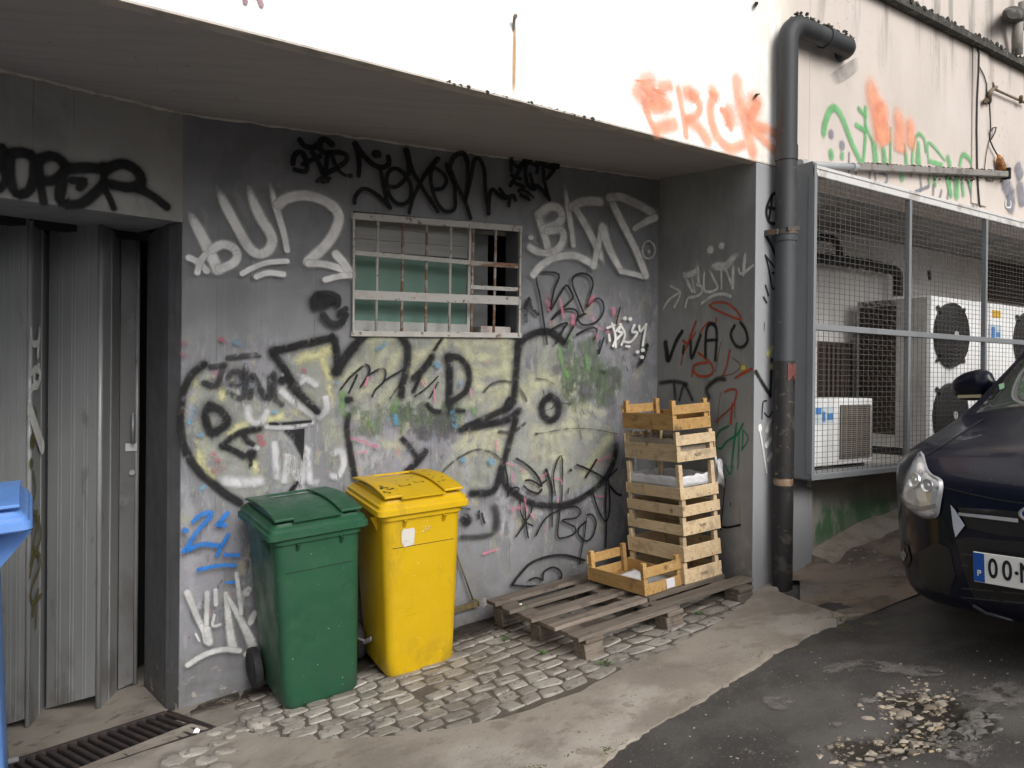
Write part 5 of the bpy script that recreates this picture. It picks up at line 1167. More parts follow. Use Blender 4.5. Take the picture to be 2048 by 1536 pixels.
mb = MB(); mb.bar(pz_(ga, .004), pz_(gb, .004), .016, .03); mb.bar(pz_(ga+gw, .004), pz_(gb+gw, .004), .016, .03); mb.bar(pz_(gb+gd*.01, .004), pz_(gb+gw+gd*.01, .004), .014, .03)
mb.build('frame', M_iron, gdr)
mb = MB(); mb.quad(pz_(ga, -.006), pz_(gb, -.006), pz_(gb+gw, -.006), pz_(ga+gw, -.006)); mb.build('channel', M_crack, gdr, fixn=False)
# dirt yard right of the apron
FL = FF.off(-.09)
base_l = [FL.w(s, 0, 0) for s in (.2, .6, 1.2, 2.2, 4.5)]
dirt_poly = [FF.w(.2, .1, 0), FF.w(.62, .13, 0), FF.w(5.5, .13, 0), Vector((6.2, 5.8, 0)), hg(2100, 1085), hg(1960, 1130), hg(1850, 1180), hg(1760, 1216), hg(1700, 1240), hg(1600, 1215), FF.w(.25, -.12, 0)]
def dirt_z(x, y):
    q = FF.loc((x, y, 0)); s_, d = q.x, -q.y
    z = gz(x, y)-.006+.03*max(0, 1-abs(d+.05)/.35)+.012*nz(x, y, 5, 4)+.007*nz(x, y, 15, 5)
    return z+.05*max(0, min(1, (s_-.6)/1.5))*max(0, 1-d/.5)
cdt_sheet('dirt', dirt_poly, dirt_z, M_dirt, .07, 0)
# concrete haunch along the plinth
M_haun = m_basic('haunch mortar', (.34, .295, .24), .9, [(5., .45, .65, (.21, .175, .14), .8, (1, 1, 1)), (30., .62, .7, (.1, .09, .08), .6, (1, 1, 1))], .6, 50., .006)
mb = MB(); rings = []
for i in range(60):
    s_ = .58+i*.06; zz = dirt_z(*FF.w(s_, .0, 0)[:2]); wv = .10+.04*math.sin(s_*5)+.025*math.sin(s_*13)
    top = .05+.012*math.sin(s_*7)+.01*nz(s_, 0, 9)
    rings.append([FF.w(s_, .1, zz-.06), FF.w(s_, .1, zz+top), FF.w(s_, .05, zz+top*.9), FF.w(s_, -wv*.5, zz+.022), FF.w(s_, -wv, zz-.01), FF.w(s_, -wv, zz-.06)])
mb.loft(rings); autosmooth(mb.build('mortar_haunch', M_haun), 50).__setitem__('kind', 'structure')
# worn pale patches on the asphalt: thin slurry lying on it
M_slur = m_paint('pale slurry', (.20, .185, .175), .6, .47, .62, wscale=34, edge=1.5)
def slurry(pts, w, lay):
    mb = MB(); P2 = catmull([tuple(hg(x, y, -.012)[:2]) for x, y in pts], .03); rows_ = []
    n = len(P2)
    for i, p in enumerate(P2):
        a = Vector(P2[max(0, i-1)]); b_ = Vector(P2[min(n-1, i+1)]); d = (b_-a).normalized(); nr = Vector((-d.y, d.x)); u = i/(n-1)
        for k in range(5):
            v_ = -1+k*.5; q = Vector(p)+nr*w*v_; mb.uv[len(mb.v)] = (abs(2*u-1)**3, v_); mb.v.append(Vector((q.x, q.y, road_z(q.x, q.y)+.006+lay*.0005)))
    for i in range(n-1):
        for k in range(4): mb.f.append([i*5+k, i*5+k+1, i*5+k+6, i*5+k+5])
    tag(mb.build('road_stain', M_slur, fixn=False), kind='structure')
for i, (pts, w) in enumerate(((((1640, 1347), (1720, 1332), (1800, 1340), (1900, 1348)), .06), (((1520, 1400), (1590, 1408)), .05), (((1535, 1416), (1580, 1418)), .035), (((1560, 1380), (1590, 1372)), .02), (((1725, 1398), (1745, 1406)), .05), (((1660, 1455), (1690, 1452)), .02), (((1470, 1510), (1520, 1506)), .03), (((1890, 1500), (1990, 1515)), .1), (((1960, 1370), (2050, 1420)), .12))): slurry(pts, w, i)
# gravel and broken stone in the pothole, chips on the dirt
def m_gr():
    t = NT('broken stone'); o = t.co(); g = t.n('NewGeometry').outputs['Random Per Island']
    col = t.mix(g, (.15, .122, .095), (.43, .375, .30))
    r2 = t.math('FRACT', t.math('MULTIPLY', g, 7.31)); col = t.mix(t.mr(r2, .86, .9), col, (.36, .275, .165)); col = t.mix(t.mr(r2, .22, .3, 1., 0.), col, (.11, .10, .09))
    col = t.mix(t.math('MULTIPLY', t.mr(t.noise(o, 30., 6.), .5, .65), .6), col, (.17, .14, .11))
    return t.out(col, .85, t.noise(o, 70., 6.), .5, .006)
M_gr = m_gr()
M_gr2 = m_basic('grey broken stone', (.145, .138, .122), .85, [(9., .45, .65, (.09, .085, .075), .8, (1, 1, 1))], .4, 60.)
def stone(mb, c, r, rs):
    m = rs.choice((4, 5, 6)); ph = rs.uniform(0, 6); f_ = [rs.uniform(.55, 1.3) for _ in range(m)]; el = rs.uniform(.6, 1.)
    mb.loft([[Vector((c.x+math.cos(a+ph)*r*q_*f_[k], c.y+math.sin(a+ph)*r*q_*el*f_[k], c.z+zz*r)) for k, a in enumerate([i*2*math.pi/m for i in range(m)])] for q_, zz in ((.9, -.35), (1, .0), (.80, .26+rs.uniform(0, .18)), (.45, .36+rs.uniform(0, .2)))])
M_grit = m_paint('dark grit bed', (.035, .029, .024), .7, .36, .95, wscale=40, edge=1.2)
_ms, M_slur = M_slur, M_grit
slurry(((1660, 1512), (1730, 1496), (1800, 1486), (1865, 1465)), .09, -6); slurry(((1868, 1470), (1860, 1430), (1862, 1395)), .13, -5); slurry(((1780, 1412), (1830, 1392), (1880, 1400)), .08, -4); slurry(((1900, 1440), (2000, 1450)), .12, -7)
M_slur = _ms
# dirt along the foot of the wall, darkened to paint contact shade on the setts
M_foot = m_paint('foot dirt with contact shade', (.045, .037, .030), 1., .40, .9, wscale=22, edge=.9)
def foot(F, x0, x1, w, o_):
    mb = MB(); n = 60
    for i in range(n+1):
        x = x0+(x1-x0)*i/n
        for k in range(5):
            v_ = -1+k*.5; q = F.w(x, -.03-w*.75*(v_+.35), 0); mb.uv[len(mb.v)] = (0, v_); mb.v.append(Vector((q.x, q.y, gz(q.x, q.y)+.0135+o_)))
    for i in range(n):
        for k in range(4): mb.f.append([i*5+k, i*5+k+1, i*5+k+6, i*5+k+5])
    tag(mb.build('foot_dirt_shade', M_foot, fixn=False), kind='structure')
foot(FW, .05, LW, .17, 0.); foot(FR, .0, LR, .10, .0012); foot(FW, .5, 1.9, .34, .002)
mb = MB(); mg = MB(); rs = random.Random(3); cnt = 0
spine = ((1670, 1508), (1720, 1498), (1780, 1490), (1830, 1478), (1870, 1462), (1862, 1440), (1858, 1420), (1868, 1400), (1850, 1385), (1800, 1400), (1790, 1412))
for k in range(1300):
    i = rs.randrange(len(spine)-1); u = rs.random(); x = spine[i][0]+(spine[i+1][0]-spine[i][0])*u+rs.gauss(0, 17)*rs.choice((1, 1, 1.9)); y = spine[i][1]+(spine[i+1][1]-spine[i][1])*u+rs.gauss(0, 10)*rs.choice((1, 1, 1.8))
    r = min(.030, .0025+rs.expovariate(1/.0054)); c = hg(x, y, -.012); c.z = road_z(c.x, c.y)-r*.16; stone(mb, c, r, rs)
for k in range(70):
    x = rs.gauss(1950, 45); y = rs.gauss(1447, 16); r = rs.uniform(.012, .045); c = hg(x, y, -.012); c.z = road_z(c.x, c.y)-r*.34; stone(mg, c, r, rs)
tag(autosmooth(mb.build('gravel', M_gr), 50), 'pale gravel and broken stones in the pothole', 'gravel', kind='stuff')
tag(autosmooth(mg.build('gravel', M_gr2), 50), 'grey worn stones beside the pothole', 'gravel', kind='stuff')
mb = MB()
for k in range(260):
    p = FF.w(rs.uniform(.5, 1.9), -rs.uniform(.05, .75), 0)
    if not in_poly(p.x, p.y, [Vector((q.x, q.y)) for q in dirt_poly]): continue
    r = .003+rs.expovariate(1/.005); p.z = dirt_z(p.x, p.y)+r*.1; stone(mb, p, min(r, .022), rs)
for k in range(130):
    x = rs.uniform(1150, 2048); y = rs.uniform(1290, 1536); p = hg(x, y, -.012)
    p.z = (apr_z(p.x, p.y) if in_poly(p.x, p.y, apron_poly) else road_z(p.x, p.y)); r = rs.uniform(.002, .006); stone(mb, p, r, rs)
tag(mb.build('stone_chips', m_basic('chip grey', (.30, .27, .24), .85, [(9., .45, .6, (.17, .15, .13), .8, (1, 1, 1))])), 'small stone chips scattered over the dirt and the road', 'stone chips', kind='stuff')
mb = MB(); rs = random.Random(77)
for k in range(220):
    q = FW.w(rs.uniform(.1, LW-.1), -abs(rs.gauss(.03, .16)), 0)
    z = gz(q.x, q.y)+.012; a = rs.uniform(0, 6.28); l = rs.uniform(.004, .016); d = Vector((math.cos(a), math.sin(a), rs.uniform(-.1, .3)))*l; s2_ = Vector((-math.sin(a), math.cos(a), 0))*l*rs.uniform(.15, .6)
    c = Vector((q.x, q.y, z)); mb.add([c, c+d*.5+s2_, c+d, c+d*.5-s2_, c+d*.5+Vector((0, 0, .003))], [(0, 1, 4), (1, 2, 4), (2, 3, 4), (3, 0, 4)])
tag(mb.build('leaf_litter', m_basic('dry leaf bits', (.12, .085, .05), .9, [(30., .45, .6, (.22, .18, .12), .8, (1, 1, 1))]), fixn=False), 'dry leaf bits gathered at the foot of the wall', 'leaf litter', kind='stuff')
# moss on the apron's edge, weeds in the joints
M_mossg = m_basic('green moss', (.085, .095, .035), .95, [(25., .4, .6, (.16, .14, .075), .9, (1, 1, 1))], .8, 90.)
mb = MB()
for cx_, cy_, sx_, sy_, n, rr in ((1705, 1240, 26, 8, 420, .006), (1580, 1300, 60, 16, 120, .004), (1420, 1385, 90, 22, 160, .004), (1150, 1522, 60, 20, 260, .005), (880, 1592, 80, 30, 100, .005)):
    for k in range(n*3):
        u = rs.gauss(0, 1); x = cx_+u*sx_+rs.gauss(0, 6); y = cy_-(u*sy_ if sx_ > 30 else 0)+rs.gauss(0, 5 if sx_ > 30 else sy_)
        p = hg(x, y); p.z = apr_z(p.x, p.y) if in_poly(p.x, p.y, apron_poly) else road_z(p.x, p.y)
        if nz(p.x, p.y, 13, 6)+.5*nz(p.x, p.y, 31, 2) < .12: continue
        r = rr*.62*rs.uniform(.4, 1.3); lump(mb, p+Vector((0, 0, -r*.3)), r)
tag(mb.build('moss', M_mossg), 'green and yellow moss along the broken edge of the concrete apron', 'moss', kind='stuff')
M_weed = m_basic('weed leaf', (.05, .12, .025), .7, [(20., .5, .6, (.09, .15, .04), .7, (1, 1, 1))])
mb = MB()
for x, y in ((1088, 1312), (1212, 1330), (1290, 1205), (1010, 1285), (1205, 1334), (1395, 1232)):
    c = hg(x, y)
    for k in range(14):
        a = rs.uniform(0, 6.28); l = rs.uniform(.012, .03); d = Vector((math.cos(a), math.sin(a), rs.uniform(.3, 1.))).normalized(); s2_ = Vector((-d.y, d.x, 0)).normalized()*l*.22
        p = c+Vector((rs.gauss(0, .008), rs.gauss(0, .008), .008)); mb.quad(p, p+d*l*.5+s2_, p+d*l, p+d*l*.5-s2_)
tag(mb.build('weeds', M_weed, fixn=False), 'tiny green weeds in the cobble joints by the pallet', 'weeds', kind='stuff')
# ================================================================== WHEELED BINS
def rotM(yaw, pit, rl): return Matrix.Rotation(math.radians(pit), 4, 'X') @ Matrix.Rotation(-math.radians(rl), 4, 'Y') @ Matrix.Rotation(math.radians(yaw), 4, 'Z')
def m_plastic(name, c, light, dark, wear=.5):
    t = NT(name); o = t.co()
    col = t.mix(t.mr(t.noise(o, 2.2, 5.), .35, .7), c, dark)
    col = t.mix(t.math('MULTIPLY', t.mr(t.noise(o, 5., 6., .65), .5, .7), .45*wear), col, light)
    z = t.sep(o)[2]
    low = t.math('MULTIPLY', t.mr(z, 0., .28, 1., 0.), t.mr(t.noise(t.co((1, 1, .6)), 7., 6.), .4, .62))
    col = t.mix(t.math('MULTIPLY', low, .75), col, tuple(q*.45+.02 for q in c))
    col = t.mix(t.math('MULTIPLY', t.mr(t.noise(t.co((3, 3, 45)), 2.5, 5., .7), .64, .68), .35), col, tuple(q*.5 for q in c))
    sc = t.mr(t.noise(t.co((90, 90, 4)), 1., 5., .7), .64, .68)
    col = t.mix(t.math('MULTIPLY', t.math('MULTIPLY', sc, t.mr(t.noise(o, 3., 3.), .45, .6)), .75), col, tuple(q*.6+.08 for q in c))
    col = t.mix(t.math('MULTIPLY', t.mr(t.noise(t.co((1, 1, .35)), 6., 7., .7), .54, .66), .5), col, tuple(q*.6+.02 for q in c))
    col = t.mix(t.mr(t.noise(o, 60., 2.), .735, .75), col, tuple(min(1, q*1.2+.25) for q in c))
    return t.out(col, t.mr(t.noise(o, 8., 4.), .3, .7, .34, .55), t.noise(o, 260., 2.), .06, .002, spec=.45)
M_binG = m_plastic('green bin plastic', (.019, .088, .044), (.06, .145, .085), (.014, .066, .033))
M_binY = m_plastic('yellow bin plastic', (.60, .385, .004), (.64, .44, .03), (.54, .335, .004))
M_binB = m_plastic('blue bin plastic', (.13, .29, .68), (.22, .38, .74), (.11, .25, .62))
M_rub = m_basic('black rubber', (.016, .016, .017), .75, [(20., .5, .65, (.05, .047, .043), .6, (1, 1, 1))], .2, 60.)
M_paper = m_basic('torn paper label', (.62, .59, .55), .8, [(14., .5, .62, (.47, .42, .36), .8, (1, 1, 1))], .2, 60.)
def rrect(w, d, rf, rb, z, cy=0., n=6):
    """rounded rectangle ring: front at y=cy-d/2"""
    pts = []
    for (sx, sy, r, a0) in ((1, -1, rf, -90), (1, 1, rb, 0), (-1, 1, rb, 90), (-1, -1, rf, 180)):
        for k in range(n):
            a = math.radians(a0+90*k/(n-1)); pts.append(Vector((sx*(w/2-r)+math.cos(a)*r, cy+sy*(d/2-r)+math.sin(a)*r, z)))
    return pts
def make_bin(mat, pos, rot, lw, ld, hl, wb, ov, label, wheel_drop=.03, side=.05, wx=.59):
    """origin: middle of the front lower edge; x right, y back"""
    root = empty('wheelie_bin', M=Matrix.Translation(pos) @ rot, label=label, cat='bin', group='wheeled rubbish bins')
    db = wb*1.08; wt, dt = lw-side, ld-.045
    yb0 = .0; yt0 = -ov+.025
    mb = MB()
    def ring(u, grow=0., rf=.05):
        z = hl*u; w = wb+(wt-.02-wb)*u+grow; f0 = yb0+(yt0-yb0)*u-grow/2; b0 = db+(yt0+dt-db)*u+grow/2
        return rrect(w, b0-f0, rf, .04, z, (f0+b0)/2)
    us = [0, .012, .03, .2, .4, .6, .78, .90, .902, .965, .966, 1.0]
    rings = []
    for u in us:
        g = {0: -.02, .012: -.006}.get(u, 0.)
        if u >= .966: g = .022
        elif u >= .902: g = .0
        rings.append(ring(u, g))
    mb.loft(rings); body = mb.build('body', mat, root, fixn=True); autosmooth(body, 30)
    # gussets under the rim and a moulded line across the front
    mb = MB()
    for sx in (-.24, .24):
        x = sx*wt; f0 = yb0+(yt0-yb0)*.92
        vs = [(x-.006, f0+.01, hl*.90), (x+.006, f0+.01, hl*.90), (x+.006, f0-.03, hl*.962), (x-.006, f0-.03, hl*.962), (x-.006, f0+.01, hl*.962), (x+.006, f0+.01, hl*.962)]
        mb.v = []; mb.f = []; mb.add(vs, [(0, 1, 2, 3), (0, 3, 4), (1, 5, 2), (3, 2, 5, 4), (0, 4, 5, 1)]); mb.build('rim_gusset', mat, root)
    for sx in (-1, 1):
        x = sx*(wt/2-.012); y0 = yt0+dt*.22; gl = .88 if side < .1 else .84
        vs = [(x, y0, hl*gl), (x, y0+.012, hl*gl), (x+sx*(.007+side/2), y0, hl*.965), (x+sx*(.007+side/2), y0+.012, hl*.965), (x, y0, hl*.965), (x, y0+.012, hl*.965)]
        mb = MB(); mb.add(vs, [(0, 2, 4), (1, 5, 3), (0, 1, 3, 2), (0, 4, 5, 1), (4, 2, 3, 5)]); mb.build('rim_gusset', mat, root)
    uL = .80; f0 = yb0+(yt0-yb0)*uL; wL = wb+(wt-.02-wb)*uL
    mb = MB(); mb.box((-wL/2+.04, f0-.0012, hl*uL-.0012), (wL/2-.04, f0+.004, hl*uL+.0012)); mb.build('moulded_line', M_crack, root)
    # lid: skirt, step and arched top with two raised side strips
    lid = MB(); cy = -ov+ld/2; z = hl
    lid.loft([rrect(lw-.012, ld-.012, .03, .03, z-.006, cy), rrect(lw, ld, .032, .03, z, cy), rrect(lw-.002, ld-.002, .032, .03, z+.024, cy), rrect(lw-.02, ld-.02, .03, .03, z+.030, cy), rrect(lw-.024, ld-.024, .03, .03, z+.046, cy), rrect(lw-.05, ld-.05, .03, .03, z+.054, cy), rrect(lw-.062, ld-.062, .03, .03, z+.066, cy), rrect(lw-.10, ld-.10, .03, .03, z+.072, cy)])
    lo = autosmooth(lid.build('lid', mat, root), 32)
    def arch(v):   # v 0 front .. 1 back: height of the arched plate
        return z+.084+0.029*math.sin(math.pi*min(1, (v*.86+.14)))**1.0-.012*(1-v)
    def plate(x0, x1, dz, th, vv0=0., vv1=1., n=16, sag=0.):
        m = MB(); top = []; bot = []
        for i in range(n+1):
            v = vv0+(vv1-vv0)*i/n; y = cy-ld/2+.008+(ld-.05)*v; zz = arch(v)+dz
            top.append((y, zz)); bot.append((y, zz-th))
        vs = []
        for x in (x0, x1):
            vs += [(x, y, zz) for y, zz in top]+[(x, y, zz) for y, zz in bot]
        N = n+1; fs = []
        for i in range(n):
            fs += [(i, i+1, 2*N+i+1, 2*N+i), (N+i, 3*N+i, 3*N+i+1, N+i+1), (i, N+i, N+i+1, i+1), (2*N+i, 2*N+i+1, 3*N+i+1, 3*N+i)]
        fs += [(0, 2*N, 3*N, N), (n, N+n, 3*N+n, 2*N+n)]
        m.add(vs, fs); return m
    hw = lw/2-.035
    a = plate(-hw+.085, hw-.095, -.006, .007, .0, .93); p1 = autosmooth(a.build('lid_panel', mat, lo), 40)
    a = plate(-hw, -hw+.092, .009, .012); p2 = a.build('lid_strip', mat, lo, bevel=.003); 
    a = plate(hw-.102, hw, .009, .012); a.build('lid_strip', mat, lo, bevel=.003)
    a = plate(-hw+.093, hw-.103, .009, .010, .93, 1.0, 3); a.build('lid_ridge', mat, lo, bevel=.002)
    # riser between lid and plate, set back under the overhang
    mb = MB(); vs = []
    for sx in (-1, 1):
        x = sx*(hw-.012)
        vs.append([(x, cy-ld/2+.05+(ld-.10)*i/10, arch(.09+.88*i/10)-.014) for i in range(11)])
    allv = vs[0]+vs[1]+[(p[0], p[1], z+.066) for p in vs[0]]+[(p[0], p[1], z+.066) for p in vs[1]]
    fs = []
    for i in range(10): fs += [(i, i+1, 22+i+1, 22+i), (11+i, 33+i, 33+i+1, 11+i+1), (i, 11+i, 12+i, i+1)]
    fs += [(0, 22, 33, 11), (10, 21, 43, 32)]
    mb.add(allv, fs); mb.build('lid_riser', mat, lo)
    # handle bar and hinges at the back
    mb = MB(); yk = cy+ld/2+.03
    mb.tube([(-lw*.36, yk, z+.02), (lw*.36, yk, z+.02)], .014, 10)
    for sx in (-.36, 0, .36): mb.bar((sx*lw, yk, z+.02), (sx*lw, yk-.05, z-.01), .02, .03)
    mb.build('handle', mat, root, smooth=True)
    # axle, wheels
    yw = db+.01; zw = .10-wheel_drop
    mb = MB(); mb.tube([(-wb*.62, yw, zw), (wb*.62, yw, zw)], .012, 8); mb.build('axle', M_galv, root, smooth=True)
    for sx in (-1, 1):
        x = sx*wb*wx; mb = MB()
        prof = [(.022, .06), (.024, .085), (.018, .098), (0, .102), (-.018, .098), (-.024, .085), (-.022, .06)]
        rg = [[Vector((x+px_, yw+math.cos(t)*r, zw+math.sin(t)*r)) for t in [2*math.pi*k/24 for k in range(24)]] for px_, r in prof]
        mb.loft(rg); wo = autosmooth(mb.build('wheel', M_rub, root), 35)
        mb = MB(); mb.tube([(x-.02, yw, zw), (x+.02, yw, zw)], .058, 16); mb.build('hub', M_dark, wo)
    return root, body, lo, (yb0, yt0, wt, hl, arch, cy, ld, hw)
gbin, *_g = make_bin(M_binG, (-.8799, 3.7955, .1594), rotM(32.49, 5.9, 1.75), .480, .567, .836, .364, .077, 'dark green wheelie bin left of the yellow one')
ybin, ybody, ylid, Yp = make_bin(M_binY, (-.434, 4.0024, .2242), rotM(29.29, 6.24, .88), .478, .533, .849, .360, .083, 'yellow wheelie bin with a torn paper label')
rb_ = rotM(31, 3, 3); tgt = atY(66, 1056, 2.9)
bpos = tgt-(rb_.to_3x3() @ Vector((.31, -.10, 1.10)))
bbin, *_b = make_bin(M_binB, bpos, rb_, .62, .74, 1.10, .31, .12, 'light blue wheelie bin cut off at the left edge of the photo', .02, .235, .42)
# torn label, numbers and dirt on the yellow bin
yb0, yt0, wt, hl, arch, cy, ld, hw = Yp
def yfront(u): return yb0+(yt0-yb0)*u
def ontofront(x, zz, o=.003): return Vector((x, yfront(zz/hl)-o, zz))
mb = MB(); rs = random.Random(5); ring = []
for k in range(22):
    a = 2*math.pi*k/22; ex = math.copysign(abs(math.cos(a))**.4, math.cos(a)); ez = math.copysign(abs(math.sin(a))**.4, math.sin(a))
    ring.append(ontofront(-.083+ex*.034*rs.uniform(.86, 1.05), .728+ez*.046*rs.uniform(.86, 1.06)))
mb.add(ring, [tuple(range(22))]); mb.build('torn_label', M_paper, ybody, fixn=False)
def text_obj(txt, size, mat, parent, M, name='lettering', ext=.0004, bold=0.):
    c = bpy.data.curves.new(name, 'FONT'); c.body = txt; c.size = size; c.extrude = ext; c.align_x = 'CENTER'; c.align_y = 'CENTER'; c.offset = bold
    o = bpy.data.objects.new(name, c); COL.objects.link(o); bpy.context.view_layer.update()
    me = bpy.data.meshes.new_from_object(o); bpy.data.objects.remove(o); bpy.data.curves.remove(c)
    me.materials.clear(); me.materials.append(mat); q = bpy.data.objects.new(name, me); COL.objects.link(q); q.parent = parent; q.matrix_local = M; return q
M_worn = m_paint('worn pale print', (.62, .60, .5), .4, .5, .75)
M_wornp = m_basic('worn number', (.60, .54, .32), .7, [(60., .48, .56, (.66, .42, .01), 1., (1, 1, 1))])
upx = Matrix.Rotation(math.radians(90)+math.atan2(-(yt0-yb0), hl), 4, 'X')
text_obj('250', .036, M_wornp, ybody, Matrix.Translation(ontofront(.012, .752, .0022)) @ upx)
M_soot = m_basic('black dirt', (.03, .026, .02), .8)
mb = MB(); rs = random.Random(8)
def lidmark(x, v, w, l, dz):
    y0 = cy-ld/2+.008+(ld-.05)*v; y1 = y0+l; v1 = v+l/(ld-.05)
    mb.quad((x, y0, arch(v)+dz), (x+w, y0, arch(v)+dz), (x+w, y1, arch(v1)+dz), (x, y1, arch(v1)+dz))
for k in range(16): lidmark(-hw+.012+rs.uniform(0, .06), rs.uniform(.04, .3), rs.uniform(.008, .02), rs.uniform(.006, .016), .0102)
for x_, v_, w_, l_ in ((-.07, .30, .06, .006), (-.07, .30, .006, .03), (-.02, .31, .008, .02), (.02, .36, .05, .006), (.02, .36, .006, .026), (.06, .34, .007, .024), (-.11, .22, .012, .012), (0, .5, .016, .01), (.04, .62, .02, .008), (-.05, .55, .01, .008)): lidmark(x_, v_, w_, l_, -.0048)
for k in range(10): lidmark(hw-.095+rs.uniform(0, .07), rs.uniform(.1, .85), rs.uniform(.01, .026), rs.uniform(.004, .01), .0102)
mb.build('dirt_marks', M_soot, ylid, fixn=False)
mb = MB()
for x_ in (-.02, .03, -.2): lidx = x_; mb.tube([(x_, -Yp[0]+cy-ld/2+.0, hl+.06), (x_, cy-ld/2-.003+.03, hl+.06)], .004, 8)
# metal lever between the bins, iron prop hanging on the wall
lv = atY(735, 1283, 4.1)
mb = MB(); a_ = atY(716, 1277, 4.12); b_ = atY(728, 1281, 4.1); c_ = atY(741, 1276, 4.06)
mb.tube([a_, b_], .006, 8); mb.loft([[b_+Vector((0, 0, -.022)), b_+Vector((.006, .01, -.0)), b_+Vector((0, 0, .006)), b_+Vector((-.006, -.01, -.01))], [c_+Vector((.004, 0, -.02)), c_+Vector((.01, .01, -.002)), c_+Vector((.004, 0, .010)), c_+Vector((-.002, -.01, -.004))]])
tag(mb.build('metal_lever', M_galv, bevel=.002), 'small bare metal lever sticking out between the green and yellow bins', 'lever')
ir = lambda x, y, o=.03: (lambda t: FW.w(t[0], -o, t[1]))(FW.px(x, y, o))
M_brass = m_basic('olive brass iron', (.15, .12, .055), .6, [(14., .5, .62, (.09, .055, .03), .8, (1, 1, 1))], .3, 60., metal=.4)
e0 = ir(948, 1201); irn = empty('iron_prop', e0, label='thin iron rod and flat bar hooked together on the wall beside the yellow bin', cat='bracket')
mb = MB(); mb.tube([ir(905, 1085, .02), ir(946, 1200, .035)], .0045, 8); under(mb.build('rod', M_brass, smooth=True), irn)
mb = MB(); mb.bar(ir(880, 1229, .03), ir(955, 1207, .03), .008, .034); under(mb.build('flat_bar', M_brass), irn)
mb = MB(); mb.tube([ir(944, 1196), ir(950, 1198), ir(957, 1202), ir(957, 1212)], .006, 8); under(mb.build('hook', M_brass, smooth=True), irn)

# ================================================================== PALLET
def m_wood(name, c, d, gr=(60, 4, 60), rand=.12, knots=True, dirt=None, axis='y'):
    t = NT(name)
    cx = t.n('CombineXYZ'); r = t.math('MULTIPLY', t.rnd(), 53.)
    for i in range(3): t.set(cx.inputs[i], r)
    off = cx.outputs[0]; o = t.co((1, 1, 1), off)
    col = t.mix(t.mr(t.noise(t.co(gr, off), 1.0, 6., .6, .6), .35, .68), c, d)
    col = t.mix(t.math('MULTIPLY', t.mr(t.noise(t.co(tuple(g*3 for g in gr), off), 1., 4., .6, .4), .52, .7), .5), col, tuple(q*.55 for q in d))
    col = t.mix(t.math('MULTIPLY', t.mr(t.noise(o, 4., 4.), .4, .7), .4), col, tuple(q*.8 for q in c))
    if knots:
        k = t.vor(t.co((9, 9, 9), off), 1.)
        col = t.mix(t.math('MULTIPLY', t.mr(k, .07, .17, 1., 0.), .8), col, tuple(q*.38 for q in d))
    if dirt: col = t.mix(t.math('MULTIPLY', t.mr(t.noise(o, 8., 7., .65), .55, .66), .75), col, dirt)
    v = t.n('HueSaturation'); t.set(v.inputs['Color'], col); t.set(v.inputs['Value'], t.mr(t.rnd(), 0., 1., 1-rand, 1+rand, False)); col = v.outputs[0]
    return t.out(col, .7, t.noise(t.co(tuple(g*2 for g in gr), off), 1., 6., .65), .45, .004, spec=.3)
M_pal = m_wood('weathered pallet wood', (.215, .178, .148), (.12, .097, .08), (3, 55, 55), .28, False, (.07, .058, .05))
M_palg = m_wood('pallet wood with green paint', (.17, .145, .12), (.11, .09, .075), (3, 55, 55), .1, False, (.028, .085, .032))
PM = Matrix.Translation((.350, 3.67, .375)) @ rotM(28.5, .3, 8.1); PLn, PWd, PH = 1.105, .955, .144
pal = empty('pallet', M=PM, label='weathered grey wooden pallet lying on the cobbles against the wall', cat='pallet')
bt = .021; rs = random.Random(12)
rowsY = [.05, .262, .475, .70, .90]; bw = (.10, .085, .10, .085, .11)
def plank(name, x0, x1, y, w, z0, z1, mat, skew=0.):
    mb = MB(); n = 14
    rings = []
    for i in range(n+1):
        x = x0+(x1-x0)*i/n; j = .0022
        if i in (0, n): x += rs.uniform(-.006, .006)
        yc = y+skew*(i/n-.5)
        rings.append([(x, yc-w/2+rs.uniform(-j, j), z0), (x, yc+w/2+rs.uniform(-j, j), z0), (x, yc+w/2+rs.uniform(-j, j), z1+rs.uniform(-.001, .001)), (x, yc-w/2+rs.uniform(-j, j), z1+rs.uniform(-.001, .001))])
    mb.loft([[Vector(p) for p in r] for r in rings]); return mb.build(name, mat, pal, bevel=.002)
for i, y in enumerate(rowsY):
    if i == 0: spl = ((-.02, .585, M_pal, .01), (.50, 1.13, M_palg, -.012)); 
    elif i == 1: spl = ((-.01, .56, M_pal, .004), (.563, 1.09, M_pal, .004))
    elif i == 3: spl = ((-.03, 1.10, M_palg, .01),)
    else: spl = ((-.02, 1.10, M_pal, -.006),)
    for k, (a, b, m, sk) in enumerate(spl):
        yy = y+(.048 if (i == 0 and k == 1) else 0); w_ = bw[i]*(.9 if (i == 0 and k) else 1)
        plank('deck_board', a, b, yy, w_, PH-bt, PH, m, sk)
for x in (.07, .555, 1.03): 
    mb = MB(); mb.box((x-.05, .0, PH-2*bt-.001), (x+.05, PWd, PH-bt-.001)); mb.build('stringer_board', M_pal, pal, bevel=.002)
    for y in (.06, .475, .895):
        mb = MB(); mb.box((x-.055, y-.05, bt+.001), (x+.05, y+.05, PH-2*bt-.002)); mb.build('block', M_pal, pal, bevel=.003)
for y in (.06, .475, .895): plank('skid_board', .01, 1.09, y, .10, .0, bt, M_pal)

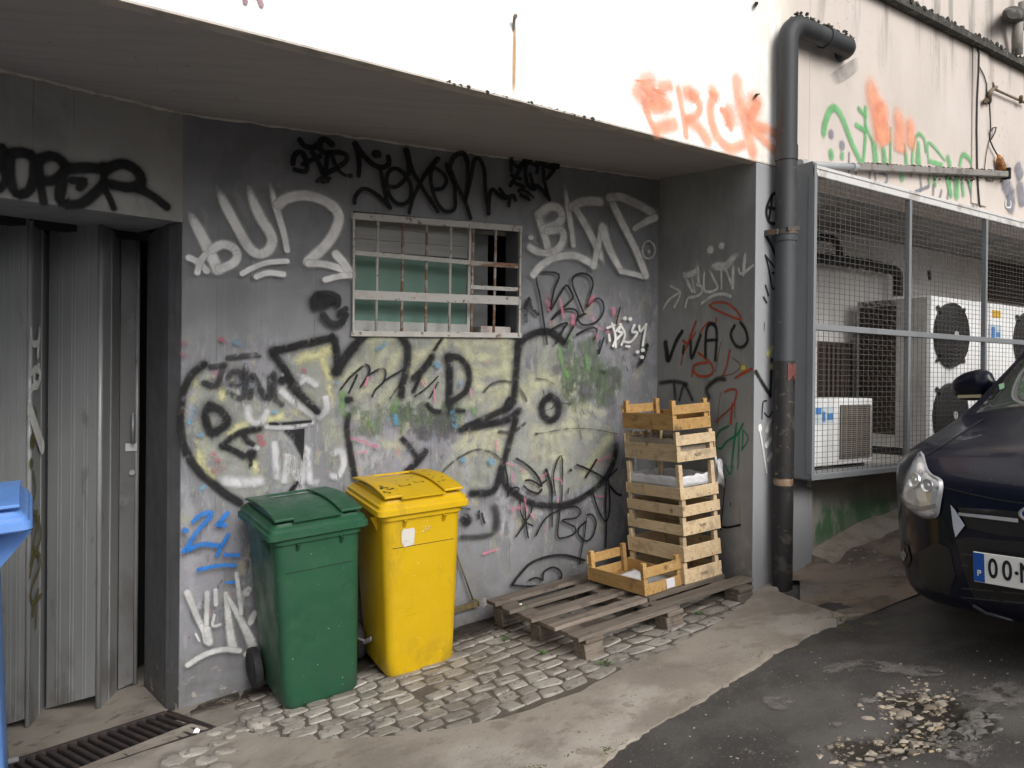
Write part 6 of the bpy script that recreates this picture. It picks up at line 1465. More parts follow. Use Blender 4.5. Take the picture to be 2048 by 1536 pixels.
# ================================================================== FRUIT CRATES
M_cr = m_wood('pale pine crate', (.62, .485, .315), (.50, .36, .205), (40, 5, 40), .14, True, (.33, .25, .16))
M_cro = m_wood('orange pine crate', (.50, .315, .125), (.40, .235, .085), (40, 5, 40), .06, True, (.25, .15, .07))
M_crw = m_wood('sooty pine crate', (.46, .28, .105), (.33, .19, .07), (40, 5, 40), .06, True, (.05, .038, .028))
M_crn = m_wood('new pine crate', (.58, .37, .175), (.48, .28, .115), (40, 5, 40), .05)
M_ink = m_basic('faded ink print', (.16, .13, .10), .8)
def make_crate(M, a, b, hp_, hb, slats, mat, label, hb2=None, thick=.007):
    """origin: nearest lower corner; long side along y, short side along x"""
    root = empty('fruit_crate', M=M, label=label, cat='crate', group='wooden fruit crates')
    t = thick; pw = .026
    for (x, y) in ((t, t), (b-t-pw, t), (t, a-t-pw), (b-t-pw, a-t-pw)):
        mb = MB(); mb.box((x, y, .006), (x+pw, y+pw, hp_)); mb.build('post', mat, root, bevel=.0015)
    for x in (0, b-t):
        for (z0, z1) in hb:
            mb = MB(); mb.box((x, -.001, z0), (x+t, a+.001, z1)); mb.build('long_board', mat, root, bevel=.001)
    for y in (-.0015, a-t+.0015):
        for (z0, z1) in slats:
            mb = MB(); mb.box((-.0015, y-.001, z0), (b+.0015, y+t-.001, z1)); mb.build('short_slat', mat, root, bevel=.001)
    mb = MB(); n = 4
    for i in range(n): w_ = (b-.006)/n; mb.box((.003+i*w_+.003, .002, .0), (.003+(i+1)*w_-.003, a-.002, .005))
    mb.build('base', mat, root)
    mb = MB()   # staples on the short side
    for x in (b*.2, b*.42, b*.75): mb.box((x, -.0038, slats[0][0]+.006), (x+.0018, -.0026, slats[0][0]+.018))
    mb.build('staple', M_soot, root)
    return root
pn = (PM.to_3x3() @ Vector((0, 0, 1))).normalized(); p0 = PM @ Vector((0, 0, PH)); PTOP = (p0, pn)
def ctx(x, y): return 1140+x*.2996, 760+y*.2995
c7 = hit(*ctx(770, 1370), PTOP); Yst = c7.y
def crateM(px, yaw, rl, pit=.5, dy=0.): return Matrix.Translation(atY(*ctx(*px), Yst+dy)) @ rotM(yaw, pit, rl)
A_, B_ = .475, .268
R7 = (770, 1370)
cr = []
cr.append(make_crate(Matrix.Translation(c7+pn*.002) @ rotM(30, .6, 6.2), A_, B_, .112, [(.0, .07)], [(.0, .078)], M_cr, 'lowest crate of the stack, with one pale printed slat, standing on the pallet'))
cr.append(make_crate(crateM((765, 1219), 30.5, 5.6), A_, B_, .128, [(.0, .085)], [(.0, .082)], M_cr, 'second crate from the bottom of the stack, with dark knots'))
cr.append(make_crate(crateM((760, 1045), 30, 5.4), A_, B_, .098, [(.0, .056)], [(.0, .074)], M_cr, 'third crate from the bottom of the stack, with print on its short side'))
cr.append(make_crate(crateM((755, 916), 30, 5.2), A_, B_, .09, [(.0, .058)], [(.0, .058)], M_cr, 'thin crate in the middle of the stack, under the crate with white paper'))
cr.append(make_crate(crateM((740, 804), 29, 5.0), A_, B_, .185, [(.0, .062)], [(.0, .062)], M_cr, 'tall crate in the stack holding a white paper liner'))
cr.append(make_crate(crateM((718, 552), 27.5, 4.6), A_, B_, .160, [(.0, .095)], [(.0, .056), (.088, .143)], M_cr, 'second crate from the top of the stack, with a brown lining'))
cr.append(make_crate(crateM((690, 340), 27, 4.2), A_-.01, B_-.012, .160, [(.0, .092)], [(.0, .06), (.085, .135)], M_crw, 'sooty orange crate on top of the stack'))
lo_ = hit(1290.5, 1193.5, PTOP)
lcr = make_crate(Matrix.Translation(lo_+pn*.002) @ rotM(32, .9, 5.6), .485, .275, .166, [(.0, .078)], [(.0, .060), (.092, .145)], M_cro, 'empty orange crate on the pallet in front of the stack')
for i, r_ in ((0, 'N.83'), (2, 'N.83'), (5, 'N.83')):
    zz = (.036, .036, 0, 0, 0, .03)[i] if i != 2 else .04
    text_obj(r_, .024, M_ink, [k for k in COL.objects if k.parent == cr[i] and k.name.startswith('short_slat')][0], Matrix.Translation((B_*.52, -.0046, zz)) @ Matrix.Rotation(math.radians(90), 4, 'X'), 'print')
# white paper lining in the tall crate, plastic film hanging out behind, brown lining, sheets in the loose crate
M_whp = m_basic('white crumpled paper', (.62, .62, .64), .6, [(5., .45, .65, (.5, .5, .53), .6, (1, 1, 1))], .9, 14., .02)
M_brp = m_basic('brown paper lining', (.30, .25, .19), .8, [(6., .45, .65, (.22, .18, .14), .6, (1, 1, 1))], .5, 20., .01)
M_film = m_basic('clear plastic film', (.55, .55, .56), .3, [(6., .45, .65, (.38, .38, .40), .6, (1, 1, 1))], .8, 12., .02)
def tray(M, x0, x1, y0, y1, z0, z1, name, mat, label, cat, th=.003, amp=.004):
    mb = MB(); N = 40; per = []
    for k in range(N):
        u = k/N*4; s_ = int(u); f = u-s_
        c = [(x0, y0), (x1, y0), (x1, y1), (x0, y1)]
        p, q2 = c[s_], c[(s_+1) % 4]; per.append((p[0]+(q2[0]-p[0])*f, p[1]+(q2[1]-p[1])*f))
    rows_ = []
    for j, zz in enumerate((z0, z0+(z1-z0)*.35, z0+(z1-z0)*.7, z1)):
        rows_.append([Vector((p[0]+rs.uniform(-amp, amp)*.6, p[1]+rs.uniform(-amp, amp)*.6, zz+(rs.uniform(-amp, amp)*1.6 if j == 3 else 0))) for p in per])
    mb.loft(rows_, caps=False); mb.add(rows_[0], [tuple(range(N))])
    o = mb.build(name, mat); o.matrix_world = M; s_ = o.modifiers.new('solid', 'SOLIDIFY'); s_.thickness = .0012
    autosmooth(o, 60); return tag(o, label, cat)
M5 = crateM((740, 804), 29, 5.0); tray(M5, .012, B_-.012, .036, A_-.012, .058, .118, 'paper_liner', M_whp, 'crumpled white paper liner in the tall crate of the stack', 'paper')
M6 = crateM((718, 552), 27.5, 4.6); tray(M6, .012, B_-.012, .036, A_-.012, .01, .124, 'paper_liner', M_brp, 'brown paper lining in the second crate from the top', 'paper')
mb = MB(); n = 12; f0 = M5 @ Vector((B_+.004, .03, .10)); fx = (M5.to_3x3() @ Vector((1, 0, 0))); rows_ = []
for i in range(n+1):
    u = i/n
    rows_.append([f0+fx*(u*.062+.006*math.sin(u*9))+Vector((-.004*math.sin(v*7+u*4), .022*math.sin(v*5+u*3)-.02*u, v*.16*(1-.12*u)-.055-u*.02+.008*math.sin(u*11))) for v in [k/9 for k in range(10)]])
vs = [p for r in rows_ for p in r]; mb.add(vs, [(i*10+k, i*10+k+1, i*10+k+11, i*10+k+10) for i in range(n) for k in range(9)])
fl_ = mb.build('plastic_film', M_film, smooth=True, fixn=False); fl_.modifiers.new('s', 'SOLIDIFY').thickness = .0008; tag(fl_, 'crumpled clear plastic film hanging out behind the tall crate', 'plastic film')
ML = Matrix.Translation(lo_+pn*.002) @ rotM(32, .9, 5.6)
mb = MB(); 
for (x0, y0, x1, y1, z0, tilt) in ((.03, .06, .25, .20, .012, .03), (.04, .20, .20, .34, .014, .05)):
    vs = []
    for i in range(7):
        for k in range(7): u, v = i/6, k/6; vs.append((x0+(x1-x0)*u+.01*v, y0+(y1-y0)*v, z0+tilt*u*u*.5+.004*math.sin(5*u+7*v)))
    mb.add(vs, [(i*7+k, i*7+k+1, i*7+k+8, i*7+k+7) for i in range(6) for k in range(6)])
    break
o = mb.build('paper_sheet', M_whp, smooth=True, fixn=False); o.matrix_world = ML; o.modifiers.new('s', 'SOLIDIFY').thickness = .001; tag(o, 'white paper sheet lying near the short side of the loose crate', 'paper')
mb = MB(); vs = []
for i in range(7):
    for k in range(7): u, v = i/6, k/6; vs.append((.05+.16*u+.02*v, .22+.15*v-.02*u, .014+.05*u*v*.6+.004*math.sin(5*u+7*v)))
mb.add(vs, [(i*7+k, i*7+k+1, i*7+k+8, i*7+k+7) for i in range(6) for k in range(6)])
o = mb.build('paper_sheet', M_whp, smooth=True, fixn=False); o.matrix_world = ML; o.modifiers.new('s', 'SOLIDIFY').thickness = .001; tag(o, 'curled white paper sheet deep inside the loose crate', 'paper')
mb = MB(); mb.box((.150, -.0048, .008), (.208, -.0040, .058)); mb.build('paper_label', m_basic('white sticker', (.68, .66, .70), .6), lcr)
text_obj('C', .03, m_basic('pale print', (.62, .52, .36), .8), [k for k in COL.objects if k.parent == lcr and k.name.startswith('short_slat')][1], Matrix.Translation((.195, -.0046, .118)) @ Matrix.Rotation(math.radians(90), 4, 'X'), 'print')

# ================================================================== SMALL THINGS ON THE WALLS
# polystyrene block on the window sill
q0 = FW.px(958, 668, -.10); q1 = FW.px(1018, 652, -.10)
mb = MB(); mb.box((q0[0], .07, wz0+.002), (q1[0], .20, wz0+.002+.066)); b_ = mb.build('foam_block', m_basic('grey white foam', (.52, .47, .44), .8, [(18., .5, .64, (.3, .22, .19), .7, (1, 1, 1))], .5, 40.), bevel=.006, bseg=2); b_.matrix_world = frameM(FW); tag(b_, 'dirty white foam block on the sill of the open window', 'block')
# cable down the right wall, thin wire with a loop, lamp bracket, rusty stub, orange wrap
fq = lambda x, y, o=.02: (lambda t: FF.w(t[0], -o, t[1]))(FF.px(x, y, o))
M_cab = m_basic('dark cable', (.03, .028, .028), .6)
C6_ = lambda x, y: (1780+x*.23447, y*.23447)
mb = MB(); mb.tube([fq(*C6_(*p)) for p in ((745, 380), (760, 450), (758, 580), (745, 840), (740, 1100), (745, 1440), (752, 1600), (765, 1760), (775, 1765))], .006, 6)
tag(mb.build('cable', M_cab, smooth=True), 'dark vertical cable on the pink wall, running behind the gutter', 'cable')
mb = MB(); mb.tube([fq(*C6_(*p)) for p in ((762, 570), (800, 640), (825, 720), (825, 850))], .0045, 6); mb.tube([fq(*C6_(*p)) for p in ((848, 880), (855, 1000), (858, 1100), (850, 1190), (880, 1260), (920, 1330))], .0055, 6); mb.tube([fq(*C6_(*p)) for p in ((850, 1190), (848, 1140), (880, 1090), (905, 1085), (895, 1130), (862, 1190))], .005, 6); mb.tube([fq(*C6_(*p)) for p in ((845, 1200), (820, 1320), (806, 1440))], .003, 5)
mb.tube([fq(*C6_(*p), .03) for p in ((825, 850), (848, 880))], .012, 6)
tag(mb.build('loose_wire', M_cab, smooth=True), 'loose looping wire on the bright wall beside the vertical cable', 'wire')
M_brk = m_basic('rusty bracket', (.21, .17, .12), .8, [(14., .45, .6, (.11, .07, .04), .8, (1, 1, 1))], .4, 60.)
bk = empty('pipe_bracket', fq(*C6_(870, 760)), label='rusty bracket rail with hooks above the loose wire', cat='bracket')
mb = MB(); mb.tube([fq(*C6_(850, 870), .03), fq(*C6_(850, 790), .04), fq(*C6_(885, 755), .05), fq(*C6_(905, 745), .05)], .014, 8); under(mb.build('hook', M_brk, smooth=True), bk)
mb = MB(); mb.tube([fq(*C6_(880, 755), .03), fq(*C6_(1160, 880), .03)], .009, 8); under(mb.build('rail', M_brk, smooth=True), bk)
mb = MB(); mb.tube([fq(*C6_(820, 860), .01), fq(*C6_(820, 855), .05)], .018, 8); under(mb.build('bolt', M_brk), bk)
mb = MB(); mb.tube([fq(*C6_(1115, 875), .03), fq(*C6_(1118, 820), .05)], .013, 8); mb.tube([fq(*C6_(885, 750), .05), fq(*C6_(880, 705), .06)], .008, 8); under(mb.build('hook', M_brk, smooth=True), bk)
lb = empty('lamp_bracket', fq(*C6_(1085, 300)), label='grimy old lamp bracket above the ledge at the top right corner', cat='bracket')
mb = MB(); mb.tube([fq(*C6_(1085, 470), .06), fq(*C6_(1085, 330), .07), fq(*C6_(1090, 190), .09)], .036, 10); under(mb.build('post', m_basic('grimy metal', (.30, .28, .25), .7, [(9., .45, .62, (.09, .08, .07), .8, (1, 1, .5))], .3, 40.), smooth=True), lb)
mb = MB(); mb.loft([[fq(*C6_(1060+math.cos(t)*105*q_, 120+math.sin(t)*70*q_), o_) for t in [2*math.pi*k/16 for k in range(16)]] for q_, o_ in ((.85, .02), (1., .06), (.95, .12), (.6, .16))]); under(autosmooth(mb.build('lamp_base', m_basic('sooty lamp base', (.05, .047, .042), .9, [(8., .5, .65, (.16, .15, .13), .7, (1, 1, 1))], .6, 30.)), 50), lb)
mb = MB(); mb.tube([fq(*C6_(1130, 20), .05), fq(*C6_(1130, 150), .05), fq(*C6_(1125, 260), .04)], .03, 8); under(mb.build('conduit', m_basic('grey tube', (.2, .19, .175), .7, bump=.3), smooth=True), lb)
mb = MB(); mb.tube([fq(1028, 60, .004), fq(1028, 42, .012), fq(1029, 34, .035)], .006, 8); mb.tube([fq(1030, 34, .03), fq(1031, 32, .04)], .009, 8); tag(mb.build('iron_stub', M_brk), 'rusty iron stub on the white wall above a rust streak', 'stub')
mb = MB(); mb.tube([fq(1513, 190, .0), fq(1513, 190, .03)], .008, 6); mb.bar(fq(1511, 190, .025), fq(1519, 188, .03), .008, .006); tag(mb.build('hook', M_cab), 'small black hook beside the orange letter K', 'hook')
mb = MB(); mb.tube([fq(1513, 7, .0), fq(1513, 7, .03)], .011, 6); tag(mb.build('bolt', M_cab), 'small black bolt high on the white wall', 'bolt')
wr = [fq(*C6_(x, y), .035) for x, y in ((925, 1320), (935, 1360), (950, 1420), (955, 1455))]
mb = MB(); mb.tube(wr, [.008, .026, .032, .028], 8); tag(mb.build('plastic_wrap', m_basic('orange brown wrap', (.42, .17, .03), .5, [(16., .45, .6, (.1, .035, .02), .8, (1, 1, 1)), (20., .58, .66, (.6, .4, .08), .8, (1, 1, 1))], .6, 40.), smooth=True), 'orange and brown plastic wrap stuck at the end of the gutter', 'wrap')
# scrap on the grate, white stone on the pallet
p = hg(393, 1466, .03); mb = MB(); mb.add([p+Vector(v) for v in ((-.016, 0, .0), (.012, -.006, .002), (.014, .008, .012), (-.004, .01, .02), (-.012, .004, .012))], [(0, 1, 2), (0, 2, 3), (0, 3, 4), (1, 2, 3)])
tag(mb.build('paper_scrap', m_basic('foil scrap', (.8, .8, .82), .4), fixn=False), 'tiny white scrap lying on the drain grate', 'scrap')
p = hit(1042, 1209, PTOP); mb = MB(); stone(mb, p+pn*.003, .009, random.Random(2)); tag(mb.build('pebble', m_basic('white pebble', (.7, .68, .64), .8)), 'small white pebble on the second board of the pallet', 'pebble')
# ================================================================== CAR
K = .95
M_carp = None
def m_car():
    t = NT('dark blue car paint'); o = t.co()
    col = t.mix(t.mr(t.noise(o, 3., 4.), .4, .7), (.003, .0045, .014), (.0045, .0065, .018))
    col = t.mix(t.math('MULTIPLY', t.mr(t.noise(o, 70., 3.), .68, .72), .5), col, (.06, .06, .06))
    return t.out(col, .32, metal=.0, spec=.22, coat=.25)
M_carp = m_car()
M_glass = m_basic('car glass', (.03, .042, .038), .03, spec=.9, coat=.6)
M_blkp = m_basic('black grained plastic', (.012, .012, .013), .5, bump=.05, bscale=300)
M_chr = m_basic('chrome', (.78, .79, .81), .28, metal=.9)
M_lens = None
def m_lens():
    t = NT('headlight reflector'); o = t.co()
    a = t.vor(o, 22., out='Color'); v = t.sep(a)[0]
    col = t.mix(v, (.45, .46, .48), (.92, .93, .95)); col = t.mix(t.mr(t.noise(o, 11., 3.), .56, .66), col, (.16, .16, .17))
    return t.out(col, .3, v, .9, .02, metal=.35, spec=.8, coat=.7)
M_lens = m_lens()
st_ = [(0, .34, .30, .56, .28, .20, .575, .58), (-.03, .20, .47, .63, .45, .36, .66, .672), (-.09, .14, .60, .68, .56, .44, .715, .73), (-.18, .12, .69, .71, .64, .52, .76, .78), (-.32, .11, .765, .725, .71, .57, .775, .80), (-.55, .12, .84, .745, .775, .61, .79, .82), (-.82, .15, .895, .775, .82, .70, .81, .86), (-1.02, .17, .91, .815, .845, .77, .838, .89), (-1.25, .18, .91, .86, .86, .745, .98, 1.04), (-1.60, .18, .91, .92, .86, .68, 1.21, 1.28), (-1.88, .18, .91, .96, .86, .62, 1.385, 1.44), (-2.3, .18, .91, .965, .85, .56, 1.44, 1.485), (-3.0, .18, .91, .975, .85, .555, 1.42, 1.47), (-3.6, .19, .905, .99, .84, .53, 1.35, 1.40), (-4.0, .21, .88, 1.0, .80, .50, 1.17, 1.22), (-4.22, .25, .82, .95, .74, .55, 1.0, 1.02), (-4.33, .32, .70, .80, .62, .5, .82, .83), (-4.36, .42, .45, .65, .40, .3, .66, .665)]
def prof(s):
    x, zb, w, zs, ws, wr, zr, zc = s
    return [Vector((x, 0, zb)), Vector((x, .62*w, zb)), Vector((x, .93*w, zb+.03)), Vector((x, w, zb+.16*min(1, (zs-zb)/.5))), Vector((x, w, (zb+zs)/2+.03)), Vector((x, w*.985, zs-.06)), Vector((x, ws, zs)), Vector((x, (ws+wr)/2+.02, (zs+zr)/2+.004)), Vector((x, wr, zr)), Vector((x, wr*.55, zc-.25*(zc-zr))), Vector((x, 0, zc))]
net = [prof(s) for s in st_]
def cr1(P0, P1, P2, P3, t): t2 = t*t; t3 = t2*t; return .5*(2*P1+(P2-P0)*t+(2*P0-5*P1+4*P2-P3)*t2+(3*P1-P0-3*P2+P3)*t3)
def dens(seq, n, sym=False):
    out = []; q = [seq[0]*2-seq[1]]+list(seq)+[seq[-1]*2-seq[-2]]
    if sym: m = Vector((1, -1, 1)); q[0] = seq[1]*m; q[-1] = seq[-2]*m
    for i in range(1, len(q)-2):
        for j in range(n): out.append(cr1(q[i-1], q[i], q[i+1], q[i+2], j/n))
    out.append(seq[-1].copy()); return out
NU, NV = 5, 4
colsd = [dens([net[i][v] for i in range(len(net))], NU) for v in range(11)]
half = [dens([colsd[v][u] for v in range(11)], NV, True) for u in range(len(colsd[0]))]
nU, nV = len(half), len(half[0])
def gp_(u, v, sd): p = half[u][v]; return Vector((p.x*K, p.y*K*sd, p.z*K))
win_shield = lambda u, v: 7*NU-1 <= u < 10*NU-1 and v >= 8*NV
side_win = lambda u, v: (8*NU+2 <= u < 13*NU+2 and 6*NV+2 <= v < 8*NV-1 and u not in (11*NU-1, 11*NU))
rear_win = lambda u, v: 13*NU+3 <= u < 15*NU-1 and v >= 8*NV+1
PSI = 31.0; hx = Vector((-math.cos(math.radians(PSI)), -math.sin(math.radians(PSI)), 0)); hy = Vector((math.sin(math.radians(PSI)), -math.cos(math.radians(PSI)), 0))
hx.z = -.105; hx.normalize(); hy.z = .045; hy = (hy-hx*hy.dot(hx)).normalized(); hz_ = hx.cross(hy)
def place(nose):
    g = Matrix((( hx.x, hy.x, hz_.x, nose.x), (hx.y, hy.y, hz_.y, nose.y), (hx.z, hy.z, hz_.z, nose.z), (0, 0, 0, 1))); return g
# plate's left end is seen at (1950, 1131): fix the nose from there
plate_l = atY(1949, 1131, 2.86); loc_pl = Vector((.016, -.262*K, .36*K))
nose = plate_l-(hx*loc_pl.x+hy*loc_pl.y+hz_*loc_pl.z)
MC = place(nose)
car = empty('parked_car', M=MC, label='dark blue hatchback parked with its headlight and bonnet in view', cat='car')
mb = MB(); idx = {}
for sd in (1, -1):
    for u in range(nU):
        for v in range(nV):
            if sd == -1 and v in (0, nV-1): idx[u, v, -1] = idx[u, v, 1]; continue
            idx[u, v, sd] = len(mb.v); mb.v.append(gp_(u, v, sd))
full = MB(); full.v = list(mb.v)
for sd in (1, -1):
    for u in range(nU-1):
        for v in range(nV-1):
            f = [idx[u, v, sd], idx[u+1, v, sd], idx[u+1, v+1, sd], idx[u, v+1, sd]]
            if sd == 1: f = f[::-1]
            full.f.append(f)
            if not (win_shield(u, v) or side_win(u, v) or rear_win(u, v)): mb.f.append(f)
for u, fl__ in ((0, 1), (nU-1, 0)):
    ringi = [idx[u, v, 1] for v in range(nV)]+[idx[u, v, -1] for v in range(nV-2, 0, -1)]
    for m_ in (mb, full): m_.f.append(ringi if fl__ else ringi[::-1])
body = mb.build('body', M_carp, car, smooth=True)
def patch(cond, name, mats, sds=(1, -1), off=-.004):
    for sdset in sds:
        m = MB(); ids = {}
        for sd in (sdset if isinstance(sdset, tuple) else (sdset,)):
            for u in range(nU-1):
                for v in range(nV-1):
                    if cond(u, v):
                        f = []
                        for (a, b) in ((u, v), (u+1, v), (u+1, v+1), (u, v+1)):
                            k = (a, b, 0 if b == nV-1 else sd)
                            if k not in ids: ids[k] = len(m.v); m.v.append(gp_(a, b, sd))
                            f.append(ids[k])
                        m.f.append(f)
        if m.f:
            o = m.build(name, mats, car, smooth=True); q = o.modifiers.new('s', 'SOLIDIFY'); q.thickness = .004
patch(win_shield, 'windscreen', M_glass, ((1, -1),)); patch(side_win, 'side_window', M_glass); patch(rear_win, 'rear_window', M_glass, ((1, -1),))
bvh = BVHTree.FromPolygons([tuple(p) for p in full.v], full.f)
MCi = MC.inverted(); camL = MCi @ CAM; R3 = MCi.to_3x3()
def cast(x, y):
    h = bvh.ray_cast(camL, (R3 @ ray(x, y)).normalized()); 
    if h[0] is None: return None, None
    n_ = h[1] if h[1].dot(camL-h[0]) > 0 else -h[1]
    return h[0], n_
def near_(x, y):
    d_ = (R3 @ ray(x, y)).normalized(); return min((bvh.find_nearest(camL+d_*(2.8+.05*i)) for i in range(40)), key=lambda r: r[3])
def decal(outline, name, mat, parent, off=.004, grid=8, both=False, label=None, thick=.0, dome=0.):
    P2 = [Vector(p) for p in outline]; n = len(P2); ins = []
    xs = [p.x for p in P2]; ys = [p.y for p in P2]; x = min(xs)+grid/2
    while x < max(xs):
        y = min(ys)+grid/2
        while y < max(ys):
            if in_poly(x, y, P2) and min((Vector((x, y))-p).length for p in P2) > grid*.4: ins.append(Vector((x, y)))
            y += grid
        x += grid
    v, e, f, *_ = geometry.delaunay_2d_cdt(P2+ins, [(i, (i+1) % n) for i in range(n)], [list(range(n))], 1, 1e-4)
    pts = []
    for i_, p in enumerate(v):
        h, nn_ = cast(p.x, p.y)
        if h is None: h, nn_, *_r = near_(p.x, p.y); nn_ = nn_ if nn_.dot(camL-h) > 0 else -nn_
        d = min(1, min((p-q).length for q in P2)/ (grid*2.2)) if dome else 0
        pts.append(h+nn_*(off+dome*d))
    out = []
    for sg in ((1, -1) if both else (1,)):
        m = MB(); m.v = [Vector((p.x, p.y*sg, p.z)) for p in pts]; m.f = [list(q)[::sg] for q in f]
        o = m.build(name, mat, parent, smooth=True, fixn=False)
        if thick: s_ = o.modifiers.new('s', 'SOLIDIFY'); s_.thickness = thick; s_.offset = 0
        out.append(o)
    return out
def smoothpoly(P, n=5):
    q = [tuple(p) for p in P]; L = len(q); out = []
    for i in range(L):
        a, b, c, d = [Vector(q[(i+k-1) % L]) for k in range(4)]
        for j in range(n): out.append(cr1(a, b, c, d, j/n))
    return out
HL = smoothpoly(((1845, 905), (1824, 934), (1808, 968), (1803, 990), (1818, 1014), (1838, 1030), (1858, 1037), (1878, 1032), (1884, 1005), (1889, 972), (1884, 959), (1868, 951), (1857, 938)), 3)
hls = decal(HL, 'headlight', M_lens, car, .006, 6, True, dome=.010)
rimo = [p for p in HL]; 
cen = Vector((1847, 982))
inner = [cen+(p-cen)*.80 for p in HL]
for k, h in enumerate(hls):
    m = MB(); n = len(HL)
    for i in range(n):
        for P3, o_ in ((HL[i], .009), (cen+(HL[i]-cen)*.90, .020)):
            hh, nn_ = cast(P3.x, P3.y)
            if hh is None: hh, nn_, *_r = near_(P3.x, P3.y)
            q = hh+nn_*o_; m.v.append(Vector((q.x, q.y*(1, -1)[k], q.z)))
    m.f = [[2*i, 2*i+1, (2*i+3) % (2*n), (2*i+2) % (2*n)] for i in range(n)]
    m.build('rim', M_galv, h, smooth=True)
    for (bx, by, br) in ((1838, 962, 17), (1862, 972, 14)):
        hh, nn_ = cast(bx, by); q = hh+nn_*.018; q = Vector((q.x, q.y*(1, -1)[k], q.z)); n2 = Vector((nn_.x, nn_.y*(1, -1)[k], nn_.z)); m = MB(); rr = br/560.
        ax = n2.orthogonal().normalized(); ay = n2.cross(ax)
        rg = [[q+n2*dz+(ax*math.cos(t)+ay*math.sin(t))*rr*s_ for t in [2*math.pi*j/18 for j in range(18)]] for s_, dz in ((1, 0), (.95, .006), (.55, -.004), (.2, .004))]
        m.loft(rg); autosmooth(m.build('lamp_bowl', M_chr, h), 30)
    dl = decal([(1808, 995), (1822, 1006), (1850, 1012), (1880, 1006), (1882, 1014), (1850, 1022), (1824, 1016)], 'lower_strip', M_galv, h, .018, 7) if k == 0 else None
decal([(1904, 1009), (1912, 1018), (1932, 1050), (1914, 1074), (1909, 1052)], 'chrome_accent', m_basic('sky tinted trim', (.62, .68, .80), .35, metal=.3), car, .008, 7, True)  # pale blue base colour paints in the sky's reflection on the chrome
decal([(1916, 1014), (2000, 1020), (2140, 1034), (2140, 1082), (2000, 1070), (1936, 1056)], 'grille', M_blkp, car, .003, 9)
decal([(1921, 1024), (1975, 1029), (2040, 1036), (2040, 1044), (1975, 1036), (1922, 1030)], 'chrome_bar', M_chr, car, .012, 6, True)
decal([(1912, 1078), (1940, 1074), (2150, 1092), (2150, 1215), (2000, 1205), (1950, 1198), (1930, 1150)], 'lower_grille', M_blkp, car, .0025, 10)
decal([(1838, 1105), (1875, 1085), (1900, 1095), (1912, 1150), (1900, 1190), (1860, 1180), (1840, 1150)], 'side_intake', M_blkp, car, .003, 8, True)
fo = decal([(1796, 1100), (1806, 1084), (1818, 1092), (1824, 1118), (1816, 1136), (1802, 1128)], 'fog_lamp', M_blkp, car, .004, 6, True)
decal([(1802, 1102), (1810, 1098), (1816, 1110), (1812, 1122), (1804, 1118)], 'lens', m_basic('dull fog lens', (.25, .25, .24), .2, spec=.6), fo[0], .007, 5)
decal([(1948, 1206), (1975, 1222), (2048, 1246), (2140, 1262), (2140, 1268), (2048, 1252), (1972, 1228), (1946, 1212)], 'lip_line', m_basic('satin trim', (.12, .13, .16), .25, spec=.7), car, .004, 7)
def seam(pts, w=1.6, mat=None, name='shut_line'):
    L = catmull(pts, 8.); a = []; b_ = []
    for i, q in enumerate(L):
        d = Vector(L[min(i+1, len(L)-1)])-Vector(L[max(i-1, 0)]); d.normalize(); n_ = Vector((-d.y, d.x))*w/2
        a.append((q[0]+n_.x, q[1]+n_.y)); b_.append((q[0]-n_.x, q[1]-n_.y))
    for sg in (1, -1):
        m = MB()
        for u_, v_ in zip(a, b_):
            for q in (u_, v_):
                h, nn_ = cast(*q)
                if h is None: h, nn_, *_r = near_(*q)
                h = h+nn_*.0025; m.v.append(Vector((h.x, h.y*sg, h.z)))
        m.f = [[2*i, 2*i+1, 2*i+3, 2*i+2] for i in range(len(a)-1)]
        m.build(name, mat or M_crack, car, fixn=False)
seam([(1850, 912), (1882, 893), (1925, 866), (1968, 838)], 2.2); seam([(1889, 975), (1930, 985), (2000, 1000), (2090, 1012)], 2.4); seam([(1883, 1034), (1896, 1060), (1904, 1090)], 2.0); seam([(1803, 1010), (1797, 1050), (1794, 1090)], 1.8)
M_gbar = m_basic('satin grille bar', (.05, .052, .058), .3, spec=.7)
for y0 in (1100, 1122, 1168, 1186): seam([(1924, y0+8), (1990, y0+14), (2100, y0+24)], 2.2, M_gbar, 'grille_bar')
for y0 in (1110, 1126, 1142, 1158): seam([(1846, y0+4), (1875, y0), (1904, y0+2)], 2.0, M_gbar, 'grille_bar')
# number plate and badge, built flat in car space
M_plw = m_basic('plate white', (.70, .70, .67), .35); M_plb = m_basic('plate blue', (.01, .07, .32), .35); M_plk = m_basic('plate black', (.008, .008, .012), .4)
pt = lambda x, y: (lambda h: h)(cast(x, y)[0])
pc = Vector((.016, 0, .36*K)); PLm = Matrix.Translation(pc+Vector((.012, 0, 0))) @ Matrix.Rotation(math.radians(-6), 4, 'Y')
hw_, hh_ = .26*K, .056*K
mb = MB(); mb.box((-.008, -hw_, -hh_), (0, hw_, hh_)); plate = mb.build('number_plate', M_plw, car, bevel=.002); plate.matrix_local = PLm
mb = MB(); mb.box((-.006, -hw_-.004, -hh_-.004), (-.009, hw_+.004, hh_+.004)); mb.build('plate_frame', M_plk, plate)
mb = MB(); mb.box((.0002, -hw_+.002, -hh_+.003), (.0012, -hw_+.042*K, hh_-.003)); mb.build('blue_band', M_plb, plate)
TX = Matrix(((0, 0, 1, .0016), (1, 0, 0, 0), (0, 1, 0, 0), (0, 0, 0, 1)))
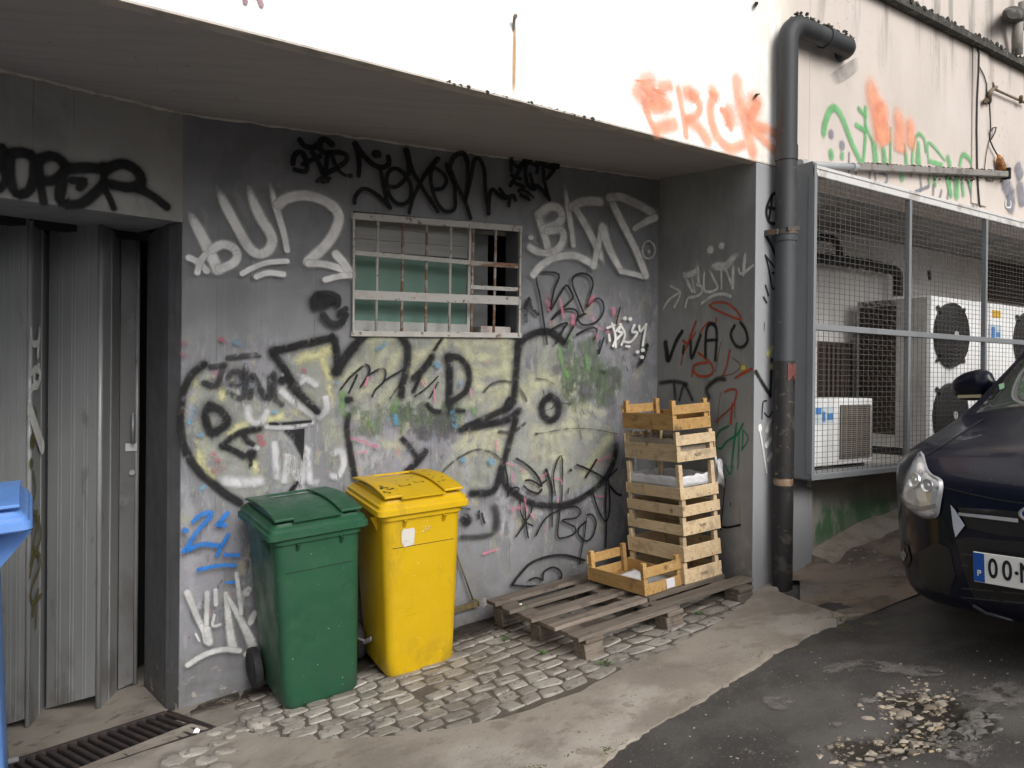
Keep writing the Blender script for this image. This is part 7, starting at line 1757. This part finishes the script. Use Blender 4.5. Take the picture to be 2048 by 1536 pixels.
def ptxt(s, y, z, size, mat, sx=1.): return text_obj(s, size, mat, plate, Matrix.Translation((.0014, y, z)) @ Matrix(((0, 0, 1, 0), (1, 0, 0, 0), (0, 1, 0, 0), (0, 0, 0, 1))) @ Matrix.Diagonal((sx, 1, 1, 1)), 'lettering', .0005, .0018*(size/.1))
ptxt('P', -hw_+.022*K, -.022*K, .028, M_plw)
for i, ch in enumerate('00'): ptxt(ch, -hw_+(.073+.050*i)*K, .0, .100*K, M_plk, .72)
mb = MB(); mb.tube([(.0012, -hw_+.156*K, 0), (.0022, -hw_+.156*K, 0)], .0065, 10); mb.build('lettering', M_plk, plate)
ptxt('N', -hw_+.192*K, .0, .100*K, M_plk, .72)
hb_, nb_ = bvh.ray_cast(Vector((1, 0, .585*K)), Vector((-1, 0, 0)))[:2]
mb = MB(); 
BM_ = Matrix.Translation((hb_.x+.012, 0, .575*K)) @ Matrix.Rotation(math.radians(-14), 4, 'Y')
ell = lambda a, b, x: [Vector((x, math.cos(t)*a, math.sin(t)*b)) for t in [2*math.pi*k/32 for k in range(32)]]
mb.loft([ell(.086, .036, -.01), ell(.086, .036, .0), ell(.080, .031, .004), ell(.074, .026, .002)]); bd = mb.build('badge', M_chr, car, smooth=True); bd.matrix_local = BM_
mb = MB(); mb.loft([ell(.075, .0265, .0), ell(.073, .025, .0035)]); mb.build('badge_field', m_basic('badge blue', (.012, .035, .16), .2, coat=.5), bd)
# mirrors
for sg in (-1, 1):
    c = Vector((-1.40*K, sg*1.0*K, .925*K)); m = MB(); rg = []
    for i in range(13):
        t = -1+2*i/12; r_ = math.sqrt(max(0, 1-abs(t)**2.6)); rg.append([c+Vector((.055*math.cos(a)*r_*(1.15 if math.cos(a) > 0 else .7), t*.115, .078*math.sin(a)*r_*(1-.12*t*sg)-.012*t*sg)) for a in [2*math.pi*k/16 for k in range(16)]])
    m.loft(rg); mr_ = m.build('mirror', M_carp, car, smooth=True)
    m = MB(); m.bar(c+Vector((0, -sg*.09, -.035)), c+Vector((.03, -sg*.20, -.09)), .05, .03); m.build('arm', M_blkp, mr_)
    m = MB(); m.box((.052, -.03, -.012), (.066, .085, .003), Matrix.Translation(c+Vector((0, sg*.02, -.045)))); m.build('indicator', m_basic('pale indicator', (.5, .45, .3), .2) if sg < 0 else bpy.data.materials['pale indicator'], mr_)
# wheels and arches
for xw in (-.90*K, -3.54*K):
    for sg in (-1, 1):
        c = Vector((xw, sg*.80*K, .30*K)); m = MB()
        pr_ = [(.10, .20), (.105, .27), (.09, .305), (.04, .315), (-.04, .315), (-.09, .305), (-.105, .27), (-.10, .20)]
        m.loft([[c+Vector((math.cos(t)*r_*K, y*K, math.sin(t)*r_*K)) for t in [2*math.pi*k/36 for k in range(36)]] for y, r_ in pr_])

        ty = autosmooth(m.build('wheel', M_rub, car), 35)
        m = MB(); m.loft([[c+Vector((math.cos(t)*r_*K, sg*y*K, math.sin(t)*r_*K)) for t in [2*math.pi*k/36 for k in range(36)]] for y, r_ in ((.09, .205), (.104, .20), (.098, .18), (.07, .16))])
        for k in range(5):
            t = 2*math.pi*k/5; m.bar(c+Vector((math.cos(t)*.04, sg*.09, math.sin(t)*.04)), c+Vector((math.cos(t)*.18, sg*.095, math.sin(t)*.18)), .05, .02, (0, 1, 0))
        m.build('rim', M_galv, ty)
        m = MB(); N = 40; pp_ = []
        for i in range(N+1):
            t = math.pi*(-.08+1.16*i/N)
            for r_ in (.30, .352):
                q = Vector((xw+math.cos(t)*r_*K, sg*3, .30*K+math.sin(t)*r_*K)); h = bvh.ray_cast(q, Vector((0, -sg, 0)))
                y = h[0].y if h[0] else sg*.9*K
                pp_.append(Vector((q.x, y+sg*.003, q.z)))
        m.add(pp_, [(2*i, 2*i+1, 2*i+3, 2*i+2) for i in range(N)]); m.build('wheel_arch', M_blkp, car, fixn=False)
# bonnet shut line, wiper, toll sticker
decal([(1998, 770), (2009, 767), (2010, 777), (2000, 781)], 'toll_sticker', m_basic('green sticker', (.24, .44, .27), .5), car, .004, 5)

# ================================================================== CAMERA, LIGHT, RENDER
cd = bpy.data.cameras.new('camera'); cam = bpy.data.objects.new('camera', cd); COL.objects.link(cam)
cd.sensor_width = 36; cd.lens = 36*F_/2048; cd.clip_end = 500; cd.clip_start = .05
Mc = Matrix(((_R.x, -_D.x, -_F.x, 0), (_R.y, -_D.y, -_F.y, 0), (_R.z, -_D.z, -_F.z, EYE), (0, 0, 0, 1))); cam.matrix_world = Mc
S.camera = cam
w = bpy.data.worlds.new('World'); S.world = w; w.use_nodes = True; nt = w.node_tree; nt.nodes.clear()
sky = nt.nodes.new('ShaderNodeTexSky'); sky.sky_type = 'NISHITA'; sky.sun_disc = False
SUN_EL, SUN_AZ = math.radians(37), math.radians(148)      # azimuth clockwise from +Y
sky.sun_elevation = SUN_EL; sky.sun_rotation = SUN_AZ; sky.air_density = 1.0; sky.dust_density = 4.0; sky.ozone_density = 1.0
hs = nt.nodes.new('ShaderNodeHueSaturation'); hs.inputs['Saturation'].default_value = .22
bg = nt.nodes.new('ShaderNodeBackground'); bg.inputs[1].default_value = .12
ou = nt.nodes.new('ShaderNodeOutputWorld')
nt.links.new(sky.outputs[0], hs.inputs['Color']); nt.links.new(hs.outputs[0], bg.inputs[0]); nt.links.new(bg.outputs[0], ou.inputs[0])
sl = bpy.data.lights.new('sun', 'SUN'); sl.energy = 1.2; sl.angle = math.radians(32); sl.color = (1, .96, .9)
so = bpy.data.objects.new('sun', sl); COL.objects.link(so)
dv_ = Vector((math.sin(SUN_AZ)*math.cos(SUN_EL), math.cos(SUN_AZ)*math.cos(SUN_EL), math.sin(SUN_EL)))
so.rotation_euler = dv_.to_track_quat('Z', 'Y').to_euler(); so.location = dv_*20
S.view_settings.view_transform = 'Standard'; S.view_settings.look = 'None'; S.view_settings.gamma = 1; S.view_settings.exposure = .47
S.render.engine = 'CYCLES'; S.cycles.transparent_max_bounces = 48; S.cycles.max_bounces = 8; S.cycles.diffuse_bounces = 4
S.cycles.use_denoising = True
